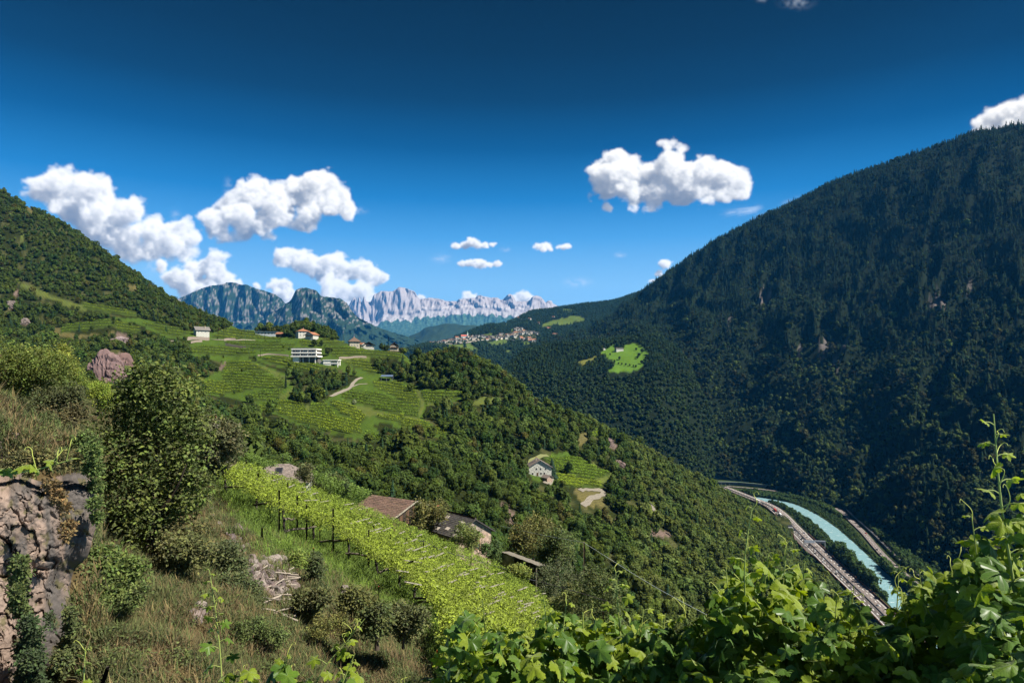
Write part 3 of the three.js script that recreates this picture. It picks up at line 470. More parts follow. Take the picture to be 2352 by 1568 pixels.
const MEADOW_S = [zm(1335, 1003, 1450, 985, 1560, 935, 1600, 905, 1680, 850, 1720, 835, 1700, 870, 1780, 880, 1790, 850, 1900, 832, 1960, 880, 2040, 940, 1960, 930, 1980, 990, 1960, 1010, 1960, 1035, 1900, 1085, 1800, 1090, 1730, 1102, 1640, 1085, 1690, 1040, 1700, 1000, 1640, 970, 1600, 925, 1520, 975, 1420, 1030)].map(boxed);
const FIELD_DRY = [zm(1335, 1003, 1560, 935, 1600, 925, 1500, 990, 1430, 1030)].map(boxed);
const coverS = (px, py) => (MEADOW_S.some((o) => within(o, px, py)) ? 'grass' : 'wood');
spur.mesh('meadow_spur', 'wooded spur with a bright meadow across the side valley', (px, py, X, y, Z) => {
  const n = fbm2(X / 20, Z / 20, 3) * .5 + .5; if (coverS(px, py) === 'grass') return FIELD_DRY.some((o) => within(o, px, py)) ? [.26, .27, .07] : [lerp(.13, .17, n), lerp(.25, .31, n), .035];
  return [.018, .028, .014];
});
const ROCKS_C = [[[1752, 668], [1768, 664], [1775, 690], [1755, 700]], za(.4028, 1435.5, 229.7)(760, 1120, 800, 1110, 830, 1080, 845, 1100, 835, 1140, 770, 1175), za(.4028, 1435.5, 229.7)(1180, 1480, 1260, 1370, 1280, 1360, 1230, 1470, 1190, 1530), za(.4028, 1435.5, 229.7)(1720, 1160, 1820, 1130, 1840, 1180, 1730, 1200), za(.4028, 1435.5, 229.7)(1110, 1380, 1150, 1340, 1160, 1400, 1090, 1470), za(.4028, 1435.5, 229.7)(590, 1240, 620, 1240, 610, 1280, 580, 1280), za(.4028, 1435.5, 229.7)(980, 1410, 1010, 1400, 990, 1480), za(.4028, 1435.5, 229.7)(1960, 1030, 1985, 1040, 1980, 1090, 1960, 1080)].map(boxed);
const coverC = (px, py) => (ROCKS_C.some((o) => within(o, px, py)) ? 'rock' : 'wood');
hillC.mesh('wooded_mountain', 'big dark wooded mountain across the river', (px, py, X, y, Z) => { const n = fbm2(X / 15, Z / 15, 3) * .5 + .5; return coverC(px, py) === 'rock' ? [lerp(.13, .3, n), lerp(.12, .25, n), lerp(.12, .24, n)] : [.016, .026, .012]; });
const MEADOW_V = [zm(960, 720, 1040, 690, 1060, 660, 1130, 640, 1150, 625, 1240, 610, 1320, 585, 1380, 590, 1460, 625, 1400, 640, 1300, 645, 1200, 655, 1130, 680, 1060, 690, 980, 712), zm(1180, 650, 1330, 640, 1330, 665, 1200, 670), zm(190, 850, 350, 845, 350, 870, 330, 885, 210, 875), zm(350, 840, 400, 830, 500, 905, 480, 912, 370, 885), zm(540, 830, 640, 810, 700, 805, 740, 820, 690, 850, 580, 855), zm(690, 800, 750, 810, 730, 838), zm(490, 760, 600, 745, 605, 765, 520, 775), zm(710, 650, 740, 650, 735, 670, 715, 665), zm(770, 710, 800, 705, 800, 720), zm(860, 830, 940, 815, 950, 845, 880, 850), zm(1540, 745, 1630, 740, 1620, 785, 1550, 775), zm(720, 890, 800, 905, 790, 920, 730, 910), zm(1240, 525, 1330, 530, 1300, 545, 1240, 540)].map(boxed);
const VILLAGE = zm(15, 820, 100, 815, 300, 785, 480, 770, 600, 765, 760, 745, 800, 700, 860, 695, 960, 730, 1010, 760, 1000, 840, 860, 810, 600, 812, 480, 815, 330, 835, 150, 850, 60, 840);
const villageB = boxed(VILLAGE);
const coverV = (px, py) => (MEADOW_V.some((o) => within(o, px, py)) ? 'grass' : within(villageB, px, py) ? 'village' : 'wood');
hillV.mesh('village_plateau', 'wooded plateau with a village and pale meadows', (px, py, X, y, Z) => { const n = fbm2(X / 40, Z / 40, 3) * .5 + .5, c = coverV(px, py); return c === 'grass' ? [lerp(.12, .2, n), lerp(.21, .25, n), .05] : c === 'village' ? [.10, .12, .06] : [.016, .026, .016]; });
const scar = (a, lo, hi) => sstep(lo, hi, a);
const footY = pchip([760, 800, 812, 840, 862, 880, 940, 975, 1000, 1050, 1100, 1140, 1170, 1200, 1240, 1270, 1320], [738, 735, 740, 745, 742, 726, 724, 714, 716, 712, 711, 714, 716, 716, 718, 722, 730]);
massif.mesh('rock_massif', 'pale jagged rock massif with scree at its foot', (px, py, X, y, Z, ny) => {
  const n = fbm2(px / 12, py / 4, 4) * .5 + .5, f = fbm2(px / 4.5, py / 26, 3) * .5 + .5, foot = footY(px) + 3.5 * fbm2(px / 16, 5, 3), fan = foot + 12 + 8 * fbm2(px / 24, 1, 2), ledge = Math.abs(py - (foot - 9 + 4 * fbm2(px / 30, 8, 2))) < 1.6 && px > 930;
  if (py < foot) { if (ledge) return [.35, .32, .31]; const k = .4 * f + .6 * n; return [lerp(.23, .31, k), lerp(.205, .275, k), lerp(.21, .275, k)]; }
  if (py < fan) return [lerp(.26, .35, n), lerp(.235, .32, n), lerp(.235, .315, n)];
  return n > .55 ? [.055, .10, .055] : [.03, .06, .03];
}, farMat);
const darkMountain = (seed) => (px, py, X, y, Z, ny) => {
  const n = fbm2(px / 6 + seed, py / 10, 4) * .5 + .5, m = fbm2(px / 34 + seed, py / 15, 3) * .5 + .5, hgt = y / -Z, q = sstep(.56, .70, n * .6 + m * .5 + (hgt > .075 ? 0 : -.1 - (.075 - hgt) * 6));
  if (q > .3) return [lerp(.04, .15, q * n * 1.5), lerp(.05, .14, q * n * 1.5), lerp(.045, .135, q * n * 1.5)];
  return [lerp(.012, .022, n), lerp(.026, .042, n), lerp(.016, .024, n)];
};
schlern.mesh('cliff_mountain', 'dark wooded mountain with pale cliff bands', darkMountain(3), farMat);
tschafon.mesh('knob_mountain', 'dark wooded mountain with a rounded rocky knob', darkMountain(8), farMat);
blueRidge.mesh('far_wooded_ridge', 'low wooded ridge blue with haze below the rock massif', (px, py, X, y, Z) => { const n = fbm2(X / 90, Z / 90, 3) * .5 + .5; return [lerp(.012, .03, n), lerp(.024, .05, n), .02]; }, farMat);
// ---------------------------------------------------------------- woods: a few crowns of many leaf clumps, repeated over the hills
const COLS = () => [1, 1, 1];
function broadleaf(seed, cards, size, h = 8, w = 6.4) {
  const r = rng(seed), g = new GB(), lobes = [], c = V3(), n = V3();
  const k = 6 + Math.floor(r() * 3);
  for (let i = 0; i < k; i++) { const a = r() * 6.283, q = Math.sqrt(r()) * w * .3, y = h * (.42 + .4 * r()) * (1 - q / w * .35); lobes.push([V3(Math.cos(a) * q, y, Math.sin(a) * q), w * (.2 + .13 * r())]); }
  lobes.push([V3(0, h * .74, 0), w * .27], [V3(0, h * .42, 0), w * .34]);
  for (let i = 0; i < cards; i++) {
    const [o, R] = lobes[Math.floor(r() * lobes.length)], u = r() * 2 - 1, a = r() * 6.283, s = Math.sqrt(1 - u * u);
    n.set(s * Math.cos(a), u * .85 + .12, s * Math.sin(a)).normalize(); c.copy(o).addScaledVector(n, R * (.72 + .36 * r())); if (c.y < h * .08) continue;
    const nn = n.clone().multiplyScalar(.8).add(V3(r() - .5, r() - .15, r() - .5)).normalize(), t = V3(r() - .5, r() - .5, r() - .5).cross(nn).normalize(), b = V3().crossVectors(nn, t), z = size * (.55 + .8 * r()), v = .7 + .55 * r();
    const sh = n.clone().multiplyScalar(.65).addScaledVector(nn, .6).normalize(), A = c.clone().addScaledVector(t, z), B = c.clone().addScaledVector(b, z * .62).addScaledVector(nn, -z * .15), C = c.clone().addScaledVector(t, -z), D = c.clone().addScaledVector(b, -z * .62).addScaledVector(nn, -z * .15);
    g.tri(A, B, C, [v, v, v], sh).tri(A, C, D, [v * .94, v * .94, v * .94], sh);
  }
  g.bar(V3(0, -1.2, 0), V3(0, h * .55, 0), h * .022, h * .012, 5, [.9, .6, .5]);
  return g.build();
}
function conifer(seed, h = 16, w = 4.6, tiers = 9, spikes = 9) {
  const r = rng(seed), g = new GB();
  for (let i = 0; i < tiers; i++) {
    const y0 = h * (.1 + .84 * i / tiers), R = w * .5 * Math.pow(1 - i / tiers, .8) + .25;
    for (let k = 0; k < spikes; k++) {
      const a = (k + r()) / spikes * 6.283, q = R * (.75 + .5 * r()), dir = V3(Math.cos(a), 0, Math.sin(a)), tip = dir.clone().multiplyScalar(q).add(V3(0, y0 - q * .35, 0)), side = V3(-dir.z, 0, dir.x).multiplyScalar(q * .42), top = V3(0, y0 + h * .13, 0), v = .7 + .5 * r(), sh = dir.clone().multiplyScalar(.8).add(V3(0, .7, 0)).normalize();
      g.tri(top, tip.clone().add(side).add(V3(0, -.2, 0)), tip, [v, v, v], sh).tri(top, tip, tip.clone().sub(side).add(V3(0, .1, 0)), [v * .9, v * .9, v * .9], sh);
    }
  }
  g.tri(V3(-.25, h * .86, 0), V3(.25, h * .86, 0), V3(0, h * 1.02, 0), [1, 1, 1]).tri(V3(0, h * .86, -.25), V3(0, h * .86, .25), V3(0, h * 1.02, 0), [1, 1, 1]);
  g.bar(V3(0, -1.5, 0), V3(0, h * .3, 0), h * .016, h * .012, 5, [.8, .6, .5]);
  return g.build();
}
const woodMat = MM({ vertexColors: true, roughness: .9, side: THREE.DoubleSide });
const leafWood = leafMat(rgb(1, 1, 1), .3, { vertexColors: true, roughness: 1, specularIntensity: .08 });
const NEAR_TREES = [1, 2, 3, 4, 5].map((s) => broadleaf(100 + s, 900, .46)), MID_TREES = [1, 2, 3, 4].map((s) => broadleaf(200 + s, 330, .78)), FAR_TREES = [1, 2, 3].map((s) => broadleaf(300 + s, 120, 1.35)), CONES = [1, 2, 3].map((s) => conifer(400 + s)), FAR_CONES = [1, 2].map((s) => conifer(420 + s, 16, 5, 6, 7));
const placed = [];                                                    // counts, for the console
function plantWood(name, label, list) {                             // list: {geo, mat, m, c}
  const root = new THREE.Group(), by = new Map();
  for (const t of list) { if (!by.has(t.geo)) by.set(t.geo, []); by.get(t.geo).push(t); }
  for (const [geo, ts] of by) {
    const im = new THREE.InstancedMesh(geo, ts[0].mat, ts.length); im.name = 'trees'; im.userData.kind = 'stuff'; im.castShadow = im.receiveShadow = true;
    ts.forEach((t, i) => { im.setMatrixAt(i, t.m); im.setColorAt(i, t.c); }); root.add(im);
  }
  placed.push(name + ' ' + list.length);
  return add(root, name, label, null, null, 'stuff');
}
const mTree = (p, s, r, hs = 1) => new THREE.Matrix4().compose(p, new THREE.Quaternion().setFromEuler(new THREE.Euler((r() - .5) * .16, r() * 6.283, (r() - .5) * .16)), V3(s, s * hs, s));
// scatter over a sheet: choose(px, py, X, y, Z, r) gives a tree or null; gap = metres between trees
function scatter(S, gap, seed, choose, slack = 30, dmin = 0) {
  const r = rng(seed), out = [], p = S.pos;
  for (let i = 0; i < S.nx - 1; i++) for (let s = 0; s < S.ns - 1; s++) {
    const k = i * S.ns + s, a = k * 3, b = (k + S.ns) * 3, c = (k + 1) * 3, e = (k + S.ns + 1) * 3; if (S.d[k + 1] < dmin) continue;
    const flat = Math.abs((p[b] - p[a]) * (p[c + 2] - p[a + 2]) - (p[b + 2] - p[a + 2]) * (p[c] - p[a])), area = flat * Math.hypot(1, .6 * (p[c + 1] - p[a + 1]) / Math.max(.1, Math.hypot(p[c] - p[a], p[c + 2] - p[a + 2])));
    let n = area / gap / gap; n = Math.floor(n) + (r() < n % 1 ? 1 : 0);
    if (!n) continue;
    const hidden = Math.min(S.hid[k], S.hid[k + 1], S.hid[k + S.ns]), tall = 14 / S.d[k] * F; if (hidden > tall + slack) continue;
    for (let q = 0; q < n; q++) {
      const u = r(), v = r(), X = lerp(lerp(p[a], p[b], u), lerp(p[c], p[e], u), v), y = lerp(lerp(p[a + 1], p[b + 1], u), lerp(p[c + 1], p[e + 1], u), v), Z = lerp(lerp(p[a + 2], p[b + 2], u), lerp(p[c + 2], p[e + 2], u), v), px = pxOf(X, Z), py = pyOf(y, Z);
      if (px < -70 || px > 2420 || py > 1700) continue;
      const t = choose(px, py, X, y, Z, r); if (t) { t.m ??= mTree(V3(X, y - .3, Z), t.s, r, t.hs ?? 1); out.push(t); }
    }
  }
  return out;
}
const pick = (a, r) => a[Math.floor(r() * a.length)];
const tint = (r, c, v = .3) => { const k = 1 - v + 2 * v * r(); return rgb(c[0] * k * (.92 + .16 * r()), c[1] * k, c[2] * k * (.8 + .4 * r())); };
// places kept free of trees: [x, z, radius]
const CLEAR = [];
const free = (X, Z) => CLEAR.every((c) => (X - c[0]) ** 2 + (Z - c[1]) ** 2 > c[2] * c[2]);
// kept free along the lines of sight to buildings: px from, to; py from, to; nearer than d
const SIGHT = [];
const sight = (px, py, d, hpx) => SIGHT.every((q) => !(d < q[4] && d > q[4] - 130 && px > q[0] && px < q[1] && py - hpx < q[3] && py > q[2]));
// ---------------------------------------------------------------- valley floor: river, motorway, road, gallery
const onFloor = (px, py, y = VALLEY) => { const d = y * -F / (py - HY); return V3((px - CX) / F * d, y, -d); };
function pathOf(pts, y) { return new THREE.CatmullRomCurve3(pts.map((q) => onFloor(q[0], q[1], VALLEY).setY(y)), false, 'centripetal'); }
const bakes = new Map();
const bake = (c, n = 260) => { if (!bakes.has(c)) bakes.set(c, c.getSpacedPoints(n)); return bakes.get(c); };
function nearPath(c, X, Z) { let b = 1e18; for (const p of bake(c)) { const q = (p.x - X) ** 2 + (p.z - Z) ** 2; if (q < b) b = q; } return Math.sqrt(b); }
// a strip between offsets a and b across a path, at height dy over it, with sides of thickness th
function strip(c, a, b, dy = 0, th = 0, n = 260, t0 = 0, t1 = 1) {
  const pts = bake(c, 260), g = new GB(), up = V3(0, 1, 0), i0 = Math.round(t0 * 260), i1 = Math.round(t1 * 260), L = [], R = [];
  for (let i = i0; i <= i1; i++) { const t = V3().subVectors(pts[Math.min(i + 1, 260)], pts[Math.max(i - 1, 0)]).setY(0).normalize(), s = V3().crossVectors(t, up), A = typeof a === 'function' ? a(i / 260) : a, B = typeof b === 'function' ? b(i / 260) : b; L.push(pts[i].clone().addScaledVector(s, A).setY(pts[i].y + dy)); R.push(pts[i].clone().addScaledVector(s, B).setY(pts[i].y + dy)); }
  for (let i = 0; i < L.length - 1; i++) {
    g.quad(L[i], R[i], R[i + 1], L[i + 1], null, up);
    if (th) { const d = V3(0, -th, 0); g.quad(L[i].clone().add(d), L[i], L[i + 1], L[i + 1].clone().add(d)); g.quad(R[i], R[i].clone().add(d), R[i + 1].clone().add(d), R[i + 1]); }
  }
  return g.build();
}
const MW = pathOf([[1660, 1120], [1700, 1136], [1735, 1150], [1771, 1166], [1795, 1184], [1817, 1207], [1846, 1237], [1878, 1268], [1912, 1302], [1955, 1343], [1992, 1378], [2032, 1418], [2090, 1478], [2160, 1556], [2300, 1720]], VALLEY + 2.2);
const RV = pathOf([[1640, 1132], [1700, 1140], [1752, 1147], [1800, 1156], [1846, 1176], [1892, 1206], [1926, 1235], [1958, 1266], [1990, 1298], [2016, 1324], [2060, 1370], [2120, 1440], [2240, 1600]], VALLEY + .25);
const RD = pathOf([[1670, 1118], [1740, 1124], [1800, 1132], [1850, 1142], [1900, 1158], [1935, 1178], [1958, 1200], [1985, 1226], [2008, 1253], [2030, 1278], [2055, 1302], [2098, 1338], [2150, 1380], [2240, 1460], [2340, 1560]], VALLEY + 1.8);
const SIDE = pathOf([[1935, 1160], [1962, 1188], [2000, 1222], [2040, 1262], [2075, 1296], [2115, 1328], [2170, 1370], [2300, 1480]], VALLEY + 2.6);
const GL = pathOf([[1600, 1112], [1690, 1114], [1730, 1117], [1770, 1121], [1820, 1131], [1860, 1139], [1892, 1147], [1912, 1158]], VALLEY + 1);
const asphalt = M({ color: rgb(.30, .245, .235), roughness: .9, map: scaled(mottle, .12), side: THREE.DoubleSide });
const asphaltDark = M({ color: rgb(.17, .14, .135), roughness: .9, map: scaled(mottle, .12), side: THREE.DoubleSide });
const paint = M({ color: rgb(.75, .74, .72), roughness: .7, side: THREE.DoubleSide }), steel = M({ color: rgb(.30, .31, .33), roughness: .55, metalness: .4 }), darkSteel = M({ color: rgb(.05, .05, .055), roughness: .7 });
const setStruct = (geo, mat, name, label) => { const m = new THREE.Mesh(geo, mat); m.castShadow = m.receiveShadow = true; return add(m, name, label, null, null, 'structure'); };
{
  const W = mapTex(256, (x, y, i) => { const v = NA[(i * 7) % 65536] * .5 + NB[i] * .5, f = sstep(.60, .72, NB[(i + 3000) % 65536] * .5 + NA[i] * .5); return [lerp(.44 + .12 * v, .84, f * .8), lerp(.59 + .1 * v, .87, f * .8), lerp(.62 + .1 * v, .88, f * .8)]; }, true);
  const water = M({ map: scaled(W, .045), roughness: .22, bumpMap: scaled(grain, .16), bumpScale: .5, side: THREE.DoubleSide });
  setStruct(strip(RV, -15, 15, 0), water, 'river', 'milky turquoise river in the valley');
  setStruct(strip(MW, -11.5, 0, 0, 2.4), asphalt, 'motorway', 'pale carriageway of the motorway beside the slope');
  setStruct(strip(MW, .9, (t) => 12 + 5 * sstep(.43, .47, t) * sstep(.56, .53, t), 0, 2.4), asphaltDark, 'motorway', 'brown carriageway of the motorway beside the river');
  setStruct(strip(RD, -4.2, 4.2, 0, 1.9), asphalt, 'road', 'pale road on the far bank of the river');
  setStruct(strip(SIDE, -1.6, 1.6, 0, 2.4), asphaltDark, 'cycle_path', 'narrow cycle path above the road');
  const wall = new THREE.Mesh(strip(MW, -.1, .9, .9, 1.4), darkSteel); add(wall, 'median_barrier', 'dark barrier between the two carriageways of the motorway', 'barrier');
  const f1 = new THREE.Mesh(strip(MW, (t) => 12.3 + 5 * sstep(.43, .47, t) * sstep(.56, .53, t), (t) => 12.9 + 5 * sstep(.43, .47, t) * sstep(.56, .53, t), 2.2, 2.6), M({ color: rgb(.13, .06, .04), roughness: .8 })); add(f1, 'noise_fence', 'brown fence along the river side of the motorway', 'fence');
  const f2 = new THREE.Mesh(strip(MW, -12.5, -12, 1.6, 2.6, 260, .42, 1), M({ color: rgb(.13, .06, .04), roughness: .8 })); add(f2, 'noise_fence', 'brown fence along the slope side of the motorway', 'fence');
  const f3 = new THREE.Mesh(strip(SIDE, 1.7, 1.95, 1.1, 1.2), steel); add(f3, 'guard_rail', 'grey rail along the cycle path on the far bank', 'guard rail');
  const lines = new GB(), mk = (c, off, len, gap, w, y) => { const p = bake(c), total = c.getLength(), step = len + gap; for (let s = 0; s < total - len; s += step) { const A = c.getPointAt(s / total), B = c.getPointAt(Math.min(1, (s + len) / total)), t = V3().subVectors(B, A).setY(0).normalize(), q = V3().crossVectors(t, V3(0, 1, 0)); const a = A.clone().addScaledVector(q, off), b = B.clone().addScaledVector(q, off), h = q.clone().multiplyScalar(w / 2), u = V3(0, y, 0); lines.quad(a.clone().sub(h).add(u), a.clone().add(h).add(u), b.clone().add(h).add(u), b.clone().sub(h).add(u), null, V3(0, 1, 0)); } };
  mk(MW, -5.6, 5, 9, .6, .02); mk(MW, 5.4, 5, 9, .6, .02); mk(MW, 9.3, 20, 0, .5, .02); mk(MW, -9.2, 20, 0, .4, .02); mk(MW, 1.5, 20, 0, .35, .02); mk(RD, 0, 4, 7, .35, .02);
  setStruct(lines.build(), paint, 'road_markings', 'white lane lines on the motorway and the road').userData.kind = 'stuff';
}
{ // the gallery that roofs the road at the foot of the mountain
  const g = new THREE.Group(), turf = M({ color: rgb(.075, .15, .075), roughness: .95, map: scaled(mottle, .2), side: THREE.DoubleSide }), conc = M({ color: rgb(.36, .37, .35), roughness: .85 });
  part(g, 'roof', strip(GL, -4.5, 6.5, 6.2, .5), turf); part(g, 'parapet', strip(GL, 5.9, 6.6, 6.9, .6), conc); part(g, 'back_wall', strip(GL, -4.6, -4, 6, 7), conc);
  for (let i = 4; i < 40; i++) { const p = GL.getPointAt(i / 40), q = new GB(); q.box(-.3, 0, -.3, .3, 5.6, .3); const m = part(g, 'column', q.build(), conc), t = GL.getTangentAt(i / 40), s = V3().crossVectors(t, V3(0, 1, 0)); m.position.copy(p).addScaledVector(s, 5.6); }
  add(g, 'road_gallery', 'long green-roofed gallery curving along the foot of the mountain', 'gallery');
}
{ // gantry over the motorway
  const p = MW.getPointAt(.0), g = new THREE.Group(), C = onFloor(1846, 1250, VALLEY), a = onFloor(1836, 1262), b = onFloor(1894, 1262);
  let best = 0, bd = 1e9; for (let i = 0; i <= 400; i++) { const q = MW.getPointAt(i / 400), dd = Math.abs(pyOf(q.y, q.z) - 1257); if (dd < bd) { bd = dd; best = i / 400; } }
  const o = MW.getPointAt(best), t = MW.getTangentAt(best).setY(0).normalize(); g.position.copy(o).setY(VALLEY + 2); g.rotation.y = Math.atan2(-t.z, t.x) + Math.PI / 2;
  const q = (x0, y0, z0, x1, y1, z1) => new GB().box(x0, y0, z0, x1, y1, z1).build(), grey = M({ color: rgb(.33, .37, .42), roughness: .6 });
  const sx = 1;
  part(g, 'beam', q(-14, 9.2, -.5, 15.5, 10.2, .5), grey); part(g, 'sign_panel', q(-13, 6.3, .52, 1, 10.4, .8), M({ color: rgb(.34, .38, .44), roughness: .5 })); part(g, 'sign_panel', q(2, 6.6, .52, 14.6, 9.3, .8), M({ color: rgb(.06, .075, .10), roughness: .5 }));
  part(g, 'post', q(14.6, 0, -.4, 15.4, 9.2, .4), grey); part(g, 'post', q(-14, 0, -.4, -13.2, 9.2, .4), grey); part(g, 'catwalk', q(-14, 9, -1.6, 15.4, 9.15, -.5), steel);
  add(g, 'sign_gantry', 'grey sign gantry spanning the motorway', 'gantry');
  // board beside the motorway further up the valley
  const h = new THREE.Group(), B = onFloor(1817 - 2, 1219), pt = B; h.position.copy(pt); part(h, 'board', q(-3.4, 4, -.2, 3.4, 9.4, .2), darkSteel); part(h, 'stripe', q(-3, 5.2, .21, 3, 6, .26), paint); part(h, 'post', q(-2.6, 0, -.2, -2.2, 4, .2), steel); part(h, 'post', q(2.2, 0, -.2, 2.6, 4, .2), steel);
  add(h, 'road_sign', 'dark board at the edge of the motorway by the small vineyard', 'sign');
}
// vehicles: origin on the road, front toward +x
function carProto(c) {
  const g = new THREE.Group(), body = M({ color: c, roughness: .35, metalness: .2 }), glass = M({ color: rgb(.03, .035, .04), roughness: .15 }), rub = M({ color: rgb(.02, .02, .02), roughness: .9 });
  const sh = new THREE.Shape([[-2.2, .3], [2.15, .3], [2.2, .75], [1.2, .95], [-2.1, .98], [-2.25, .7]].map((q) => new THREE.Vector2(...q))), b = new THREE.ExtrudeGeometry(sh, { depth: 1.6, bevelSize: .08, bevelThickness: .08, bevelSegments: 1 }); b.translate(0, 0, -.8);
  const s2 = new THREE.Shape([[-1.7, .96], [1.0, .96], [.3, 1.45], [-1.3, 1.45]].map((q) => new THREE.Vector2(...q))), k = new THREE.ExtrudeGeometry(s2, { depth: 1.36, bevelSize: .05, bevelThickness: .05, bevelSegments: 1 }); k.translate(0, 0, -.68);
  part(g, 'body', b, body); part(g, 'windows', k, glass); part(g, 'roof', new THREE.BoxGeometry(1.6, .06, 1.3).translate(-.5, 1.53, 0), body);
  const w = new THREE.CylinderGeometry(.33, .33, .22, 12).rotateX(Math.PI / 2); for (const x of [-1.35, 1.35]) for (const z of [-.78, .78]) part(g, 'wheel', w, rub).position.set(x, .33, z);
  return g;
}
function truckProto(cab, box) {
  const g = new THREE.Group(), rub = M({ color: rgb(.02, .02, .02), roughness: .9 });
  part(g, 'cab', new RoundedBoxGeometry(2.3, 2.8, 2.5, 2, .15).translate(6.6, 2.1, 0), M({ color: cab, roughness: .4 })); part(g, 'windscreen', new THREE.BoxGeometry(.08, 1, 2.1).translate(7.75, 2.5, 0), M({ color: rgb(.02, .025, .03), roughness: .1 }));
  part(g, 'cargo_box', new RoundedBoxGeometry(12.6, 3, 2.5, 1, .06).translate(-1.2, 2.6, 0), M({ color: box, roughness: .5 })); part(g, 'chassis', new THREE.BoxGeometry(14.5, .4, 1.6).translate(0, .85, 0), rub);
  const w = new THREE.CylinderGeometry(.5, .5, .4, 12).rotateX(Math.PI / 2); for (const x of [-6, -4.8, -3.6, 3.6, 6.6]) for (const z of [-1.05, 1.05]) part(g, 'wheel', w, rub).position.set(x, .5, z);
  return g;
}
{
  const protos = { white: carProto(rgb(.78, .78, .78)), black: carProto(rgb(.025, .025, .03)), silver: carProto(rgb(.45, .46, .48)), grey: carProto(rgb(.13, .135, .15)), red: carProto(rgb(.45, .03, .02)), blue: carProto(rgb(.04, .08, .2)) };
  const put = (o, c, px, py, off, flip, name, label, cat, group) => { let bt = 0, bd = 1e9; for (let i = 0; i <= 700; i++) { const q = c.getPointAt(i / 700), dd = Math.hypot(pxOf(q.x, q.z) - px, pyOf(q.y, q.z) - py); if (dd < bd) { bd = dd; bt = i / 700; } } const p = c.getPointAt(bt), t = c.getTangentAt(bt).setY(0).normalize(), s = V3().crossVectors(t, V3(0, 1, 0)); o.position.copy(p).addScaledVector(s, off); o.position.y += .03; o.rotation.y = Math.atan2(-t.z, t.x) + (flip ? Math.PI : 0); add(o, name, label, cat, group); };
  put(truckProto(rgb(.7, .7, .7), rgb(.75, .75, .77)), MW, 1743, 1157, 4, 0, 'truck', 'white truck farthest up the motorway at the bend', 'truck', 'trucks on the motorway');
  put(truckProto(rgb(.4, .03, .02), rgb(.42, .05, .04)), MW, 1785, 1175, 4, 0, 'truck', 'red truck on the motorway between two white trucks', 'truck', 'trucks on the motorway');
  put(truckProto(rgb(.7, .7, .7), rgb(.72, .73, .76)), MW, 1797, 1186, 4, 0, 'truck', 'white truck on the motorway right behind the red truck', 'truck', 'trucks on the motorway');
  const cars = [ // colour, picture place, lane offset, going away?
    ['grey', 1755, 1163, 4], ['black', 1806, 1197, 3.6], ['black', 1818, 1209, 3.6], ['white', 1823, 1215, 3.6], ['black', 1829, 1220, 3.6], ['silver', 1834, 1226, 3.6], ['white', 1840, 1233, 3.6], ['black', 1847, 1240, 3.6], ['black', 1852, 1240, 7.4], ['silver', 1864, 1252, 7.4], ['black', 1862, 1256, 3.6], ['grey', 1870, 1258, 7.4], ['white', 1875, 1270, 3.8], ['black', 1882, 1276, 7.4], ['white', 1893, 1290, 3.6], ['silver', 1904, 1294, 7.4], ['white', 1924, 1318, 3.4], ['black', 1932, 1322, 7], ['silver', 1938, 1330, 3.4], ['white', 1946, 1334, 7], ['black', 1951, 1343, 3.4], ['grey', 1966, 1354, 7],
    ['silver', 1797, 1193, -4], ['silver', 1815, 1207, -3.8], ['white', 1832, 1219, -3.8], ['blue', 1834, 1226, -7], ['white', 1840, 1238, -7], ['silver', 1850, 1249, -7], ['grey', 1884, 1289, -7], ['silver', 2008, 1392, -3.6], ['white', 2028, 1410, -7], ['black', 2034, 1418, 3.6],
  ];
  const names = { white: 'white', black: 'black', silver: 'silver', grey: 'grey', blue: 'dark blue' }, seen = {};
  const rank = (q) => ORD[cars.filter((o) => (o[3] > 0) === (q[3] > 0) && (o[2] < q[2] || (o[2] === q[2] && o[1] < q[1]))).length];
  for (const q of cars) { const [c, px, py, off] = q; put(protos[c].clone(), MW, px, py, off, off < 0, 'car', `${names[c]} car, ${rank(q)} from the far bend on the ${off > 0 ? 'brown river-side' : 'pale hill-side'} carriageway`, 'car', `cars on the ${off > 0 ? 'brown' : 'pale'} carriageway`); }
  put(protos.red.clone(), RD, 1985, 1226, -2, 0, 'car', 'red car alone on the far bank road', 'car'); put(protos.black.clone(), RD, 2016, 1265, 2, 0, 'car', 'black car on the far bank road ahead of the grey one', 'car'); put(protos.grey.clone(), RD, 2026, 1274, 2, 0, 'car', 'grey car following the black car on the far bank road', 'car');
}
const floorFree = (X, Z) => nearPath(MW, X, Z) > 17 && nearPath(RV, X, Z) > 17 && nearPath(RD, X, Z) > 11 && nearPath(SIDE, X, Z) > 3 && nearPath(GL, X, Z) > 9;
const SMALL_FIELD = boxed(za(.1282, 1665.2, 1091)(455, 470, 620, 490, 760, 560, 830, 620, 960, 740, 1060, 850, 1110, 920, 1150, 1010, 1000, 1020, 980, 940, 900, 850, 700, 720, 560, 590, 400, 500));
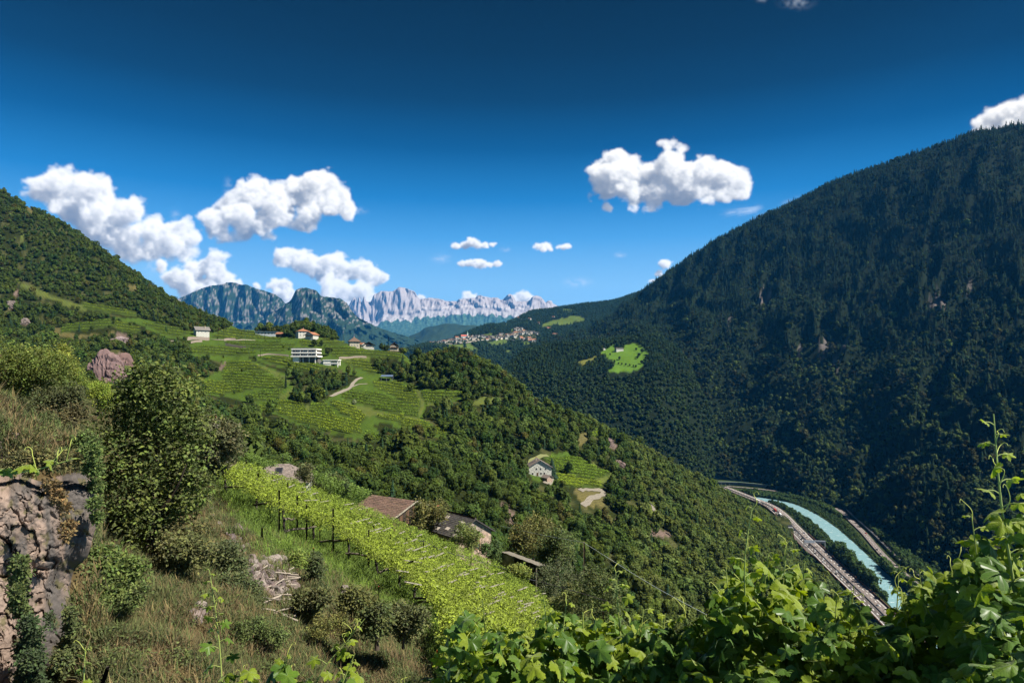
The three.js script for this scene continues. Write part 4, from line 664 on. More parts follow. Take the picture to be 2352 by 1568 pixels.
// ---------------------------------------------------------------- buildings
const plasterWhite = M({ color: rgb(.78, .76, .71), roughness: .9, map: scaled(mottle, .35), bumpMap: grain, bumpScale: .006 }), plasterCream = M({ color: rgb(.66, .58, .46), roughness: .9, map: scaled(mottle, .35) }), plasterPink = M({ color: rgb(.56, .40, .32), roughness: .95, map: scaled(mottle, .5), bumpMap: grain, bumpScale: .03 });
const tileGrey = M({ color: rgb(.26, .235, .23), roughness: .85, map: mottle }), tileBrown = M({ color: rgb(.22, .13, .09), roughness: .85, map: mottle }), tileOrange = M({ color: rgb(.52, .21, .11), roughness: .85, map: mottle }), tileDark = M({ color: rgb(.085, .075, .075), roughness: .85, map: mottle }), tilePink = M({ color: rgb(.34, .27, .25), roughness: .85, map: mottle });
const woodBrown = M({ color: rgb(.16, .085, .045), roughness: .85, map: scaled(mottle, .8) }), woodDark = M({ color: rgb(.05, .032, .022), roughness: .85, map: scaled(mottle, .8) }), woodGrey = M({ color: rgb(.30, .26, .21), roughness: .85, map: scaled(mottle, .8) }), woodPale = M({ color: rgb(.52, .46, .38), roughness: .85, map: scaled(mottle, .8) });
const paneDark = M({ color: rgb(.02, .022, .026), roughness: .12 }), frameWhite = M({ color: rgb(.7, .68, .64), roughness: .7 }), frameBrown = M({ color: rgb(.2, .1, .05), roughness: .8 }), stoneWall = M({ color: rgb(.45, .36, .31), roughness: .95, map: scaled(mottle, .6), bumpMap: grain, bumpScale: .08 });
function quadGeo(list) { const g = new GB(); for (const q of list) q.length === 4 ? g.quad(...q) : g.tri(...q); return g.build(); }
// a slab: a convex outline (3 or 4 points) given thickness downward
function slab(g, pts, th) { const lo = pts.map((p) => p.clone().add(V3(0, -th, 0))), n = pts.length; if (n === 4) g.quad(...pts).quad(lo[3], lo[2], lo[1], lo[0]); else g.tri(...pts).tri(lo[2], lo[1], lo[0]); for (let i = 0; i < n; i++) { const j = (i + 1) % n; g.quad(pts[j], pts[i], lo[i], lo[j]); } return g; }
// windows of a wall: child of the house; x, y = centre on the wall's face, side = front(+z) back right(+x) left
function windowAt(house, hw, hl, side, x, y, w, h, fm = frameWhite) {
  const o = new THREE.Group(); o.name = 'window'; house.add(o);
  const f = new GB(); f.box(-w / 2 - .1, -h / 2 - .1, .003, -w / 2, h / 2 + .1, .07).box(w / 2, -h / 2 - .1, .003, w / 2 + .1, h / 2 + .1, .07).box(-w / 2, h / 2, .003, w / 2, h / 2 + .1, .07).box(-w / 2, -h / 2 - .1, .003, w / 2, -h / 2, .1);
  part(o, 'frame', f.build(), fm); part(o, 'pane', new GB().box(-w / 2, -h / 2, .004, w / 2, h / 2, .03).build(), paneDark);
  if (side === 'front') o.position.set(x, y, hl); else if (side === 'back') { o.position.set(-x, y, -hl); o.rotation.y = Math.PI; } else if (side === 'right') { o.position.set(hw, y, -x); o.rotation.y = Math.PI / 2; } else { o.position.set(-hw, y, x); o.rotation.y = -Math.PI / 2; }
}
// w across the gable (x), l along the ridge (z), h to the eaves, rise of the roof; kind gable | hip | flat
function house({ w, l, h, rise = 2.4, over = .7, kind = 'gable', wall = plasterWhite, roof = tileBrown, base = 3, wins = [], door, chimney, balcony, fm, gable }) {
  const g = new THREE.Group(), hw = w / 2, hl = l / 2, b = new GB();
  b.box(-hw, -base, -hl, hw, h, hl); part(g, 'wall', b.build(), wall);
  if (kind === 'gable') {
    const gb = new GB(); for (const z of [hl, -hl]) { const s = Math.sign(z), A = V3(-hw, h, z), B = V3(hw, h, z), C = V3(0, h + rise - .02, z); gb.tri(...(s > 0 ? [A, B, C] : [B, A, C])); } part(g, 'gable', gb.build(), gable ?? wall);
    const k = over * rise / hw, r = new GB(), rz = hl + over, up = .16;
    slab(r, [V3(-hw - over, h - k + up, rz), V3(0, h + rise + up, rz), V3(0, h + rise + up, -rz), V3(-hw - over, h - k + up, -rz)], .18); slab(r, [V3(0, h + rise + up, rz), V3(hw + over, h - k + up, rz), V3(hw + over, h - k + up, -rz), V3(0, h + rise + up, -rz)], .18);
    part(g, 'roof', r.build(), roof);
  } else if (kind === 'hip') {
    const r = new GB(), ox = hw + over, oz = hl + over, rl = Math.max(0, hl - hw * .8), t = h + rise, A = V3(-ox, h - .1, oz), B = V3(ox, h - .1, oz), C = V3(ox, h - .1, -oz), D = V3(-ox, h - .1, -oz), E = V3(0, t, rl), G = V3(0, t, -rl);
    if (rl > 0) r.quad(B, C, G, E).quad(D, A, E, G); else r.tri(B, C, E).tri(D, A, E); r.tri(A, B, E).tri(C, D, G).quad(D, C, B, A); part(g, 'roof', r.build(), roof);
  } else { part(g, 'roof', new GB().box(-hw - over, h + .003, -hl - over, hw + over, h + .3, hl + over).build(), roof); }
  for (const q of wins) windowAt(g, hw, hl, q[0], q[1], q[2], q[3] ?? .9, q[4] ?? 1.2, fm);
  if (door) { const [side, x, dw = 1.1, dh = 2.1] = door, o = part(g, 'door', new GB().box(-dw / 2, 0, .003, dw / 2, dh, .07).build(), woodBrown); if (side === 'front') o.position.set(x, .05, hl); else { o.position.set(hw, .05, -x); o.rotation.y = Math.PI / 2; } }
  if (chimney) { const [x, z, ch] = chimney, c = new GB().box(x - .35, h - .3, z - .35, x + .35, ch, z + .35); const m = part(g, 'chimney', c.build(), plasterCream); part(m, 'cap', new GB().box(x - .5, ch + .003, z - .5, x + .5, ch + .14, z + .5).build(), tileOrange); }
  if (balcony) { const [x0, x1, y] = balcony, o = new THREE.Group(); o.name = 'balcony'; g.add(o); part(o, 'floor', new GB().box(x0, y - .12, hl + .003, x1, y, hl + 1.2).build(), woodBrown); part(o, 'railing', new GB().box(x0, y + .003, hl + 1.1, x1, y + .95, hl + 1.17).build(), woodBrown); }
  return g;
}
function place(o, S, px, py, yaw, name, label, dy = 0, cat = 'house', group, clear = 9, dmin = 0) { const p = S.hit(px, py, dmin); o.position.copy(p); o.position.y += dy; o.rotation.y = yaw; add(o, name, label, cat, group); CLEAR.push([p.x, p.z, clear]); return p; }
const grid = (side, xs, ys, w, h) => xs.flatMap((x) => ys.map((y) => [side, x, y, w, h]));
// white farmhouse by the road on the left hill: gable and long side to the right
place(house({ w: 10, l: 14, h: 7.2, rise: 3.4, over: 1.3, roof: tileGrey, wins: [...grid('front', [-3, 0, 3], [1.8, 5], 1, 1.3), ...grid('right', [-4.5, -1, 3], [5], 1, 1.3)], door: ['front', -1], chimney: [2.5, -3, 11.5] }), hillB, 462, 772, -.85, 'farmhouse', 'white farmhouse with grey roof beside the pale road wall', 0, 'farmhouse', null, 13); SIGHT.push([430, 485, 735, 785, 790]);
place(house({ w: 26, l: 9, h: 3.6, kind: 'flat', over: 1.2, wall: M({ color: rgb(.35, .38, .40), roughness: .7 }), roof: M({ color: rgb(.22, .30, .36), roughness: .4, metalness: .3 }), wins: grid('front', [-9, -5, -1, 3, 7], [1.7], 2.2, 1.6) }), hillB, 613, 769, .1, 'low_building', 'long low building with flat bluish roof on the crest', 0, 'building', null, 14); SIGHT.push([590, 640, 750, 775, 800]);
place(house({ w: 9, l: 12, h: 2.8, rise: 2, over: 1, roof: tileOrange, wall: woodBrown, gable: woodBrown, wins: grid('right', [-3, 0, 3], [1.5], 1, 1) }), hillB, 648, 772, 1.35, 'cottage', 'low brown cottage with orange roof', 0, 'cottage', null, 9); SIGHT.push([630, 672, 755, 780, 800]);
place(house({ w: 12, l: 15, h: 6.5, rise: 3, over: 1.2, kind: 'hip', roof: tileOrange, wins: [...grid('front', [-3.5, 0, 3.5], [1.8, 4.8], 1.1, 1.3), ...grid('right', [-4, 0, 4], [1.8, 4.8], 1.1, 1.3)], chimney: [1, 0, 10.6] }), hillB, 694, 774, .5, 'villa', 'large white villa with orange hipped roof below the wooded knoll', 0, 'villa', null, 13); SIGHT.push([670, 735, 742, 785, 800]);
place(house({ w: 10, l: 11, h: 4.8, rise: 2.8, over: 1.1, roof: tileOrange, wins: [...grid('front', [-2.5, 2.5], [1.6, 3.9], 1.1, 1.2)], balcony: [-4, 4, 2.8] }), hillB, 716, 778, -.3, 'villa', 'smaller white wing with orange gable roof next to the villa', 0, 'villa', null, 10);
place(house({ w: 11, l: 11, h: 6, rise: 5, over: 1.4, kind: 'hip', roof: tileBrown, wall: plasterCream, wins: [...grid('front', [-3, 0, 3], [1.6, 4.4], 1, 1.2), ...grid('right', [-3, 0, 3], [4.4], 1, 1.2)], chimney: [0, 0, 12.2] }), hillB, 813, 797, .35, 'farmhouse', 'cream house with brown pyramid roof on the ridge', 0, 'farmhouse', null, 11); SIGHT.push([792, 830, 775, 805, 790]);
place(house({ w: 7, l: 9, h: 3, rise: 2, roof: tileOrange }), hillB, 830, 797, .9, 'shed', 'small shed with orange roof between pyramid-roofed house and barn', 0, 'shed', null, 7);
place(house({ w: 12, l: 13, h: 4.4, rise: 3.2, over: 1.5, roof: tileDark, gable: woodDark, wins: [['front', 0, 3.2, 6, 2.4]], fm: frameBrown }), hillB, 846, 800, .25, 'barn', 'white-cornered barn with dark roof and dark wooden gable', 0, 'barn', null, 10); SIGHT.push([828, 866, 780, 806, 790]);
place(house({ w: 9.5, l: 9.5, h: 4.8, rise: 3.8, over: 1.1, roof: tileBrown, wall: plasterCream, gable: woodBrown, wins: grid('front', [-2.4, 0, 2.4], [1.4, 3.7], 1, 1.2), balcony: [-4.4, 4.4, 2.5] }), hillB, 905, 804, .2, 'farmhouse', 'house with brown steep gable and wooden balcony at the ridge end', 0, 'farmhouse', null, 9); SIGHT.push([890, 922, 785, 810, 780]);
{ // pylon beside it
  const g = new THREE.Group(), p = hillB.hit(892, 800), b = new GB(); for (const x of [-.7, .7]) for (const z of [-.7, .7]) b.bar(V3(x, 0, z), V3(x * .2, 15, z * .2), .12, .1, 5); for (let i = 1; i < 7; i++) b.bar(V3(-.7 + i * .08, i * 2, .7 - i * .08), V3(.7 - i * .08, i * 2 + 1.6, .6 - i * .08), .06, .06, 4); part(g, 'lattice', b.build(), darkSteel); part(g, 'crossarm', new GB().box(-2, 13, -.1, 2, 13.2, .1).build(), darkSteel); g.position.copy(p); add(g, 'pylon', 'thin lattice pylon beside the brown gabled house', 'pylon');
}
{ // modern house: stacked white bands over dark glass, flat roof
  const g = new THREE.Group(), W = 25, D = 12, white = M({ color: rgb(.74, .70, .64), roughness: .75 }), glass = M({ color: rgb(.05, .045, .04), roughness: .25 }), roofM = M({ color: rgb(.09, .09, .10), roughness: .6 }), q = (a, b, c, d, e, f) => new GB().box(a, b, c, d, e, f).build();
  part(g, 'basement_wall', q(-W / 2 + 1, -4, -D / 2, -W / 2 + 7, 3, D / 2 - .5), white); part(g, 'basement_wall', q(-W / 2 + 7, -4, -D / 2, W / 2 - 1, 3, D / 2 - 5), M({ color: rgb(.10, .09, .08), roughness: .8 }));
  for (const x of [-1.5, 4.5, 10.5]) part(g, 'pillar', q(x - .25, -4, D / 2 - 1.2, x + .25, 3, D / 2 - .7), white);
  for (let f = 0; f < 2; f++) {
    const y = 3 + f * 3.4; part(g, 'band', q(-W / 2 - (f ? 0 : .6), y + .003, -D / 2, W / 2 + (f ? 0 : .8), y + 1.25, D / 2 + .8), white); part(g, 'wall', q(-W / 2 + .5, y + 1.253, -D / 2 + .3, W / 2 - .5, y + 3.4, D / 2 - 1.2), glass);
    for (const x of [-12, -3.9, 3.4, 11.7]) part(g, 'pillar', q(x - .35, y + 1.253, D / 2 - .9, x + .35, y + 3.4, D / 2 + .2), white);
    for (let i = 0; i < 9; i++) { const o = new THREE.Group(); o.name = 'window'; o.position.set(-10.6 + i * 2.65, y + 2.3, D / 2 - 1.19); g.add(o); part(o, 'frame', new GB().box(-1.1, -1, 0, -1, 1, .12).box(1, -1, 0, 1.1, 1, .12).box(-1, .9, 0, 1, 1, .12).build(), frameWhite); part(o, 'pane', q(-1, -1, .01, 1, .9, .05), paneDark); }
  }
  part(g, 'band', q(-W / 2, 9.803, -D / 2, W / 2, 10.9, D / 2 + .8), white); part(g, 'roof', q(-W / 2 - .3, 10.903, -D / 2, W / 2 - 4, 11.5, D / 2 - 1), roofM); part(g, 'solar_panel', q(-9, 11.6, -3, 5, 11.75, 3), M({ color: rgb(.03, .04, .08), roughness: .2 }));
  const p = hillB.hit(704, 830); g.position.copy(p).add(V3(0, 1.2, 0)); g.rotation.y = -.1; add(g, 'modern_house', 'modern white house of stacked bands with dark windows and flat roof', 'house'); CLEAR.push([p.x, p.z, 19]); SIGHT.push([668, 735, 795, 835, 720]);
  const a = new THREE.Group(); part(a, 'wall', q(-7, -3, -4, 0, 3.2, 4), white); part(a, 'back_wall', q(0, -3, -4, 7, 3.2, -3), white); part(a, 'roof', q(-7.4, 3.2, -4.4, 7.6, 4, 4.4), white); part(a, 'parapet', q(-7, 0, 4.003, 7.2, .9, 4.2), white); part(a, 'pillar', q(6.6, -3, 3.4, 7.2, 3.197, 4), white); part(a, 'wall_end', q(-11.5, -3, -3.5, -7.003, 3, 3), M({ color: rgb(.3, .28, .25), roughness: .8 }));
  const pa = hillB.hit(762, 838); a.position.copy(pa).add(V3(0, 1, 0)); a.rotation.y = -.08; add(a, 'garden_annex', 'low white annex with open porch beside the modern house', 'annex'); CLEAR.push([pa.x, pa.z, 12]); SIGHT.push([730, 778, 810, 842, 700]);
}
{ // solar-roofed shelter
  const g = new THREE.Group(), q = (a, b, c, d, e, f) => new GB().box(a, b, c, d, e, f).build(), p = hillB.hit(889, 873); const r = new GB(); slab(r, [V3(-5.6, 3.4, 3.4), V3(5.6, 3.4, 3.4), V3(5.0, 5, -3.4), V3(-5.8, 5, -3.4)], .15); part(g, 'solar_roof', r.build(), M({ color: rgb(.10, .14, .22), roughness: .3 }));
  for (const x of [-5, 0, 5]) for (const z of [-2.8, 2.8]) part(g, 'post', q(x - .1, -1, z - .1, x + .1, z > 0 ? 3.3 : 4.7, z + .1), steel); part(g, 'table', q(-2, .8, -1, 3, 1.1, 1), woodPale);
  g.position.copy(p); add(g, 'solar_shelter', 'open shelter with dark blue solar roof above the large vineyard', 'shelter'); CLEAR.push([p.x, p.z, 8]); SIGHT.push([870, 912, 850, 882, 620]);
}
// lone white farmhouse among the woods with a spruce beside it
{
  const p = place(house({ w: 14.5, l: 11, h: 5.6, rise: 4.2, over: 1, roof: tilePink, wins: [...grid('front', [-2.2, .4, 3.6], [4.4], 1.1, 1.2), ...grid('front', [-4.6, .6, 2.8], [1.5], 1.2, 1.2), ['right', 0, 3, .9, 1.2]], door: ['front', -1.5], chimney: [-1.5, 0, 11] }), hillB, 1237, 1090, .12, 'farmhouse', 'white farmhouse with brown gable roof among trees beside the dark green vineyard', 0, 'farmhouse', null, 12); SIGHT.push([1210, 1268, 1058, 1100, 480], [1300, 1390, 1120, 1170, 450]);
  place(house({ w: 4, l: 5, h: 2.4, rise: 1.2, roof: tilePink, wall: plasterPink }), hillB, 1257, 1104, .6, 'shed', 'small pink shed below the lone white farmhouse', 0, 'shed', null, 5);
}
// house on the meadow of the spur
{ const p = place(house({ w: 11, l: 21, h: 6.6, rise: 2.4, over: .9, roof: tileDark, wall: plasterWhite, gable: woodBrown, wins: [...grid('right', [-6, -2, 2, 6], [1.7], 1, 1.2), ['front', 0, 4.8, 3, 2]] }), spur, 1422, 806, -1.25, 'farmhouse', 'white meadow farmhouse with dark roof on the spur', 0, 'farmhouse', null, 16); SIGHT.push([1400, 1440, 790, 812, 1830]); place(house({ w: 6, l: 8, h: 3, rise: 1.6, roof: tileGrey }), spur, 1593 - 206, 803, .4, 'shed', 'small grey shed among trees beside the meadow farmhouse', 0, 'shed', null, 6); }
// retaining walls, tracks and bits of road on the hill
function drape(S, pts, w, dy, mat, name, label, n = 40, dmin = 0) { const w3 = pts.map((q) => S.hit(q[0], q[1], dmin)).filter(Boolean), c = new THREE.CatmullRomCurve3(w3), g = new GB(), up = V3(0, 1, 0), P2 = c.getSpacedPoints(n), L = [], R = []; P2.forEach((p, i) => { const t = V3().subVectors(P2[Math.min(i + 1, n)], P2[Math.max(i - 1, 0)]).setY(0).normalize(), s = V3().crossVectors(t, up).multiplyScalar(w / 2), l = p.clone().add(s), r = p.clone().sub(s); l.y = S.height(l.x, l.z) + dy; r.y = S.height(r.x, r.z) + dy; L.push(l); R.push(r); CLEAR.push([p.x, p.z, w / 2 + 2.5]); }); for (let i = 0; i < n; i++) g.quad(L[i], L[i + 1], R[i + 1], R[i], null, up); setStruct(g.build(), mat, name, label); }
const gravel = M({ color: rgb(.44, .385, .32), roughness: .95, map: scaled(mottle, .3), side: THREE.DoubleSide });
drape(hillB, z2(1300, 1122, 1360, 1095, 1420, 1070, 1470, 1042, 1490, 1008, 1520, 980, 1565, 963), 3.2, .35, gravel, 'gravel_track', 'pale gravel track climbing between vineyard and wood');
drape(hillB, z2(1480, 1042, 1540, 1020, 1610, 1015), 1.6, .35, gravel, 'gravel_track', 'side branch of the pale track along a vineyard edge');
drape(hillB, z1(1060, 1199, 1160, 1196, 1300, 1186, 1420, 1192, 1600, 1195), 3.4, .4, gravel, 'hill_road', 'pale road passing below the white farmhouse');
drape(hillB, z4(265, 370, 275, 325, 330, 298, 430, 275), 2.6, .35, M({ color: rgb(.17, .18, .065), roughness: .95, side: THREE.DoubleSide }), 'farm_track', 'grassy track curving behind the lone farmhouse');
drape(hillB, z4(745, 725, 790, 690, 860, 650, 930, 612, 930, 590, 840, 585, 720, 592), 3.4, .35, gravel, 'farm_road', 'white hairpin road below the light green vineyard');
drape(hillB, z4(420, 530, 440, 500, 455, 470), 5, .35, gravel, 'farm_yard', 'pale yard below the lone farmhouse', 10);
drape(hillB, z4(1060, 735, 1100, 742, 1135, 738), 2.6, .4, gravel, 'farm_road', 'short white piece of road among the trees', 8); drape(hillB, z4(1325, 688, 1350, 700, 1385, 780), 2.6, .4, gravel, 'farm_road', 'short white bend of road in the wooded slope', 8); drape(hillB, z4(1665, 880, 1700, 885, 1710, 900), 3, .4, gravel, 'farm_road', 'small white patch of road deep in the wooded slope', 8);
drape(hillB, z2(1140, 830, 1180, 815, 1205, 795), 4, .5, M({ color: rgb(.7, .66, .6), roughness: .8, side: THREE.DoubleSide }), 'driveway', 'white driveway between the modern house and its annex', 8);
function retaining(pts, h, name, label) { const w3 = pts.map((q) => hillB.hit(q[0], q[1])).filter(Boolean), c = new THREE.CatmullRomCurve3(w3), g = new GB(), n = 14, Q = c.getSpacedPoints(n); Q.forEach((p) => { p.y = hillB.height(p.x, p.z); CLEAR.push([p.x, p.z, 5]); }); for (let i = 0; i < n; i++) { const a = Q[i], b = Q[i + 1], u = V3(0, h, 0), d = V3(0, -1, 0), k = V3(0, 0, -.6); g.quad(a.clone().add(d), b.clone().add(d), b.clone().add(u), a.clone().add(u)); g.quad(a.clone().add(u), b.clone().add(u), b.clone().add(u).add(k), a.clone().add(u).add(k)); g.quad(b.clone().add(d).add(k), a.clone().add(d).add(k), a.clone().add(u).add(k), b.clone().add(u).add(k)); } const m = new THREE.Mesh(g.build(), stoneWall); add(m, name, label, 'wall'); }
retaining(z1(1150, 1200, 1180, 1192, 1240, 1190, 1310, 1194), 3.4, 'retaining_wall', 'long pinkish retaining wall below the white farmhouse'); retaining(z1(1195, 1212, 1225, 1206, 1265, 1204), 2.2, 'retaining_wall', 'short lower retaining wall below the long one'); retaining(z1(1405, 1197, 1440, 1194, 1475, 1195), 2.6, 'retaining_wall', 'short pale wall along the road past the farmhouse'); retaining(z1(1412, 1226, 1470, 1236, 1540, 1244), 2.6, 'retaining_wall', 'sloping pale wall in the vineyard below the road'); retaining(z2(1370, 808, 1480, 800, 1600, 798), 2, 'retaining_wall', 'long low stone wall under the ridge vineyard'); retaining(z2(690, 782, 800, 772, 950, 785), 1.5, 'retaining_wall', 'low grey wall leading to the modern house');
// power poles on the crest
for (const [x, y, l] of [[551, 632, 'beside the grass slope'], [748, 640, 'in the middle of the crest vineyard'], [877, 672, 'above the terraced vineyard'], [1237, 640, 'near the villa hedge'], [1292, 650, 'first past the villa'], [1411, 668, 'below the pyramid-roofed house'], [403, 600, 'next to the white farmhouse'], [1113 - 400, 800, 'over the modern house']]) { const [q] = z2(x, y), p = hillB.hit(q[0], q[1]), g = new THREE.Group(); if (!p) continue; part(g, 'post', new GB().bar(V3(0, -1, 0), V3(0, 9, 0), .2, .14, 7).build(), woodGrey); part(g, 'crossarm', new GB().box(-.9, 8.3, -.08, .9, 8.45, .08).build(), woodGrey); g.position.copy(p); add(g, 'power_pole', `thin grey power pole ${l}`, 'pole', 'power poles on the vineyard crest'); }
// red crag above the bushes on the hill, a few smaller ones
const cragMat = M({ vertexColors: true, roughness: .95, side: THREE.DoubleSide, flatShading: true, bumpMap: scaled(grain, .5), bumpScale: .25 });
function crag(px, py, w, h, dep, seed, name, label, col) {
  const p = hillB.hit(px, py), g = new THREE.IcosahedronGeometry(1, 20), q = g.attributes.position, c = [], v = V3();
  for (let i = 0; i < q.count; i++) { v.fromBufferAttribute(q, i); const n = ridge2(v.x * 2.2 + v.y + seed, v.y * 1.3 - v.x * .6, 4), wl = worley(v.x * 2.1 + v.z * 1.3 + seed, v.y * 1.5 - v.z, seed), k = 1 + .10 * n + .42 * (wl.r[0] - .5) + .7 * (wl.r[1] - .5) * wl.r[3] + .5 * (wl.r[2] - .5) * wl.r[4] - .18 * sstep(.12, 0, wl.edge); q.setXYZ(i, v.x * w * k, v.y * h * k, v.z * dep * k); const m = .5 + .5 * fbm3(v.x * 3, v.y * 6, v.z * 3 + seed, 3); c.push(col[0] * (.55 + .8 * m), col[1] * (.5 + .85 * m), col[2] * (.5 + .9 * m)); }
  g.setAttribute('color', new THREE.Float32BufferAttribute(c, 3)); g.computeVertexNormals(); const o = new THREE.Mesh(g, cragMat); o.castShadow = o.receiveShadow = true; o.position.copy(p); add(o, name, label, 'rock'); CLEAR.push([p.x, p.z, w * .8]);
}

crag(244, 872, 11, 17, 9, 3, 'red_crag', 'red rock crag rising out of the bushes', [.15, .098, .092]);
crag(284, 862, 7, 13, 7, 9, 'red_crag', 'darker buttress at the side of the red crag', [.13, .08, .07]);
crag(276, 786, 9, 4, 5, 5, 'grey_crag', 'pinkish rock band below the upper terrace vineyard', [.2, .155, .15]);
crag(26, 705, 5, 6, 5, 7, 'grey_crag', 'grey crag high on the wooded slope', [.17, .14, .12]); crag(57, 742, 5, 5, 4, 11, 'grey_crag', 'smaller grey crag below the high one', [.17, .14, .12]); crag(1400, 1020, 4.5, 6, 4, 13, 'red_crag', 'pinkish crag at the edge of the wood above the lone farmhouse', [.17, .125, .105]); crag(1424, 1068, 4, 4, 3, 15, 'red_crag', 'broken pinkish rocks on the slope beside the lone farmhouse', [.17, .125, .105]); 
// ---------------------------------------------------------------- the village on the plateau
{
  const r = rng(77), whites = [plasterWhite, plasterCream, M({ color: rgb(.6, .5, .42), roughness: .9 })], roofs = [tileDark, tileBrown, tileOrange, tileGrey];
  const roofWord = ['dark', 'brown', 'orange', 'grey'], wallWord = ['white', 'cream', 'tan'];
  const protos = roofs.map((rf, i) => whites.map((wl) => house({ w: 11, l: 13 + i, h: 7, rise: 3.6, over: 1.2, roof: rf, wall: wl, gable: i % 2 ? woodBrown : wl, wins: [...grid('front', [-3.2, 0, 3.2], [2, 5], 1.6, 1.6), ...grid('right', [-3.5, 0, 3.5], [2, 5], 1.6, 1.6)] })));
  const spots = [], rowsV = [ // picture points from the enlarged view of the village
    [40, 575, 75, 570, 100, 590, 140, 595, 160, 600], [205, 600, 240, 590, 270, 600, 300, 590, 330, 590, 350, 600, 375, 585], [400, 570, 430, 560, 455, 575, 480, 590, 500, 560, 520, 580, 540, 590, 570, 590, 610, 590], [470, 540, 510, 535, 545, 530, 580, 535, 610, 545, 640, 555, 680, 560, 715, 560], [740, 510, 770, 545, 790, 520, 810, 500, 830, 550, 850, 520, 870, 540, 900, 555, 880, 500, 920, 500], [985, 500, 1010, 510, 1035, 505, 1060, 555, 1090, 515, 1110, 530, 1130, 520, 1155, 525, 1095, 495],
    [1180, 550, 1210, 555, 1230, 545, 1240, 500, 1265, 515, 1290, 500, 1310, 535, 1335, 520, 1360, 525, 1385, 530, 1280, 465, 1320, 460, 1400, 480, 1420, 495], [1440, 470, 1465, 490, 1490, 480, 1510, 505, 1530, 515, 1525, 455, 1500, 460, 1480, 505], [1555, 440, 1580, 430, 1570, 480, 1595, 475, 1610, 440, 1630, 460, 1645, 430, 1660, 455, 1590, 400, 1560, 405, 1630, 395, 1610, 380, 1580, 370, 1650, 375, 1540, 390], [1690, 410, 1720, 415, 1750, 420, 1740, 440, 1770, 470, 1680, 440, 1810, 430, 1840, 440, 1870, 430], [1640, 530, 1670, 545, 1700, 545, 1750, 545, 1780, 540, 1800, 550, 1820, 555, 1800, 580, 1830, 585, 1860, 575, 1885, 580], [2210, 470, 2245, 475, 1785, 200, 1800, 205, 2200, 175, 2085, 365, 2120, 370, 1600, 190, 1650, 215, 1930, 460, 1960, 280],
  ];
  const where = ['on the lone knoll', 'along the low edge', 'by the pale embankment', 'below the church', 'above the embankment', 'beside the embankment bend', 'in the middle', 'on the rise', 'in the crowded upper quarter', 'at the wooded upper edge', 'in the detached lower quarter', 'in the wooded hill'];
  rowsV.forEach((q, k) => { for (let i = 0; i < q.length; i += 2) spots.push([q[i], q[i + 1], k]); });
  for (const [x, y, k] of spots) {
    const [q] = zv(x, y + 4); let p = hillV.hit(q[0], q[1], 2900); if (!p) continue;
    const i = k === 10 || k === 11 ? (r() < .7 ? 2 : 0) : [0, 0, 1, 0, 3, 1, 2][Math.floor(r() * 7)], j = [0, 0, 0, 0, 0, 1, 2][Math.floor(r() * 7)], o = protos[i][j].clone(), s = .95 + .35 * r();
    o.position.copy(p); o.scale.setScalar(s); o.rotation.y = (r() < .5 ? 0 : 1.57) + (r() - .5) * .8 + .4;
    add(o, 'village_house', `${wallWord[j]} house with ${roofWord[i]} roof, ${ORD[spots.filter((t) => t[2] === k && (t[0] < x || (t[0] === x && t[1] < y))).length]} from the knoll ${where[k]}`, 'house', 'houses of the village'); CLEAR.push([p.x, p.z, 13]);
  }
  const c = new THREE.Group(), wl = M({ color: rgb(.8, .78, .75), roughness: .9 }), red = M({ color: rgb(.50, .12, .08), roughness: .8 }), p = hillV.hit(...zv(690, 515)[0], 2900);
  part(c, 'wall', new GB().box(-22, -4, -6, 8, 9, 6).build(), wl); const rf = new GB(); slab(rf, [V3(-23, 8.8, 7), V3(8.5, 8.8, 7), V3(8.5, 16, 0), V3(-23, 16, 0)], .3); slab(rf, [V3(8.5, 8.8, -7), V3(-23, 8.8, -7), V3(-23, 16, 0), V3(8.5, 16, 0)], .3); part(c, 'roof', rf.build(), red); part(c, 'tower', new GB().box(9, -4, -3, 15, 22, 3).build(), wl); const sp = new THREE.ConeGeometry(4, 13, 4).rotateY(Math.PI / 4).translate(12, 28.6, 0); part(c, 'spire', sp, M({ color: rgb(.12, .26, .2), roughness: .6 })); part(c, 'gable', new GB().tri(V3(8.003, 9, 6), V3(8.003, 9, -6), V3(8.003, 15.7, 0)).build(), wl);
  for (const x of [-18, -12, -6, 0]) windowAt(c, 8, 6, 'front', x, 4.5, 1.6, 4); windowAt(c, 15, 3, 'front', 12, 17, 1.6, 2.6);
  c.position.copy(p); add(c, 'church', 'village church with red roof and white tower under a green spire', 'church'); CLEAR.push([p.x, p.z, 22]);
  const emb = hillV; drape(hillV, zv(320, 632, 450, 622, 600, 612, 720, 600, 830, 582, 940, 565, 1000, 552), 14, 1.5, M({ color: rgb(.40, .34, .30), roughness: .95, side: THREE.DoubleSide }), 'embankment_road', 'pale road embankment below the village', 40, 2900);
  drape(hillV, zv(1400, 548, 1500, 555, 1590, 560), 8, 1.5, M({ color: rgb(.12, .12, .13), roughness: .9, side: THREE.DoubleSide }), 'village_road', 'dark road beside the middle of the village', 12, 2900);
}
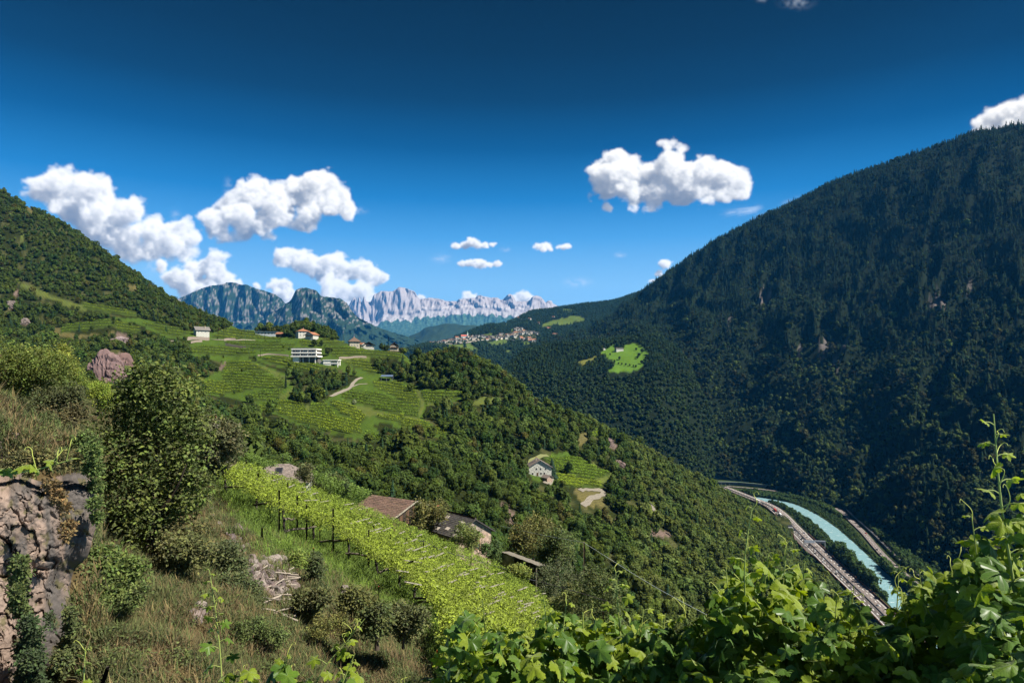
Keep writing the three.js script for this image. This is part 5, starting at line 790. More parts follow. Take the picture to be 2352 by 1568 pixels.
// ---------------------------------------------------------------- planting
const G_B = [.062, .094, .020], G_C = [.026, .045, .020], G_CON = [.014, .030, .016];
{
  const r0 = rng(5);
  plantWood('hill_wood', 'dense broadleaf wood on the vineyard hill', scatter(hillB, 5.0, 21, (px, py, X, y, Z, r) => {
    const d = -Z; if (y < VALLEY + 3) return null;
    const c = coverB(px, py); if (c !== 'wood') { if (c === 'rock' ? r() > .05 : r() > (c === 'grass0' ? .02 : .004)) return null; }
    if (within(SMALL_FIELD, px, py) && d > 600) return null;
    if (!free(X, Z) || d < 112) return null;
    const steep = px < 560 && py < 790, s = (c === 'grass0' ? .42 : steep ? .75 : .92) * (.55 + .85 * r() * r() + .12), hp = 8 * s / d * F; if (!sight(px, py, d, hp)) return null;
    if (c === 'wood' && (coverB(px, py - hp * 1.1) !== 'wood' || coverB(px, py - hp * .7) !== 'wood' || coverB(px, py - hp * .35) !== 'wood') && (r() < .93)) return null;
    if (nearPath(MW, X, Z) < 24 && y < VALLEY + 30) return null;
    const n = fbm2(X / 60, Z / 60, 3), thin = fbm2(X / 40 + 7, Z / 40, 3); if (thin > (steep ? .22 : .42) && r() < .75) return null;
    let col = G_B; if (n > .25) col = [.080, .110, .022]; else if (n < -.3) col = [.040, .074, .018]; if (r() < .05) col = [.085, .085, .022]; if (px > 1450) col = n > .1 ? [.095, .12, .028] : [.076, .108, .025];
    if (r() < .025) return { geo: pick(CONES, r), mat: woodMat, s: .45 + .35 * r(), c: tint(r, [.02, .04, .018]) };
    return { geo: d < 330 ? pick(NEAR_TREES, r) : pick(MID_TREES, r), mat: leafWood, s: s * (r() < .06 ? 1.4 : 1), hs: .8 + .5 * r(), c: tint(r, col, .32) };
  }));
  plantWood('spur_wood', 'dark mixed wood on the meadow spur', scatter(spur, 8.4, 22, (px, py, X, y, Z, r) => {
    if (coverS(px, py) !== 'wood' || !free(X, Z)) return null; const d = -Z, tp = 13 / d * F; if ((coverS(px, py - tp) !== 'wood' || coverS(px, py - tp * .5) !== 'wood') && r() < .9) return null; const con = py < 860 && r() < .5, s = con ? .8 + .5 * r() : 1.05 + .7 * r(); if (!sight(px, py, d, 12 / d * F)) return null;
    return con ? { geo: pick(FAR_CONES, r), mat: woodMat, s, c: tint(r, G_CON) } : { geo: pick(FAR_TREES, r), mat: woodMat, s: s * .95, c: tint(r, fbm2(X / 90, Z / 90, 2) > .2 ? [.04, .065, .02] : [.030, .050, .019]) };
  }));
  plantWood('mountain_wood', 'dark spruce and beech wood on the mountain', scatter(hillC, 8.6, 23, (px, py, X, y, Z, r) => {
    if (coverC(px, py) === 'rock' && r() < .9) return null; const d = -Z; if (d > 1700 && r() < .35) return null; const up = sstep(-60, 330, y + 120 * fbm2(X / 200, Z / 200, 3)), con = r() < .12 + .78 * up, lobe = fbm2(X / 110, Z / 110, 3);
    if (y < VALLEY + 6 && !floorFree(X, Z)) return null;
    if (fbm2(X / 38 + 3, Z / 38, 2) > .62 && r() < .8) return null; const big = r() < .06 ? 1.45 : 1;
    if (con) return { geo: d < 1500 ? pick(CONES, r) : pick(FAR_CONES, r), mat: woodMat, s: (.75 + .6 * r()) * big, c: tint(r, [.016, .031, .014], .45) };
    return { geo: d < 1500 ? pick(MID_TREES, r) : pick(FAR_TREES, r), mat: woodMat, s: (1.0 + 1.15 * r() * r()) * big, c: tint(r, lobe > .15 ? [.060, .084, .021] : lobe < -.3 ? [.044, .046, .016] : [.034, .053, .018], .5) };
  }, 22));
  plantWood('plateau_wood', 'blue-green spruce wood round the village plateau', scatter(hillV, 13, 24, (px, py, X, y, Z, r) => {
    const c = coverV(px, py); if (c === 'grass' || (c === 'village' && r() > .22) || !free(X, Z)) return null; const tp = 15 / -Z * F; if (c === 'wood' && (coverV(px, py - tp) === 'grass' || coverV(px, py - tp * .6) === 'village') && r() < .9) return null; const con = c === 'village' ? r() < .2 : r() < (py < 775 ? .85 : .35), s = c === 'village' ? .7 : 1.0 + .5 * r();
    return { geo: con ? pick(FAR_CONES, r) : pick(FAR_TREES, r), mat: woodMat, s: con ? s : s * 1.5, c: tint(r, con ? [.017, .036, .021] : [.032, .058, .024], .25) };
  }, 20));
  // trees on the valley floor: along the river and the roads
  const bank = [];
  for (let i = 0; i < 17000; i++) {
    const tt = r0(), ce = RV.getPoint(tt), p = V3(ce.x + (r0() - .5) * 150, VALLEY, ce.z + (r0() - .5) * 60), px = pxOf(p.x, p.z), py = pyOf(p.y, p.z), X = p.x, Z = p.z; if (!floorFree(X, Z)) continue; const dr = nearPath(RV, X, Z), dm = nearPath(MW, X, Z), dd = nearPath(RD, X, Z); if (dr > 75 && dm > 60 && dd > 30) continue;
    if (within(SMALL_FIELD, px, py)) continue; const s = (.55 + .55 * r0()) * (dr < 45 ? (dd < dm ? (py > 1300 ? 1.4 : .5) : py > 1270 ? 1.75 : .8) : .9) * (dm < 21 ? .7 : 1); if (dm < 28 && X < MW.getPointAt(.5).x && dr > 30 && r0() < .7) continue;
    bank.push({ geo: pick(MID_TREES, r0), mat: leafWood, m: mTree(p, s, r0, 1 + .35 * r0()), c: tint(r0, dd < 20 ? [.065, .105, .03] : [.055, .095, .027], .3) });
  }
  plantWood('riverside_wood', 'green willows and poplars lining the river and roads', bank);
}
// trees that stand by themselves
function loneTree(S, px, py, geo, s, c, name, label, cat, group, hs = 1, dmin = 0, mat = leafWood) {
  const p = S.hit(px, py, dmin); if (!p) return; const g = new THREE.Group(), m = (mat === leafWood ? leafWood : woodMat).clone(); m.color.setRGB(...c); const o = part(g, 'crown', geo, m); o.scale.set(s, s * hs, s); part(g, 'trunk', new GB().bar(V3(0, -.6, 0), V3(0, 3 * s, 0), .2 * s, .12 * s, 6).build(), woodBrown); g.position.copy(p); g.rotation.y = px; add(g, name, label, cat ?? 'tree', group); return p;
}
loneTree(hillB, 1268, 1098, conifer(901, 13, 6, 14, 12), 1, [.018, .035, .022], 'spruce', 'dark spruce standing beside the lone white farmhouse', 'spruce', null, 1, 0, woodMat);
loneTree(hillB, ...z2(925, 1050)[0], conifer(902, 12, 1.6, 14, 8), 1, [.012, .022, .012], 'cypress', 'slim dark cypress beside the broad vineyard', 'cypress', null, 1, 0, woodMat);
loneTree(hillB, ...z1(962, 1072)[0], conifer(903, 14, 2, 14, 8), 1, [.012, .022, .012], 'cypress', 'taller of two slim cypresses above the upper terraces', 'cypress', null, 1, 0, woodMat);
loneTree(hillB, ...z1(988, 1074)[0], conifer(904, 11, 2, 14, 8), 1, [.012, .022, .012], 'cypress', 'shorter of two slim cypresses above the upper terraces', 'cypress', null, 1, 0, woodMat);
loneTree(hillB, ...z2(1495, 1205)[0], MID_TREES[1], .75, [.16, .19, .09], 'olive_tree', 'pale silvery bush between the vineyard paths', 'tree');
loneTree(hillB, ...z2(1010, 610)[0], MID_TREES[2], .85, [.03, .05, .014], 'garden_tree', 'dark round tree in front of the villa', 'tree'); loneTree(hillB, ...z2(1110, 612)[0], MID_TREES[0], .6, [.07, .10, .02], 'garden_tree', 'small bright tree between villa and wing', 'tree'); loneTree(hillB, ...z2(1280, 780)[0], MID_TREES[0], 1.15, [.045, .06, .02], 'garden_tree', 'broad tree behind the annex of the modern house', 'tree'); loneTree(hillB, ...z2(1160, 705)[0], MID_TREES[3], 1.15, [.035, .055, .015], 'garden_tree', 'dark tree behind the modern house', 'tree'); loneTree(hillB, ...z2(1225, 700)[0], MID_TREES[1], .9, [.035, .055, .015], 'garden_tree', 'second dark tree behind the modern house', 'tree');
loneTree(hillB, ...z2(1725, 735)[0], MID_TREES[1], 1.1, [.03, .05, .014], 'garden_tree', 'round dark tree between barn and brown gabled house', 'tree'); loneTree(hillB, ...z2(1770, 740)[0], MID_TREES[2], .9, [.04, .06, .016], 'garden_tree', 'shrubby tree beside the brown gabled house', 'tree'); loneTree(hillB, ...z2(1893, 755)[0], MID_TREES[3], .8, [.07, .075, .025], 'garden_tree', 'brownish round tree at the ridge end', 'tree'); loneTree(hillB, ...z2(1540, 712)[0], conifer(905, 8, 1.5, 12, 8), 1, [.015, .03, .014], 'cypress', 'thin cypress next to the pyramid-roofed house', 'cypress', null, 1, 0, woodMat);
loneTree(hillB, ...z2(1275, 608)[0], CONES[0], .6, [.016, .03, .018], 'spruce', 'small spruce past the villa on the crest', 'spruce', null, 1, 0, woodMat);
{ const M2 = [[1660, 945, 1, 'beside the dark clump'], [1745, 985, 1.5, 'alone in the middle of the meadow'], [1895, 900, 1.1, 'at the upper corner of the meadow'], [1945, 925, 1.9, 'tallest in the meadow group'], [1920, 960, 1.7, 'at the front of the meadow group'], [1905, 975, 1.3, 'small one in the meadow group'], [1945, 1020, 1.4, 'at the meadow border'], [1530, 1010, 1.6, 'at the edge of the dry strip'], [1570, 1000, 2, 'in the dark clump, outermost'], [1610, 1010, 2.2, 'in the dark clump, largest'], [1640, 1040, 2.1, 'in the dark clump, lower'], [1680, 1060, 1.9, 'in the dark clump, lowest'], [1595, 970, 1.8, 'in the dark clump, uppermost'], [1735, 1025, .9, 'first of the tree row'], [1765, 1030, .9, 'second of the tree row'], [1800, 1035, .95, 'third of the tree row'], [1835, 1040, .9, 'fourth of the tree row'], [1870, 1048, .9, 'fifth of the tree row'], [1893, 1052, 1, 'last of the tree row'], [1450, 1030, 1.4, 'below the dry strip'], [1650, 880, 1.2, 'near the shed'], [1700, 1010, 1.2, 'between clump and lone tree']]; M2.forEach(([x, y, s, w], i) => { const [q] = zm(x, y); loneTree(spur, q[0], q[1], MID_TREES[i % 4], s * .85, [.028, .05, .018], 'meadow_tree', `dark meadow tree ${w}`, 'tree', 'trees on the spur meadow', 1.05, 0, woodMat); }); }
// ---------------------------------------------------------------- vineyards on the hill: each field a thing, each row a part
const vineLeaf = leafMat(rgb(1, 1, 1), .3, { vertexColors: true, roughness: 1, specularIntensity: .1 });
let rowsMade = 0;
const GREENS = [[.21, .275, .024], [.18, .26, .024], [.225, .285, .026], [.155, .24, .024]];
function vineRow(S, pts, r, hgt, wid, col, dens) {
  const g = new GB();
  for (let i = 0; i < pts.length - 1; i++) {
    const a = pts[i], b = pts[i + 1], L = a.distanceTo(b), n = L * dens; if (L > 26) continue;
    for (let k = 0; k < n; k++) {
      const t = r(), c = a.clone().lerp(b, t), y = .25 + (hgt - .25) * Math.sqrt(r()); c.x += (r() - .5) * wid; c.z += (r() - .5) * wid; c.y = S.height(c.x, c.z) + y;
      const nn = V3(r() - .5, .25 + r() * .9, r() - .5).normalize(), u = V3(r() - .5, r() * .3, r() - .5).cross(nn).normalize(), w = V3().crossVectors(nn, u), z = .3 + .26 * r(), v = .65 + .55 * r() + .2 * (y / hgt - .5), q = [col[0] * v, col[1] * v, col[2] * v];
      g.quad(c.clone().addScaledVector(u, z), c.clone().addScaledVector(w, z * .8), c.clone().addScaledVector(u, -z), c.clone().addScaledVector(w, -z * .8), q, nn);
    }
  }
  return g.p.length ? g.build() : null;
}
function vineyard(S, label, o, k, sp, seed, dmin = 0, hgt = 1.9, wid = 1.3, dens = 3.2) {
  const r = rng(seed), g = new THREE.Group(), [x0, x1, y0, y1] = o.b, col = GREENS[seed % 4];
  const c0 = y0 - Math.abs(k) * (x1 - x0), c1 = y1 + Math.abs(k) * (x1 - x0), xm = (x0 + x1) / 2; let n = 0;
  for (let c = c0; c < c1; c += sp) {
    let run = [];
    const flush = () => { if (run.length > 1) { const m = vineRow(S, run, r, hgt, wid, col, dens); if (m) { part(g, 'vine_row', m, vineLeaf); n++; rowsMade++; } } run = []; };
    for (let x = x0; x <= x1; x += 4) { const y = c + k * (x - xm) + 2.2 * Math.sin((x - x0) / 38 + seed); if (within(o, x, y)) { const p = S.hit(x, y, dmin); if (p && CLEAR.every((q) => (p.x - q[0]) ** 2 + (p.z - q[1]) ** 2 > q[2] * q[2] * .7)) run.push(p); else flush(); } else flush(); }
    flush();
  }
  if (n) { add(g, 'vineyard', label, 'vineyard', 'vineyards on the hill'); }
}
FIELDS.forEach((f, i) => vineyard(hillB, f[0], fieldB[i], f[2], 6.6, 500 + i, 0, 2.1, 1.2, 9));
console.log('rows', rowsMade);
vineyard({ hit: (px, py) => onFloor(px, py), height: () => VALLEY }, 'small vineyard squeezed between wooded slope and motorway', SMALL_FIELD, .9, 4.4, 540, 0, 2.2, 2, 1.6);
// ---------------------------------------------------------------- foliage made of sprigs
function sprig(seed, n, len, spread, wide = .62) {
  const r = rng(seed), g = new GB();
  for (let i = 0; i < n; i++) {
    const o = V3((r() - .5) * spread, (r() - .5) * spread, (r() - .5) * spread), nn = V3(r() - .5, r() * .9 + .1, r() - .5).normalize(), t = V3(r() - .5, r() * .5 - .35, r() - .5).cross(nn).normalize(), b = V3().crossVectors(nn, t), L = len * (.65 + .7 * r()), v = .75 + .5 * r(), A = o.clone(), B = o.clone().addScaledVector(t, L * .5).addScaledVector(b, L * wide * .5).addScaledVector(nn, L * .08), C = o.clone().addScaledVector(t, L), D = o.clone().addScaledVector(t, L * .5).addScaledVector(b, -L * wide * .5).addScaledVector(nn, L * .08), q = [v, v, v];
    g.tri(A, B, C, q).tri(A, C, D, q);
  }
  return g.build();
}
const sprigMat = leafMat(rgb(1, 1, 1), .32, { vertexColors: true, roughness: 1, specularIntensity: .5, clearcoat: .12, clearcoatRoughness: .4 });
const SPR = { s: [1, 2, 3].map((k) => sprig(600 + k, 9, .12, .34)), m: [1, 2, 3].map((k) => sprig(610 + k, 9, .2, .55)), l: [1, 2, 3].map((k) => sprig(620 + k, 9, .34, .95)), xs: [1, 2].map((k) => sprig(630 + k, 10, .075, .22)) };
// crown from lobes [px, py, radius px, d]; leaves gather toward the outside of each lobe
function crown(lobes, kind, count, col, seed, vary = .35, fill = .35, gaps = -.18, zs = 1, rs = 1) {
  const r = rng(seed), L = lobes.map((q) => [P(q[0], q[1], q[3]), q[2] / F * q[3] * rs]), w = L.map((q) => q[1] ** 2), sum = w.reduce((a, b) => a + b), lists = SPR[kind].map(() => []), e = new THREE.Euler(), Q = new THREE.Quaternion();
  for (let i = 0; i < count; i++) {
    let k = 0, u = r() * sum; while (u > w[k] && k < w.length - 1) u -= w[k++];
    const [o, R] = L[k], c = r() * 2 - 1, a = r() * 6.283, s = Math.sqrt(1 - c * c), rad = R * Math.pow(r(), fill) * (.92 + .22 * r()) * (1 + .85 * fbm3(s * Math.cos(a) * 1.7 + k * 7, c * 1.7 + seed, s * Math.sin(a) * 1.7, 2)), p = V3(o.x + s * Math.cos(a) * rad, o.y + c * rad * .92, o.z + s * Math.sin(a) * rad);
    const gs = Math.min(R * .5, .9), n = fbm3(p.x / gs, p.y / gs, p.z / gs, 2); if (n < gaps && r() < .82) continue;
    e.set((r() - .5) * 1.4, r() * 6.283, (r() - .5) * 1.4); const z = (.7 + .6 * r()) * zs;
    const v = 1 - vary + 2 * vary * r();
    lists[Math.floor(r() * lists.length)].push([new THREE.Matrix4().compose(p, Q.setFromEuler(e).clone(), V3(z, z, z)), rgb(1.35 * col[0] * v * (.85 + .35 * r()), 1.32 * col[1] * v, 1.2 * col[2] * v)]);
  }
  return lists.map((l, k) => { const im = new THREE.InstancedMesh(SPR[kind][k], sprigMat, l.length); l.forEach((q, i) => { im.setMatrixAt(i, q[0]); im.setColorAt(i, q[1]); }); im.name = 'foliage'; im.userData.kind = 'stuff'; im.castShadow = im.receiveShadow = true; return im; });
}
function plant(name, label, cat, lobes, kind, count, col, seed, { trunk, vary, group, fill, gaps, zs, rs } = {}) {
  const g = new THREE.Group(); for (const im of crown(lobes, kind, count, col, seed, vary, fill, gaps, zs, rs)) g.add(im);
  if (trunk) for (const t of trunk) part(g, t.length > 5 ? 'branch' : 'trunk', tube(t[0].map((q) => P(...q)), t[1], t[2], 7), barkMat);
  return add(g, name, label, cat, group);
}
const barkMat = M({ color: rgb(.12, .085, .06), roughness: .95, map: mottle, bumpMap: grain, bumpScale: .02 });
const zc = za(.4874, 0, 803.9), zp = za(.35926, 430.65, 1004.85), zb = za(.2197, 803.9, 1091);
const lob = (z, d, ...q) => { const o = [], k = z === zc ? .4874 : z === zp ? .35926 : z === zb ? .2197 : 1; for (let i = 0; i < q.length; i += 3) { const [a] = z(q[i], q[i + 1]); o.push([a[0], a[1], q[i + 2] * k, d + ((i / 3) % 3 - 1) * d * .02]); } return o; };
const id = (...q) => { const o = []; for (let i = 0; i < q.length; i += 2) o.push([q[i], q[i + 1]]); return o; };
const Pl = (px, py, off) => { const a = (px - CX) / F, e = (HY - py) / F, d = (-8.63 + off) / (e + .467 * a + .2131); return V3(a * d, e * d, -d); };
// the big tree at the left, with the grey-leaved one behind it
plant('leafy_tree', 'tall dark green tree between rock cliff and pergola', 'tree', lob(zc, 29, 740, 190, 130, 640, 190, 110, 840, 190, 90, 600, 300, 120, 760, 330, 160, 900, 320, 90, 560, 430, 110, 700, 470, 150, 850, 470, 120, 560, 590, 100, 700, 620, 160, 830, 590, 110, 530, 760, 110, 660, 780, 150, 800, 740, 120, 880, 720, 60, 920, 600, 90, 930, 690, 60, 470, 640, 70, 480, 930, 80, 600, 980, 80, 520, 870, 80, 640, 900, 120, 760, 880, 90, 690, 110, 70, 800, 130, 60, 950, 400, 50, 480, 800, 60), 's', 6800, [.074, .103, .020], 41, { vary: .6, gaps: .15, zs: 1.35, rs: .97, fill: .5, trunk: [[[[340, 1310, 29], [345, 1200, 29], [355, 1050, 29], [365, 900, 29]], .22, .05], [[[345, 1200, 29], [400, 1130, 28.6], [430, 1060, 28.4]], .1, .02, 1, 1, 1], [[[350, 1150, 29], [300, 1080, 28.6], [280, 1000, 28.4]], .1, .02, 1, 1, 1]] });
plant('walnut_tree', 'grey-olive tree behind the tall dark tree, hiding a white house', 'tree', lob(zc, 48, 1000, 420, 90, 1060, 470, 70, 980, 510, 80, 1070, 380, 50, 950, 350, 60, 1010, 560, 50, 1100, 420, 40), 'm', 1500, [.075, .082, .035], 42, { trunk: [[[[470, 1090, 48], [480, 1030, 48], [490, 980, 48]], .16, .05]] });
plant('bush', 'large sunny yellow-green bush above the rock bank', 'bush', lob(zc, 43, 60, 60, 85, 150, 110, 90, 40, 150, 80, 250, 90, 70, 110, 210, 90, 220, 190, 80, 10, 230, 60, 150, 30, 50, 60, 10, 40), 's', 4200, [.095, .13, .022], 43, { vary: .45 });
plant('young_tree', 'bright yellow-green young tree with a pale bare branch', 'tree', lob(zc, 45, 290, 40, 42, 310, 85, 45, 270, 90, 50, 240, 60, 36, 300, 0, 25, 200, 20, 36), 's', 1300, [.16, .19, .03], 44, { vary: .4, trunk: [[[[125, 900, 45], [135, 850, 45], [148, 800, 45], [162, 780, 45]], .07, .02]] });
plant('bush', 'dark olive bush below the sunny bushes', 'bush', lob(zc, 38, 250, 240, 70, 320, 260, 60, 180, 260, 50, 350, 210, 50, 110, 280, 50), 's', 1500, [.06, .075, .025], 45);
plant('vine_bush', 'bright green vine growing round a white post', 'vine', lob(zc, 58, 460, 190, 50, 500, 220, 45, 430, 190, 40, 530, 240, 24, 490, 260, 30), 's', 1100, [.16, .22, .025], 46); plant('vine_bush', 'bright green vine beside the post nearer the sunny bushes', 'vine', lob(zc, 60, 340, 110, 34, 370, 140, 34, 330, 160, 30, 400, 170, 30), 's', 600, [.12, .17, .025], 47);
plant('bush', 'grey-green shrub with yellow twigs above the rock cliff', 'bush', lob(zc, 33, 220, 330, 55, 300, 340, 60, 350, 300, 50, 200, 390, 40, 270, 420, 45), 's', 900, [.08, .075, .03], 48, { vary: .45 }); plant('bush', 'dark shrub on the reddish bank', 'bush', lob(zc, 27, 185, 350, 55, 230, 370, 45, 150, 380, 40), 'xs', 900, [.06, .085, .024], 49);
plant('ivy', 'ivy hanging down the edge of the rock cliff', 'ivy', lob(zc, 22, 400, 430, 40, 420, 480, 40, 410, 540, 34, 430, 590, 30, 435, 640, 26, 445, 690, 20), 'xs', 1400, [.07, .105, .025], 50); plant('ivy', 'narrow strand of ivy on the pink rock face', 'ivy', lob(zc, 15.9, 85, 1000, 20, 95, 1040, 24, 85, 1090, 24, 75, 1140, 22, 85, 1190, 26, 95, 1230, 24), 'xs', 700, [.06, .085, .022], 51, { fill: .6 }); plant('ivy', 'dark ivy mass climbing the foot of the rock cliff', 'ivy', lob(zc, 16.2, 130, 1290, 26, 150, 1350, 34, 125, 1410, 42, 150, 1460, 40, 130, 1510, 42, 230, 1260, 12, 235, 1300, 10, 140, 1570, 50), 'xs', 1700, [.032, .055, .018], 52, { fill: .5 });
plant('bush', 'rounded light green bush at the foot of the tall tree', 'bush', lob(zc, 21, 380, 1040, 85, 480, 1000, 75, 560, 1060, 70, 430, 1120, 90, 540, 1130, 70, 620, 1040, 60, 330, 1110, 50, 420, 1190, 50, 470, 1080, 80), 's', 2600, [.082, .12, .025], 53, { vary: .4 });
plant('bush', 'olive scrub between tall tree and stone trail', 'bush', lob(zc, 29, 830, 910, 80, 900, 880, 60, 780, 980, 60, 880, 980, 60, 950, 930, 40), 's', 1000, [.085, .085, .028], 54); plant('bush', 'dark shrub on the slope above the stone pile', 'bush', lob(zp, 31, 250, 750, 70, 290, 820, 80, 220, 850, 70, 300, 900, 60, 190, 760, 50), 's', 1300, [.065, .085, .03], 55); plant('bush', 'dark shrub beside the stone pile', 'bush', lob(zp, 29, 300, 980, 90, 370, 1040, 80, 330, 1100, 80, 430, 1060, 60, 400, 960, 40, 470, 1090, 50), 's', 1700, [.062, .082, .028], 56); plant('bush', 'slender dark shrub with a survey pole behind it', 'bush', lob(zp, 36, 820, 800, 36, 825, 860, 40, 810, 920, 40, 830, 980, 45, 815, 760, 20), 's', 650, [.05, .07, .022], 57); plant('bush', 'low brown-green shrub at the lower side of the stone pile', 'bush', lob(zp, 29, 740, 1030, 50, 790, 1080, 60, 700, 1090, 40, 860, 1030, 50), 's', 800, [.075, .085, .028], 58); plant('bush', 'scrub with yellow leaves over a broken dry wall', 'bush', lob(zp, 32, 1050, 1000, 40, 1110, 1020, 50, 1170, 1050, 40, 1000, 1060, 50, 1080, 1090, 60), 's', 800, [.085, .095, .025], 59); plant('bush', 'bright green bush below the pergola posts', 'bush', lob(zp, 40, 480, 740, 40, 520, 760, 40, 730, 790, 50, 700, 770, 40), 's', 600, [.12, .17, .03], 60);
plant('fruit_tree', 'small dark fruit tree with a short trunk in the brown grass', 'tree', lob(zp, 26, 1220, 1160, 70, 1180, 1200, 60, 1270, 1190, 60, 1230, 1110, 40, 1160, 1150, 40), 's', 1100, [.065, .085, .024], 61, { trunk: [[[[865, 1492, 26], [866, 1465, 26], [868, 1430, 26]], .1, .05]] }); plant('fruit_tree', 'spreading grey-green sapling beside the small fruit tree', 'tree', lob(zp, 27, 1380, 1130, 70, 1440, 1180, 70, 1390, 1230, 60, 1480, 1130, 50, 1340, 1180, 40), 's', 900, [.08, .095, .032], 62, { trunk: [[[[926, 1490, 27], [926, 1455, 27], [930, 1415, 27]], .06, .03]] });
// trees round the farm buildings
plant('walnut_tree', 'yellow-green tree in front of the barn balcony', 'tree', lob(zb, 101, 750, 350, 90, 850, 380, 100, 940, 340, 80, 700, 500, 80, 780, 500, 90, 860, 440, 90, 960, 400, 60), 'l', 900, [.085, .09, .022], 63, { trunk: [[[[985, 1225, 101], [985, 1190, 101], [988, 1165, 101]], .25, .1]] }); plant('bush', 'loose light shrub against the gable of the stone house', 'bush', lob(zb, 90, 1170, 570, 70, 1250, 600, 80, 1200, 680, 80, 1300, 640, 70, 1100, 680, 60, 1280, 720, 60, 1240, 770, 50), 'm', 900, [.10, .13, .03], 64); plant('bush', 'dark green shrubs between stone house and shed', 'bush', lob(zb, 88, 1420, 760, 60, 1530, 780, 60, 1480, 830, 60, 1560, 850, 40, 1530, 720, 40), 'm', 600, [.05, .09, .022], 65); plant('bush', 'bright rounded shrubs in front of the open shed', 'bush', lob(zb, 78, 1700, 990, 45, 1760, 970, 45, 1820, 1000, 50, 1850, 1040, 40, 1780, 1040, 45), 'm', 600, [.12, .15, .025], 66);
plant('walnut_tree', 'large olive-topped tree behind the open shed', 'tree', lob(zb, 112, 1800, 620, 130, 1950, 560, 150, 2080, 620, 120, 1880, 720, 130, 1760, 740, 90, 2050, 720, 90), 'l', 1500, [.085, .09, .022], 67, { trunk: [[[[1225, 1320, 112], [1225, 1270, 112], [1230, 1230, 112]], .3, .12]] }); plant('walnut_tree', 'large dark tree on the river side of the open shed', 'tree', lob(zb, 104, 2150, 680, 110, 2230, 740, 110, 2100, 780, 120, 2220, 840, 110, 2050, 850, 100, 2280, 680, 70), 'l', 1500, [.06, .085, .02], 68, { trunk: [[[[1280, 1340, 104], [1280, 1290, 104], [1280, 1250, 104]], .3, .12]] });
plant('bush', 'grey-green scrub below the tall wooden pole', 'bush', lob(id, 78, 1255, 1325, 34, 1290, 1310, 34, 1300, 1350, 36, 1265, 1360, 30, 1330, 1330, 26), 'm', 900, [.06, .075, .03], 69); plant('bush', 'dark upright bush beside a thin iron post', 'bush', lob(id, 62, 1365, 1330, 34, 1395, 1345, 34, 1380, 1385, 38, 1350, 1380, 30, 1400, 1400, 30), 'm', 900, [.06, .08, .02], 70); plant('bush', 'yellow-green bush under the cable span', 'bush', lob(id, 66, 1318, 1370, 30, 1290, 1395, 30, 1330, 1400, 26), 'm', 500, [.08, .095, .025], 71);
plant('birch_tree', 'thin pale-leaved tree beside the grey tiled roof', 'tree', lob(zp, 88, 745, 200, 36, 760, 250, 40, 720, 240, 30, 780, 190, 20), 'm', 420, [.09, .10, .04], 72, { trunk: [[[[700, 1130, 88], [700, 1100, 88], [702, 1070, 88]], .1, .04]] }); plant('bush', 'dark round bushes between the grey roof and the barn', 'bush', lob(zp, 92, 870, 300, 50, 820, 290, 40, 920, 270, 40, 980, 280, 40, 880, 340, 40), 'm', 800, [.065, .085, .025], 73); plant('conifer_bush', 'small dark conifer behind the pergola near the barn', 'conifer', lob(zp, 88, 1010, 320, 26, 1000, 350, 30, 1025, 365, 28), 'm', 330, [.025, .045, .018], 74);
plant('bush', 'dry scrub and weeds along the top ledge of the rock cliff', 'scrub', lob(zc, 18.4, 60, 540, 36, 150, 545, 36, 230, 525, 40, 300, 520, 34, 190, 500, 36, 360, 505, 30, 100, 510, 30), 'xs', 1300, [.10, .10, .035], 75, { vary: .5, fill: .5 });
plant('bush', 'brownish plants growing in the upper face of the rock cliff', 'scrub', lob(zc, 17, 270, 690, 22, 300, 740, 16, 320, 830, 18, 240, 640, 18, 310, 870, 14), 'xs', 330, [.12, .085, .035], 76, { vary: .5, fill: .5 });
plant('ivy', 'leafy ivy along the outer rim of the rock cliff', 'ivy', lob(zc, 18.6, 425, 480, 26, 435, 560, 26, 450, 640, 22, 445, 720, 18, 450, 790, 14), 'xs', 900, [.07, .11, .025], 77, { fill: .5 });
plant('bush', 'low weeds at the lower rim of the rock cliff', 'scrub', lob(zc, 17.2, 330, 1240, 20, 335, 1310, 22, 320, 1390, 26, 290, 1460, 30, 250, 1540, 34), 'xs', 900, [.065, .085, .026], 78, { vary: .5, fill: .5 });
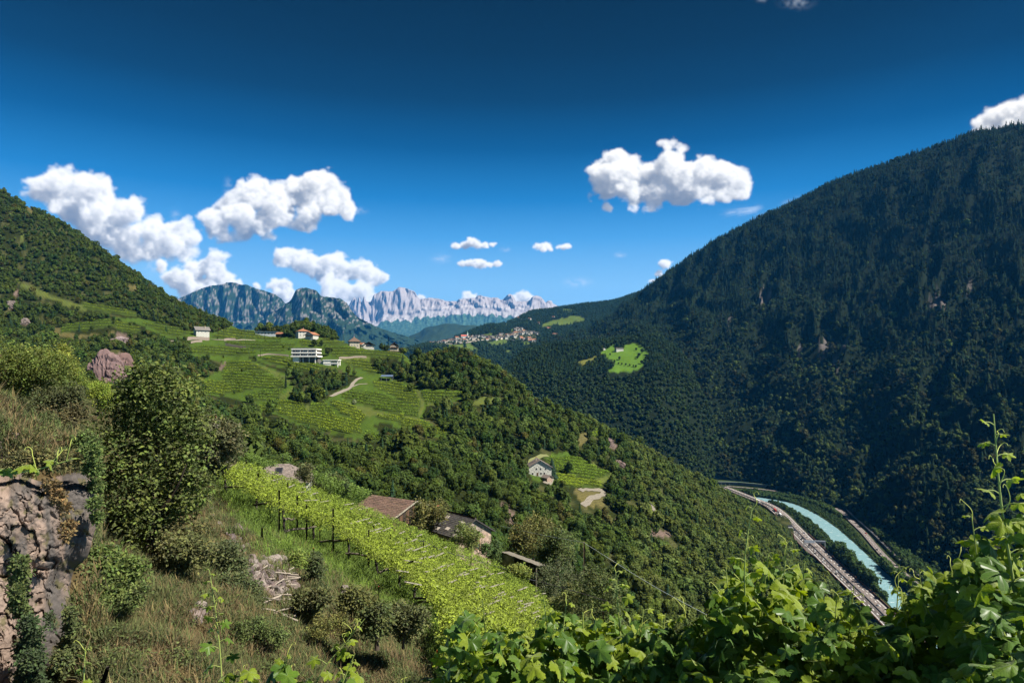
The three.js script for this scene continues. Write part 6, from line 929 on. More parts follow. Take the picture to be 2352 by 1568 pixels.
// ---------------------------------------------------------------- rock cliff at the left edge
{
  const nu = 190, nv = 230, pos = [], col = [], idx = [], edge = pchip([1040, 1090, 1130, 1180, 1230, 1275, 1310, 1350, 1400, 1480, 1560, 1720], [190, 208, 222, 222, 212, 200, 176, 172, 184, 172, 140, 95]);
  const topY = pchip([-120, 0, 40, 90, 130, 175, 260], [1050, 1085, 1075, 1095, 1080, 1068, 1100]);
  for (let j = 0; j <= nv; j++) for (let i = 0; i <= nu; i++) {
    const v = j / nv, u = i / nu, py0 = lerp(1720, 1068, v), R = edge(py0), px = lerp(-130, R, u), py = Math.max(lerp(1720, topY(px), v), 0); let d = 15.9 + 3.1 * u + .9 * Math.pow(Math.max(0, u - .94) / .06, 2) + 3.5 * Math.pow(Math.max(0, v - .9) / .1, 2) - 1.1 * Math.max(0, .5 - v);
    const X = (px - CX) / F * 17, Y = (HY - py) / F * 17, left = sstep(112, 66, px + 26 * fbm2(Y * .9, 3, 2)), wx = X + .35 * fbm2(X * 1.1, Y * 1.1, 3), wy = Y + .35 * fbm2(X * 1.1 + 20, Y * 1.1, 3);
    const A = worley(wx * .62 + wy * .28, wy * .40 - wx * .16, 5), B = worley(wx * 1.9 + wy * .9, wy * 1.25 - wx * .5, 9), C = worley(wx * 4.6, wy * 3.4 + wx, 13), step = (w, amp, tilt) => amp * (w.r[0] - .5) + tilt * ((w.r[1] - .5) * w.r[3] + (w.r[2] - .5) * w.r[4]);
    d -= step(A, lerp(.22, .40, left), lerp(.16, .36, left)) + step(B, lerp(.04, .15, left), lerp(.07, .18, left)) + step(C, lerp(.015, .03, left), .03) - lerp(.08, .2, left) * sstep(.08, 0, A.edge) - lerp(.02, .1, left) * sstep(.10, 0, B.edge) + fbm2(X * 3, Y * 3, 5) * .04;
    d += .55 * sstep(.70, 1, u) * sstep(1240, 1330, py);
    const p = P(px, py, d); pos.push(p.x, p.y, p.z);
    const m = fbm2(X * 1.6, Y * .7, 4) * .5 + .5, f = fbm2(X * 7, Y * 7, 3) * .5 + .5, tone = .75 + .5 * B.r[1], stain = sstep(.38, .60, fbm2(X * 1.1 + 9, Y * .24 + 3, 4) * .5 + .5 + .26 * (.5 - left)), pink = [lerp(.15, .27, m) * tone, lerp(.112, .20, m) * tone, lerp(.09, .165, m) * tone], dark = [lerp(.06, .125, f), lerp(.054, .108, f), lerp(.05, .10, f)], moss = sstep(.60, .72, fbm2(X * 2 + 30, Y * 1.6, 4) * .5 + .5) * .8;
    [0, 1, 2].forEach((c) => col.push(lerp(lerp(pink[c], dark[c], stain), [.095, .085, .04][c], moss)));
  }
  for (let j = 0; j < nv; j++) for (let i = 0; i < nu; i++) { const a = j * (nu + 1) + i; idx.push(a, a + 1, a + nu + 2, a, a + nu + 2, a + nu + 1); }
  const g = new THREE.BufferGeometry(); g.setAttribute('position', new THREE.Float32BufferAttribute(pos, 3)); g.setAttribute('color', new THREE.Float32BufferAttribute(col, 3)); g.setAttribute('uv', new THREE.Float32BufferAttribute(pos.filter((_, i) => i % 3 !== 2).map((x) => x * .6), 2)); g.setIndex(idx); g.computeVertexNormals();
  const m = new THREE.Mesh(g, MM({ vertexColors: true, roughness: .95, side: THREE.DoubleSide, flatShading: true, bumpMap: scaled(grain, 1.4), bumpScale: .03 })); m.castShadow = m.receiveShadow = true; add(m, 'rock_cliff', 'pink and grey rock cliff with ivy at the edge of the bank', 'cliff', null, 'structure');
}
plant('bush', 'olive scrub in the shade under the tall tree', 'scrub', lob(id, 27, 400, 1262, 30, 440, 1250, 26, 430, 1290, 24, 470, 1270, 22, 380, 1300, 20), 's', 700, [.085, .095, .03], 81, { vary: .5 }); plant('bush', 'low green scrub in the brown grass below the stone pile', 'scrub', lob(id, 24, 560, 1450, 26, 600, 1440, 24, 530, 1430, 20, 640, 1460, 22, 590, 1475, 22), 'xs', 900, [.07, .10, .026], 82, { vary: .5 }); plant('bush', 'green weeds round the foot of the rounded light bush', 'scrub', lob(id, 20, 180, 1385, 24, 230, 1400, 26, 290, 1385, 24, 320, 1360, 20, 250, 1420, 20), 'xs', 1000, [.075, .105, .028], 83, { vary: .5 }); plant('bush', 'yellowish scrub between stone pile and small fruit tree', 'scrub', lob(id, 27, 740, 1440, 24, 780, 1430, 22, 720, 1460, 20, 800, 1460, 22), 'xs', 700, [.11, .115, .03], 84, { vary: .5 });
// ---------------------------------------------------------------- grass on the slope
{
  const blades = (seed, n, h, w, lean) => { const r = rng(seed), g = new GB(); for (let i = 0; i < n; i++) { const a = r() * 6.283, o = V3((r() - .5) * w, -.04, (r() - .5) * w), dir = V3(Math.cos(a), 0, Math.sin(a)), s = V3(-dir.z, 0, dir.x).multiplyScalar(.005 + .006 * r()), H = h * (.5 + .7 * r()), m = o.clone().addScaledVector(dir, H * lean * .3).add(V3(0, H * .6, 0)), t = o.clone().addScaledVector(dir, H * lean * (.6 + .6 * r())).add(V3(0, H, 0)), v = .7 + .6 * r(), q = [v, v, v]; g.quad(o.clone().sub(s), o.clone().add(s), m.clone().add(s), m.clone().sub(s), q).tri(m.clone().sub(s), m.clone().add(s), t, q); } return g.build(); };
  const GR = [blades(801, 30, .26, .6, .8), blades(802, 30, .20, .6, 1.2), blades(803, 22, .36, .5, .6)], LEAFY = SPR.xs[0], gm = leafMat(rgb(1, 1, 1), .3, { vertexColors: true, roughness: .9 }), lists = new Map(), r = rng(81), e = new THREE.Euler(), Q = new THREE.Quaternion();
  const put = (geo, m, c) => { if (!lists.has(geo)) lists.set(geo, []); lists.get(geo).push([m, c]); };
  for (let i = 0; i < 120000; i++) {
    const px = -60 + 1340 * r(), d = 13 + 62 * Math.pow(r(), 1.7), X = (px - CX) / F * d, Z = -d, y = hA(X, Z), py = HY - y / d * F; if (py > 1640 || py < 880) continue; if (px > 1080 && d < 30) continue;
    const k = lush(X, Z), rock = px < 175 && d < 20.5; if (rock && r() < .94) continue; const n = fbm2(X / 3, Z / 3, 2); if (k < .4 && n > .12 && r() < .88) continue;
    const z = (k > .5 ? .75 + .6 * r() : .7 + .7 * r()) * (1 + d / 120), v = .7 + .6 * r();
    e.set((r() - .5) * .5, r() * 6.283, (r() - .5) * .5); const m = new THREE.Matrix4().compose(V3(X, y, Z), Q.setFromEuler(e).clone(), V3(z, z, z));
    const c = r() < k ? rgb(.14 * v, .215 * v, .028) : r() < .55 ? (n > -.02 ? rgb(.15 * v, .108 * v, .048 * v) : rgb(.09 * v, .10 * v, .03 * v)) : r() < .55 ? rgb(.08 * v, .11 * v, .028 * v) : rgb(.19 * v, .145 * v, .06 * v);
    if (r() < (k > .5 ? .35 : .42)) put(LEAFY, m.multiply(new THREE.Matrix4().makeTranslation(0, .12, 0)), k > .5 ? rgb(.125 * v, .20 * v, .03 * v) : rgb(.09 * v, .12 * v, .03 * v)); else put(pick(GR, r), m, c);
  }
  for (let i = 0; i < 330; i++) { // low weeds and scrub in clumps
    const px = -40 + 1100 * r(), d = 15 + 45 * Math.pow(r(), 1.5), X = (px - CX) / F * d, Z = -d, y = hA(X, Z), py = HY - y / d * F; if (py > 1620 || py < 900 || (px < 190 && d < 22) || (px > 480 && py < lushLine(px) - 40)) continue;
    const R = .2 + .5 * r() * r(), kind = r(), c = kind < .45 ? [.06, .09, .022] : kind < .75 ? [.10, .12, .03] : [.12, .10, .04], cnt = Math.round(26 * R / .4);
    for (let k = 0; k < cnt; k++) { const a = r() * 6.283, q = R * Math.sqrt(r()), h = R * .9 * r() * (1 - q / R * .6), v = .6 + .8 * r(); e.set((r() - .5) * 1.2, r() * 6.283, (r() - .5) * 1.2); const z = .8 + .5 * r(), x2 = X + Math.cos(a) * q, z2 = Z + Math.sin(a) * q; put(LEAFY, new THREE.Matrix4().compose(V3(x2, hA(x2, z2) + h + .05, z2), Q.setFromEuler(e).clone(), V3(z, z, z)), rgb(c[0] * v, c[1] * v, c[2] * v)); }
  }
  const root = new THREE.Group(); for (const [geo, l] of lists) { const im = new THREE.InstancedMesh(geo, geo === LEAFY ? sprigMat : gm, l.length); l.forEach((q, i) => { im.setMatrixAt(i, q[0]); im.setColorAt(i, q[1]); }); im.name = 'grass_tufts'; im.userData.kind = 'stuff'; root.add(im); }
  add(root, 'grass', 'green and dry brown grass with weeds on the near slope', null, null, 'stuff');
}
// ---------------------------------------------------------------- the vine pergola
{
  const g = new THREE.Group(), oldWood = M({ color: rgb(.075, .06, .05), roughness: .95, map: mottle }), greyWood = M({ color: rgb(.20, .165, .13), roughness: .95, map: mottle });
  const posts = [[232, 225, 245, 375], [440, 262, 437, 490], [605, 420, 620, 648], [795, 490, 806, 690], [1022, 590, 1033, 825], [1185, 712, 1232, 930], [1365, 740, 1345, 965], [1462, 895, 1437, 1080], [1612, 1035, 1628, 1310]], line = [];
  for (const q of posts) { const [a, b] = zp(...q), base = Pl(b[0], b[1], 0); base.y = hA(base.x, base.z); const d = -base.z, top = P(a[0], a[1], d + .1); line.push([b[0], d]); part(g, 'post', tube([base.clone().add(V3(0, -.5, 0)), base.clone().lerp(top, .5).add(V3(.03, 0, .03)), top], .1, .08, 7), oldWood); }
  const dOf = pchip(line.map((q) => q[0]), line.map((q) => q[1]));
  for (const q of [[90, 245, 260, 217], [225, 320, 490, 313], [425, 432, 620, 413], [610, 602, 820, 567], [800, 675, 1065, 647], [1012, 740, 1232, 766], [1225, 865, 1340, 820], [1340, 820, 1440, 790], [1440, 1030, 1690, 1032], [1425, 1068, 1612, 1030], [1390, 922, 1480, 940], [620, 525, 680, 518]]) { const [a, b] = zp(...q), A = P(a[0], a[1], dOf(a[0]) - .1), B = P(b[0], b[1], dOf(b[0]) - .1); part(g, 'beam', tube([A, A.clone().lerp(B, .35).add(V3(0, .05, 0)), A.clone().lerp(B, .7).add(V3(0, -.04, 0)), B], .085, .07, 7), greyWood); }
  const inner = [[375, 150, 190], [585, 335, 430], [640, 285, 350], [700, 370, 440], [760, 430, 480], [850, 390, 430], [930, 455, 560], [1090, 520, 550], [1190, 560, 600], [1155, 590, 640], [1295, 615, 650], [1400, 645, 680], [450, 225, 280], [540, 250, 280]].map((q) => [...zp(q[0], q[1])[0], zp(q[0], q[2])[0][1]]).concat([[80, 455, 510], [245, 520, 575], [195, 570, 690], [422, 610, 670], [593, 655, 715], [770, 700, 790], [878, 730, 760], [905, 755, 795], [1088, 820, 865], [1265, 855, 920], [1440, 900, 960], [1620, 940, 985], [1015, 925, 965], [1282, 1025, 1105], [1085, 1250, 1290], [1480, 1320, 1395], [1548, 1210, 1240], [1690, 1230, 1260], [1880, 1275, 1330], [1755, 1310, 1340], [1890, 1440, 1500], [1920, 1250, 1300], [335, 630, 660], [1140, 900, 925], [1480, 1165, 1200], [1360, 1150, 1185]].map((q) => [...zb(q[0], q[1])[0], zb(q[0], q[2])[0][1]]));
  for (const [x, y, yb] of inner) { const c = Pl(x, yb, 2.3), b = V3(c.x, hA(c.x, c.z) - .3, c.z), t = P(x, y, -c.z); part(g, 'post', new GB().bar(b, t, .065, .055, 6).build(), greyWood); }
  const batten = [0, 505, 195, 452, 185, 500, 230, 488, 255, 520, 305, 505, 200, 590, 330, 552, 345, 580, 420, 548, 270, 600, 310, 588, 560, 715, 600, 703, 460, 720, 510, 697, 590, 790, 645, 765, 655, 790, 830, 725, 755, 800, 795, 793, 725, 878, 785, 853, 820, 860, 878, 836, 885, 855, 975, 810, 575, 890, 740, 912, 870, 990, 1015, 930, 1010, 955, 1080, 925, 940, 1000, 1000, 975, 780, 1010, 820, 1005, 1110, 1060, 1205, 1012, 1170, 1050, 1245, 1025, 1030, 1125, 1115, 1092, 1370, 1065, 1415, 1052, 1460, 1040, 1500, 1025, 1540, 1030, 1610, 1012, 1310, 1118, 1360, 1118, 1295, 1185, 1365, 1150, 1370, 1175, 1435, 1155, 1465, 1172, 1540, 1145, 1550, 1145, 1605, 1130, 1500, 1285, 1625, 1240, 1555, 1245, 1605, 1218, 1490, 1335, 1575, 1295, 1430, 1365, 1480, 1335, 1760, 1205, 1850, 1168, 1680, 1280, 1715, 1268, 1755, 1325, 1800, 1310, 1760, 1360, 1800, 1340, 1810, 1385, 1885, 1352, 1755, 1405, 1785, 1388, 1760, 1435, 1835, 1405, 1895, 1445, 1975, 1418, 1900, 1495, 1985, 1470, 1420, 1450, 1500, 1420, 1810, 1350, 1915, 1328, 1930, 1270, 1975, 1250, 1950, 1390, 1985, 1378, 2010, 1238, 2040, 1233, 985, 760, 1010, 748, 580, 1115, 735, 1145, 840, 1155, 905, 1160, 490, 995, 600, 1012, 2120, 1490, 2160, 1475, 2100, 1525, 2140, 1510, 2100, 1560, 2160, 1545, 1235, 1255, 1305, 1230, 1250, 995, 1340, 970, 700, 640, 750, 618, 520, 610, 570, 585, 640, 690, 700, 665, 90, 360, 180, 340, 0, 355, 35, 335, 310, 445, 345, 435];
  const bz = zb(...batten), bp = zp(720, 322, 760, 310, 700, 350, 757, 345, 635, 322, 680, 300, 540, 275, 612, 255, 800, 360, 830, 352, 750, 402, 830, 398, 855, 410, 910, 402, 1000, 430, 1060, 420);
  for (const q of [bz, bp]) for (let i = 0; i < q.length; i += 2) { const A = Pl(q[i][0], q[i][1], 2.62), B = Pl(q[i + 1][0], q[i + 1][1], 2.62), u = V3().subVectors(B, A), L = u.length(), m = new THREE.Matrix4().lookAt(A, B, V3(0, 1, 0)).setPosition(A); part(g, 'batten', new GB().box(-.075, -.03, -L, .075, .03, 0, m).build(), woodPale); }
  add(g, 'vine_pergola', 'sloping wooden pergola of dark posts, beams and pale battens carrying vines', 'pergola');
  // leaves over it
  const outline = [[505, 1075], [560, 1062], [625, 1085], [690, 1108], [760, 1135], [830, 1160], [915, 1197], [1000, 1232], [1090, 1272], [1180, 1308], [1262, 1382], [1276, 1430], [1250, 1500], [1120, 1520], [1040, 1455], [1012, 1392], [965, 1345], [915, 1300], [880, 1275], [855, 1268], [800, 1228], [760, 1200], [715, 1188], [650, 1162], [600, 1130], [560, 1110], [520, 1094]];
  const r = rng(91), lists = SPR.s.map(() => []), e = new THREE.Euler(), Q = new THREE.Quaternion(); let n = 0;
  const lay = (px, py, off, gap, dark) => { const p = Pl(px, py, off); p.x += (r() - .5) * .5; p.z += (r() - .5) * .5; e.set((r() - .5) * 1.2, r() * 6.283, (r() - .5) * 1.2); const z = .8 + .7 * r(), v = (.5 + .85 * r()) * dark, far = sstep(40, 85, -p.z); lists[n++ % 3].push([new THREE.Matrix4().compose(p, Q.setFromEuler(e).clone(), V3(z, z, z)), rgb(lerp(.235, .19, far) * v, lerp(.30, .275, far) * v, .022 * v)]); };
  for (let i = 0; i < 80000 && n < 19000; i++) {
    const px = 500 + 790 * r(), py = 1055 + 470 * r(); if (!inPoly(px, py, outline)) continue;
    const c = Pl(px, py, 2.2), rowGap = fbm2(c.x * .9, c.z * .22, 2); if (rowGap < -.2 && r() < .85) continue; lay(px, py, 2.05 + .6 * r() + .25 * fbm2(c.x / 2, c.z / 2, 2), 0, 1);
  }
  for (let k = 0; k < 1000; k++) { const i = 16 + Math.floor(r() * 10), a = outline[i], b = outline[i + 1] ?? outline[0], t = r(), px = lerp(a[0], b[0], t), py = lerp(a[1], b[1], t) + 14 * r(); if (fbm2(px / 22, 4, 2) < -.1) continue; lay(px - 4 + 12 * r(), py, 1.3 + 1.1 * Math.sqrt(r()), 0, .85); }
  for (let k = 0; k < 1100; k++) { const px = 1020 + 230 * r(), py = 1430 + 90 * r(); lay(px, py, 1.9 + .6 * r(), 0, 1); }
  const root = new THREE.Group(); lists.forEach((l, k) => { const im = new THREE.InstancedMesh(SPR.s[k], sprigMat, l.length); l.forEach((q, i) => { im.setMatrixAt(i, q[0]); im.setColorAt(i, q[1]); }); im.name = 'vine_leaves'; im.userData.kind = 'stuff'; im.castShadow = im.receiveShadow = true; root.add(im); });
  add(root, 'vine_foliage', 'bright yellow-green vine leaves spread over the pergola', null, null, 'stuff');
  // next terraces of vines behind
  const l2 = SPR.m.map(() => []), patch = (poly, cnt) => { const [x0, x1, y0, y1] = bbox(poly); for (let i = 0; i < cnt; i++) { const px = lerp(x0, x1, r()), py = lerp(y0, y1, r()); if (!inPoly(px, py, poly)) continue; const p = P(px, py, 84 + 6 * r()), h = hA(p.x, p.z); e.set((r() - .5) * 1.2, r() * 6.283, (r() - .5) * 1.2); const z = .8 + .6 * r(), v = .7 + .5 * r(); l2[i % 3].push([new THREE.Matrix4().compose(p, Q.setFromEuler(e).clone(), V3(z, z, z)), rgb(.115 * v, .185 * v, .024 * v)]); } };
  patch(zp(790, 210, 860, 240, 960, 270, 1090, 320, 1175, 355, 1100, 430, 1040, 400, 960, 375, 900, 340, 830, 280), 1500); patch(zp(370, 100, 430, 115, 500, 150, 590, 165, 440, 190, 400, 180, 340, 160), 700);
  const r2 = new THREE.Group(); l2.forEach((l, k) => { const im = new THREE.InstancedMesh(SPR.m[k], sprigMat, l.length); l.forEach((q, i) => { im.setMatrixAt(i, q[0]); im.setColorAt(i, q[1]); }); im.name = 'vine_leaves'; im.userData.kind = 'stuff'; r2.add(im); }); add(r2, 'vine_foliage', 'strip of vines on the next terrace between the farm roofs', null, null, 'stuff');
}
// ---------------------------------------------------------------- stones, deadwood, poles, stakes
{
  const r = rng(101), STN = [0, 1, 2, 3, 4].map((k) => { const g = new THREE.IcosahedronGeometry(1, 1), p = g.attributes.position, v = V3(); for (let i = 0; i < p.count; i++) { v.fromBufferAttribute(p, i); const n = 1 + .38 * n3(v.x * 1.3 + k * 9, v.y * 1.3, v.z * 1.3); p.setXYZ(i, v.x * n, v.y * n * .66, v.z * n * .85); } g.computeVertexNormals(); return g; });
  const SM = [[.27, .205, .195], [.22, .16, .155], [.36, .30, .28], [.17, .13, .13]].map((c) => M({ color: rgb(...c), roughness: .95, map: mottle, flatShading: true }));
  const heap = (poly, n, s0, s1, lift, name, label) => { const g = new THREE.Group(), [x0, x1, y0, y1] = bbox(poly); let k = 0; while (k < n) { const px = lerp(x0, x1, r()), py = lerp(y0, y1, r()); if (!inPoly(px, py, poly)) continue; const p = slopeA.hit(px, py, 12); if (!p) { k++; continue; } const s = lerp(s0, s1, Math.pow(r(), 2.2)), m = part(g, 'stone', STN[k % 5], SM[Math.floor(r() * 4)]); m.position.copy(p).add(V3(0, lift * r(), 0)); m.scale.setScalar(s); m.rotation.set(r() * 6, r() * 6, r() * 6); k++; } add(g, name, label, 'stones'); };
  heap(zp(430, 795, 520, 810, 600, 800, 640, 850, 690, 930, 700, 980, 640, 1010, 560, 1070, 480, 1000, 450, 940, 370, 900, 390, 830), 290, .1, .42, .25, 'stone_pile', 'pile of broken pinkish stones on the slope');
  heap(zp(90, 380, 130, 370, 200, 520, 260, 590, 340, 600, 360, 680, 390, 760, 340, 780, 250, 640, 170, 600, 130, 500), 110, .08, .34, .05, 'stone_trail', 'trail of loose stones running down to the stone pile'); heap(zp(980, 1000, 1040, 990, 1080, 1040, 1100, 1120, 1040, 1110), 40, .12, .4, .3, 'dry_wall_rubble', 'dark rubble of a broken dry wall among scrub'); heap(zp(1530, 1215, 1600, 1225, 1590, 1255, 1540, 1245), 14, .1, .25, .1, 'white_stones', 'few pale stones in the grass below the pergola'); heap(zp(300, 585, 360, 590, 350, 625, 310, 620), 8, .3, .6, .1, 'boulders', 'pinkish boulders beside the stone trail'); heap(zp(30, 1110, 90, 1110, 90, 1160, 30, 1165), 10, .15, .4, .1, 'grey_stones', 'small heap of grey stones by a dark shrub'); heap(zc(700, 1030, 900, 1000, 960, 1120, 920, 1200, 760, 1090), 40, .06, .22, .03, 'bank_stones', 'reddish stones in the bare earth below the tall tree');
  heap(zc(0, 440, 60, 420, 130, 560, 0, 560), 22, .08, .2, .05, 'ledge_stones', 'pale stones on the ledge above the rock cliff');
  const g = new THREE.Group(), bark = M({ color: rgb(.52, .44, .37), roughness: .9, map: mottle }); for (let k = 0; k < 52; k++) { const [q] = zp(lerp(450, 700, r()), lerp(880, 1200, r())), p = slopeA.hit(q[0], q[1], 12); if (!p) continue; const L = .6 + 1.5 * r(), a = r() * 3.14, d = V3(Math.cos(a), (r() - .4) * .5, Math.sin(a) * .7); p.y += .15 + .25 * r(); part(g, 'branch', tube([p.clone().addScaledVector(d, -L / 2), p.clone().add(V3((r() - .5) * .2, .12 * r(), (r() - .5) * .2)), p.clone().addScaledVector(d, L / 2).add(V3(0, -.1, 0))], .045, .015, 5), bark); } add(g, 'deadwood_pile', 'tangle of pale dead branches at the foot of the stone pile', 'deadwood');
  const red = M({ color: rgb(.62, .06, .03), roughness: .6 }), white = M({ color: rgb(.8, .8, .78), roughness: .6 });
  for (const [x, y0, y1, d, l] of [[845, 588, 665, 44, 'standing under the pergola'], [805, 705, 830, 37, 'behind the slender dark shrub'], [1222, 950, 1085, 35, 'standing in the scrub below the pergola']]) { const g2 = new THREE.Group(), [a] = zp(x, y0), [b] = zp(x, y1), A = P(a[0], a[1], d), B = P(b[0], b[1], d), n = 7; for (let k = 0; k < n; k++) part(g2, 'segment', new GB().bar(B.clone().lerp(A, k / n), B.clone().lerp(A, (k + 1) / n), .03, .03, 7).build(), k % 2 ? white : red); add(g2, 'survey_pole', `red and white banded survey pole ${l}`, 'survey pole'); }
  const postAt = (z, x, y0, y1, d, rad, mat, name, label, x2 = x) => { const [a] = z(x2, y0), [b] = z(x, y1), g2 = new THREE.Group(), B = P(b[0], b[1], d), A = P(a[0], a[1], d); part(g2, 'post', new GB().bar(B, A, rad, rad * .9, 8).build(), mat); part(g2, 'post_top', new GB().bar(A, A.clone().add(V3(0, .03, 0)), rad * .9, rad * .5, 8).build(), mat); add(g2, name, label, 'post'); };
  const conc = M({ color: rgb(.62, .60, .56), roughness: .9 });
  postAt(zc, 460, 228, 320, 60, .07, conc, 'concrete_post', 'white concrete post under the bright green vine'); postAt(zc, 311, 88, 125, 60, .09, conc, 'concrete_post', 'white concrete post half hidden by the sunny bushes'); postAt(zc, 588, 285, 322, 62, .07, conc, 'concrete_post', 'white concrete post at the edge of the tall tree');
  const dk = M({ color: rgb(.045, .035, .03), roughness: .95 }); postAt(zc, 478, 1498, 1580, 14, .045, dk, 'wooden_stake', 'slanted dark stake in the brown grass', 505); postAt(zp, 475, 580, 635, 40, .06, dk, 'wooden_stake', 'short dark stake on the green slope'); postAt(zp, 185, 272, 370, 60, .06, greyW(), 'wooden_stake', 'grey stake at the upper end of the grass slope'); postAt(zp, 82, 290, 345, 58, .07, greyW(), 'wooden_stake', 'leaning grey stake beside the tall tree', 72); postAt(zp, 1597, 1362, 1390, 27, .03, M({ color: rgb(.7, .16, .05), roughness: .7 }), 'marker_stake', 'small orange marker stake near the pergola end'); postAt(zp, 922, 1215, 1238, 27, .03, M({ color: rgb(.7, .16, .05), roughness: .7 }), 'marker_stake', 'small orange marker stake in the brown grass');
  function greyW() { return M({ color: rgb(.2, .16, .12), roughness: .95 }); }
  postAt(id, 1342, 1245, 1318, 78, .09, M({ color: rgb(.52, .42, .28), roughness: .9 }), 'wooden_pole', 'tall pale wooden pole carrying a cable'); postAt(id, 1386, 1385, 1450, 50, .04, M({ color: rgb(.12, .07, .05), roughness: .8 }), 'iron_post', 'thin rusty post beside the dark upright bush');
  const cable = (pts, rad, c, name, label) => { const m = new THREE.Mesh(tube(pts.map((q) => P(...q)), rad, rad, 5, 40), M({ color: rgb(...c), roughness: .6 })); add(m, name, label, 'cable'); };
  cable([[1341, 1246, 78], [1400, 1283, 66], [1480, 1333, 56], [1560, 1378, 48], [1640, 1420, 43]], .018, [.5, .55, .55], 'cable', 'pale cable sloping from the wooden pole toward the near vines'); cable([[1148, 1207, 120], [1240, 1227, 100], [1341, 1246, 78]], .018, [.4, .42, .42], 'cable', 'thin cable from the farm to the wooden pole');
  cable([...zb(700, 685, 800, 700, 920, 770, 1080, 825, 1190, 855, 1280, 880, 1370, 905, 1480, 940, 1590, 970, 1680, 1010, 1850, 1080, 1980, 1110)].map((q) => [q[0], q[1], -Pl(q[0], q[1], 2.5).z]), .05, [.03, .03, .035], 'irrigation_pipe', 'black irrigation pipe along the far edge of the pergola'); cable(zb(1980, 1110, 2100, 1145, 2250, 1185, 2500, 1260, 2730, 1330).map((q, i) => [q[0], q[1], 66 - i * 4]), .03, [.06, .04, .04], 'irrigation_pipe', 'thin dark pipe hanging from the pergola end to the rusty post');
}
// ---------------------------------------------------------------- farm buildings just behind the pergola
function courses(g, hw, hl, h, rise, over, n, mat, sides) { const ox = hw + over, oz = hl + over, k = rise / hw, top = h + rise + .16, r = rng(Math.round(hw * 100)); for (const s of sides) for (let i = 0; i < n; i++) { const x0 = ox * i / n, x1 = ox * (i + 1) / n + .06, y0 = top - k * x0 + .012, y1 = top - k * x1 + .055, q = new GB(), m = 10; for (let j = 0; j < m; j++) { const z0 = lerp(-oz, oz, j / m), z1 = lerp(-oz, oz, (j + 1) / m) - .004, dz = (r() - .5) * .02, v = .72 + .5 * r(), c = [v, v * (.93 + .1 * r()), v * (.9 + .12 * r())]; const a = V3(s * x0, y0 + dz, z1), b = V3(s * x1, y1 + dz, z1), cc = V3(s * x1, y1 + dz, z0), d = V3(s * x0, y0 + dz, z0), dn = V3(0, -.045, 0); if (s > 0) q.quad(a, b, cc, d, c).quad(b, b.clone().add(dn), cc.clone().add(dn), cc, c); else q.quad(d, cc, b, a, c).quad(cc, cc.clone().add(dn), b.clone().add(dn), b, c); } part(g, 'tile_course', q.build(), mat); } }
const vc = (m) => { const c = m.clone(); c.vertexColors = true; c.side = THREE.DoubleSide; return c; };
{
  // barn
  const g = house({ w: 9.4, l: 8.8, h: 4.6, rise: 1.75, over: .6, wall: woodDark, gable: woodDark, roof: tileBrown, base: 6 }); courses(g, 4.7, 4.4, 4.6, 1.75, .6, 13, vc(M({ color: rgb(.27, .17, .13), roughness: .9, map: mottle })), [-1, 1]);
  for (let i = 0; i < 13; i++) part(g, 'wall_board', new GB().box(-4.6 + i * .71, 0, 4.403, -3.93 + i * .71, 4.5 + (i < 7 ? i : 12 - i) * .2, 4.44).build(), i % 2 ? woodDark : woodBrown);
  const bal = new THREE.Group(); bal.name = 'balcony'; g.add(bal); part(bal, 'floor', new GB().box(-1, 1.4, 4.45, 4.6, 1.55, 6).build(), woodGrey); part(bal, 'handrail', new GB().box(-1, 2.55, 5.9, 4.6, 2.68, 6.02).build(), woodPale); for (let i = 0; i < 17; i++) part(bal, 'baluster', new GB().box(-1 + i * .34, 1.553, 5.92, -.84 + i * .34, 2.547, 5.98).build(), woodGrey);
  part(g, 'barge_board', new GB().quad(V3(-5.35, 4.3, 5.02), V3(-5.35, 4.58, 5.02), V3(0, 6.58, 5.02), V3(0, 6.3, 5.02)).quad(V3(0, 6.3, 5.02), V3(0, 6.58, 5.02), V3(5.35, 4.58, 5.02), V3(5.35, 4.3, 5.02)).build(), Object.assign(woodPale.clone(), { side: THREE.DoubleSide }));
  const a = P(854, 1136, 112), b = P(955, 1150, 106.5), m = a.clone().lerp(b, .5); g.position.set(m.x, m.y - 4.6 - 1.75 - .16, m.z); g.rotation.y = Math.atan2(b.x - a.x, b.z - a.z); add(g, 'barn', 'brown wooden barn with reddish tiled roof and balcony behind the pergola', 'barn'); CLEAR.push([m.x, m.z, 9]);
}
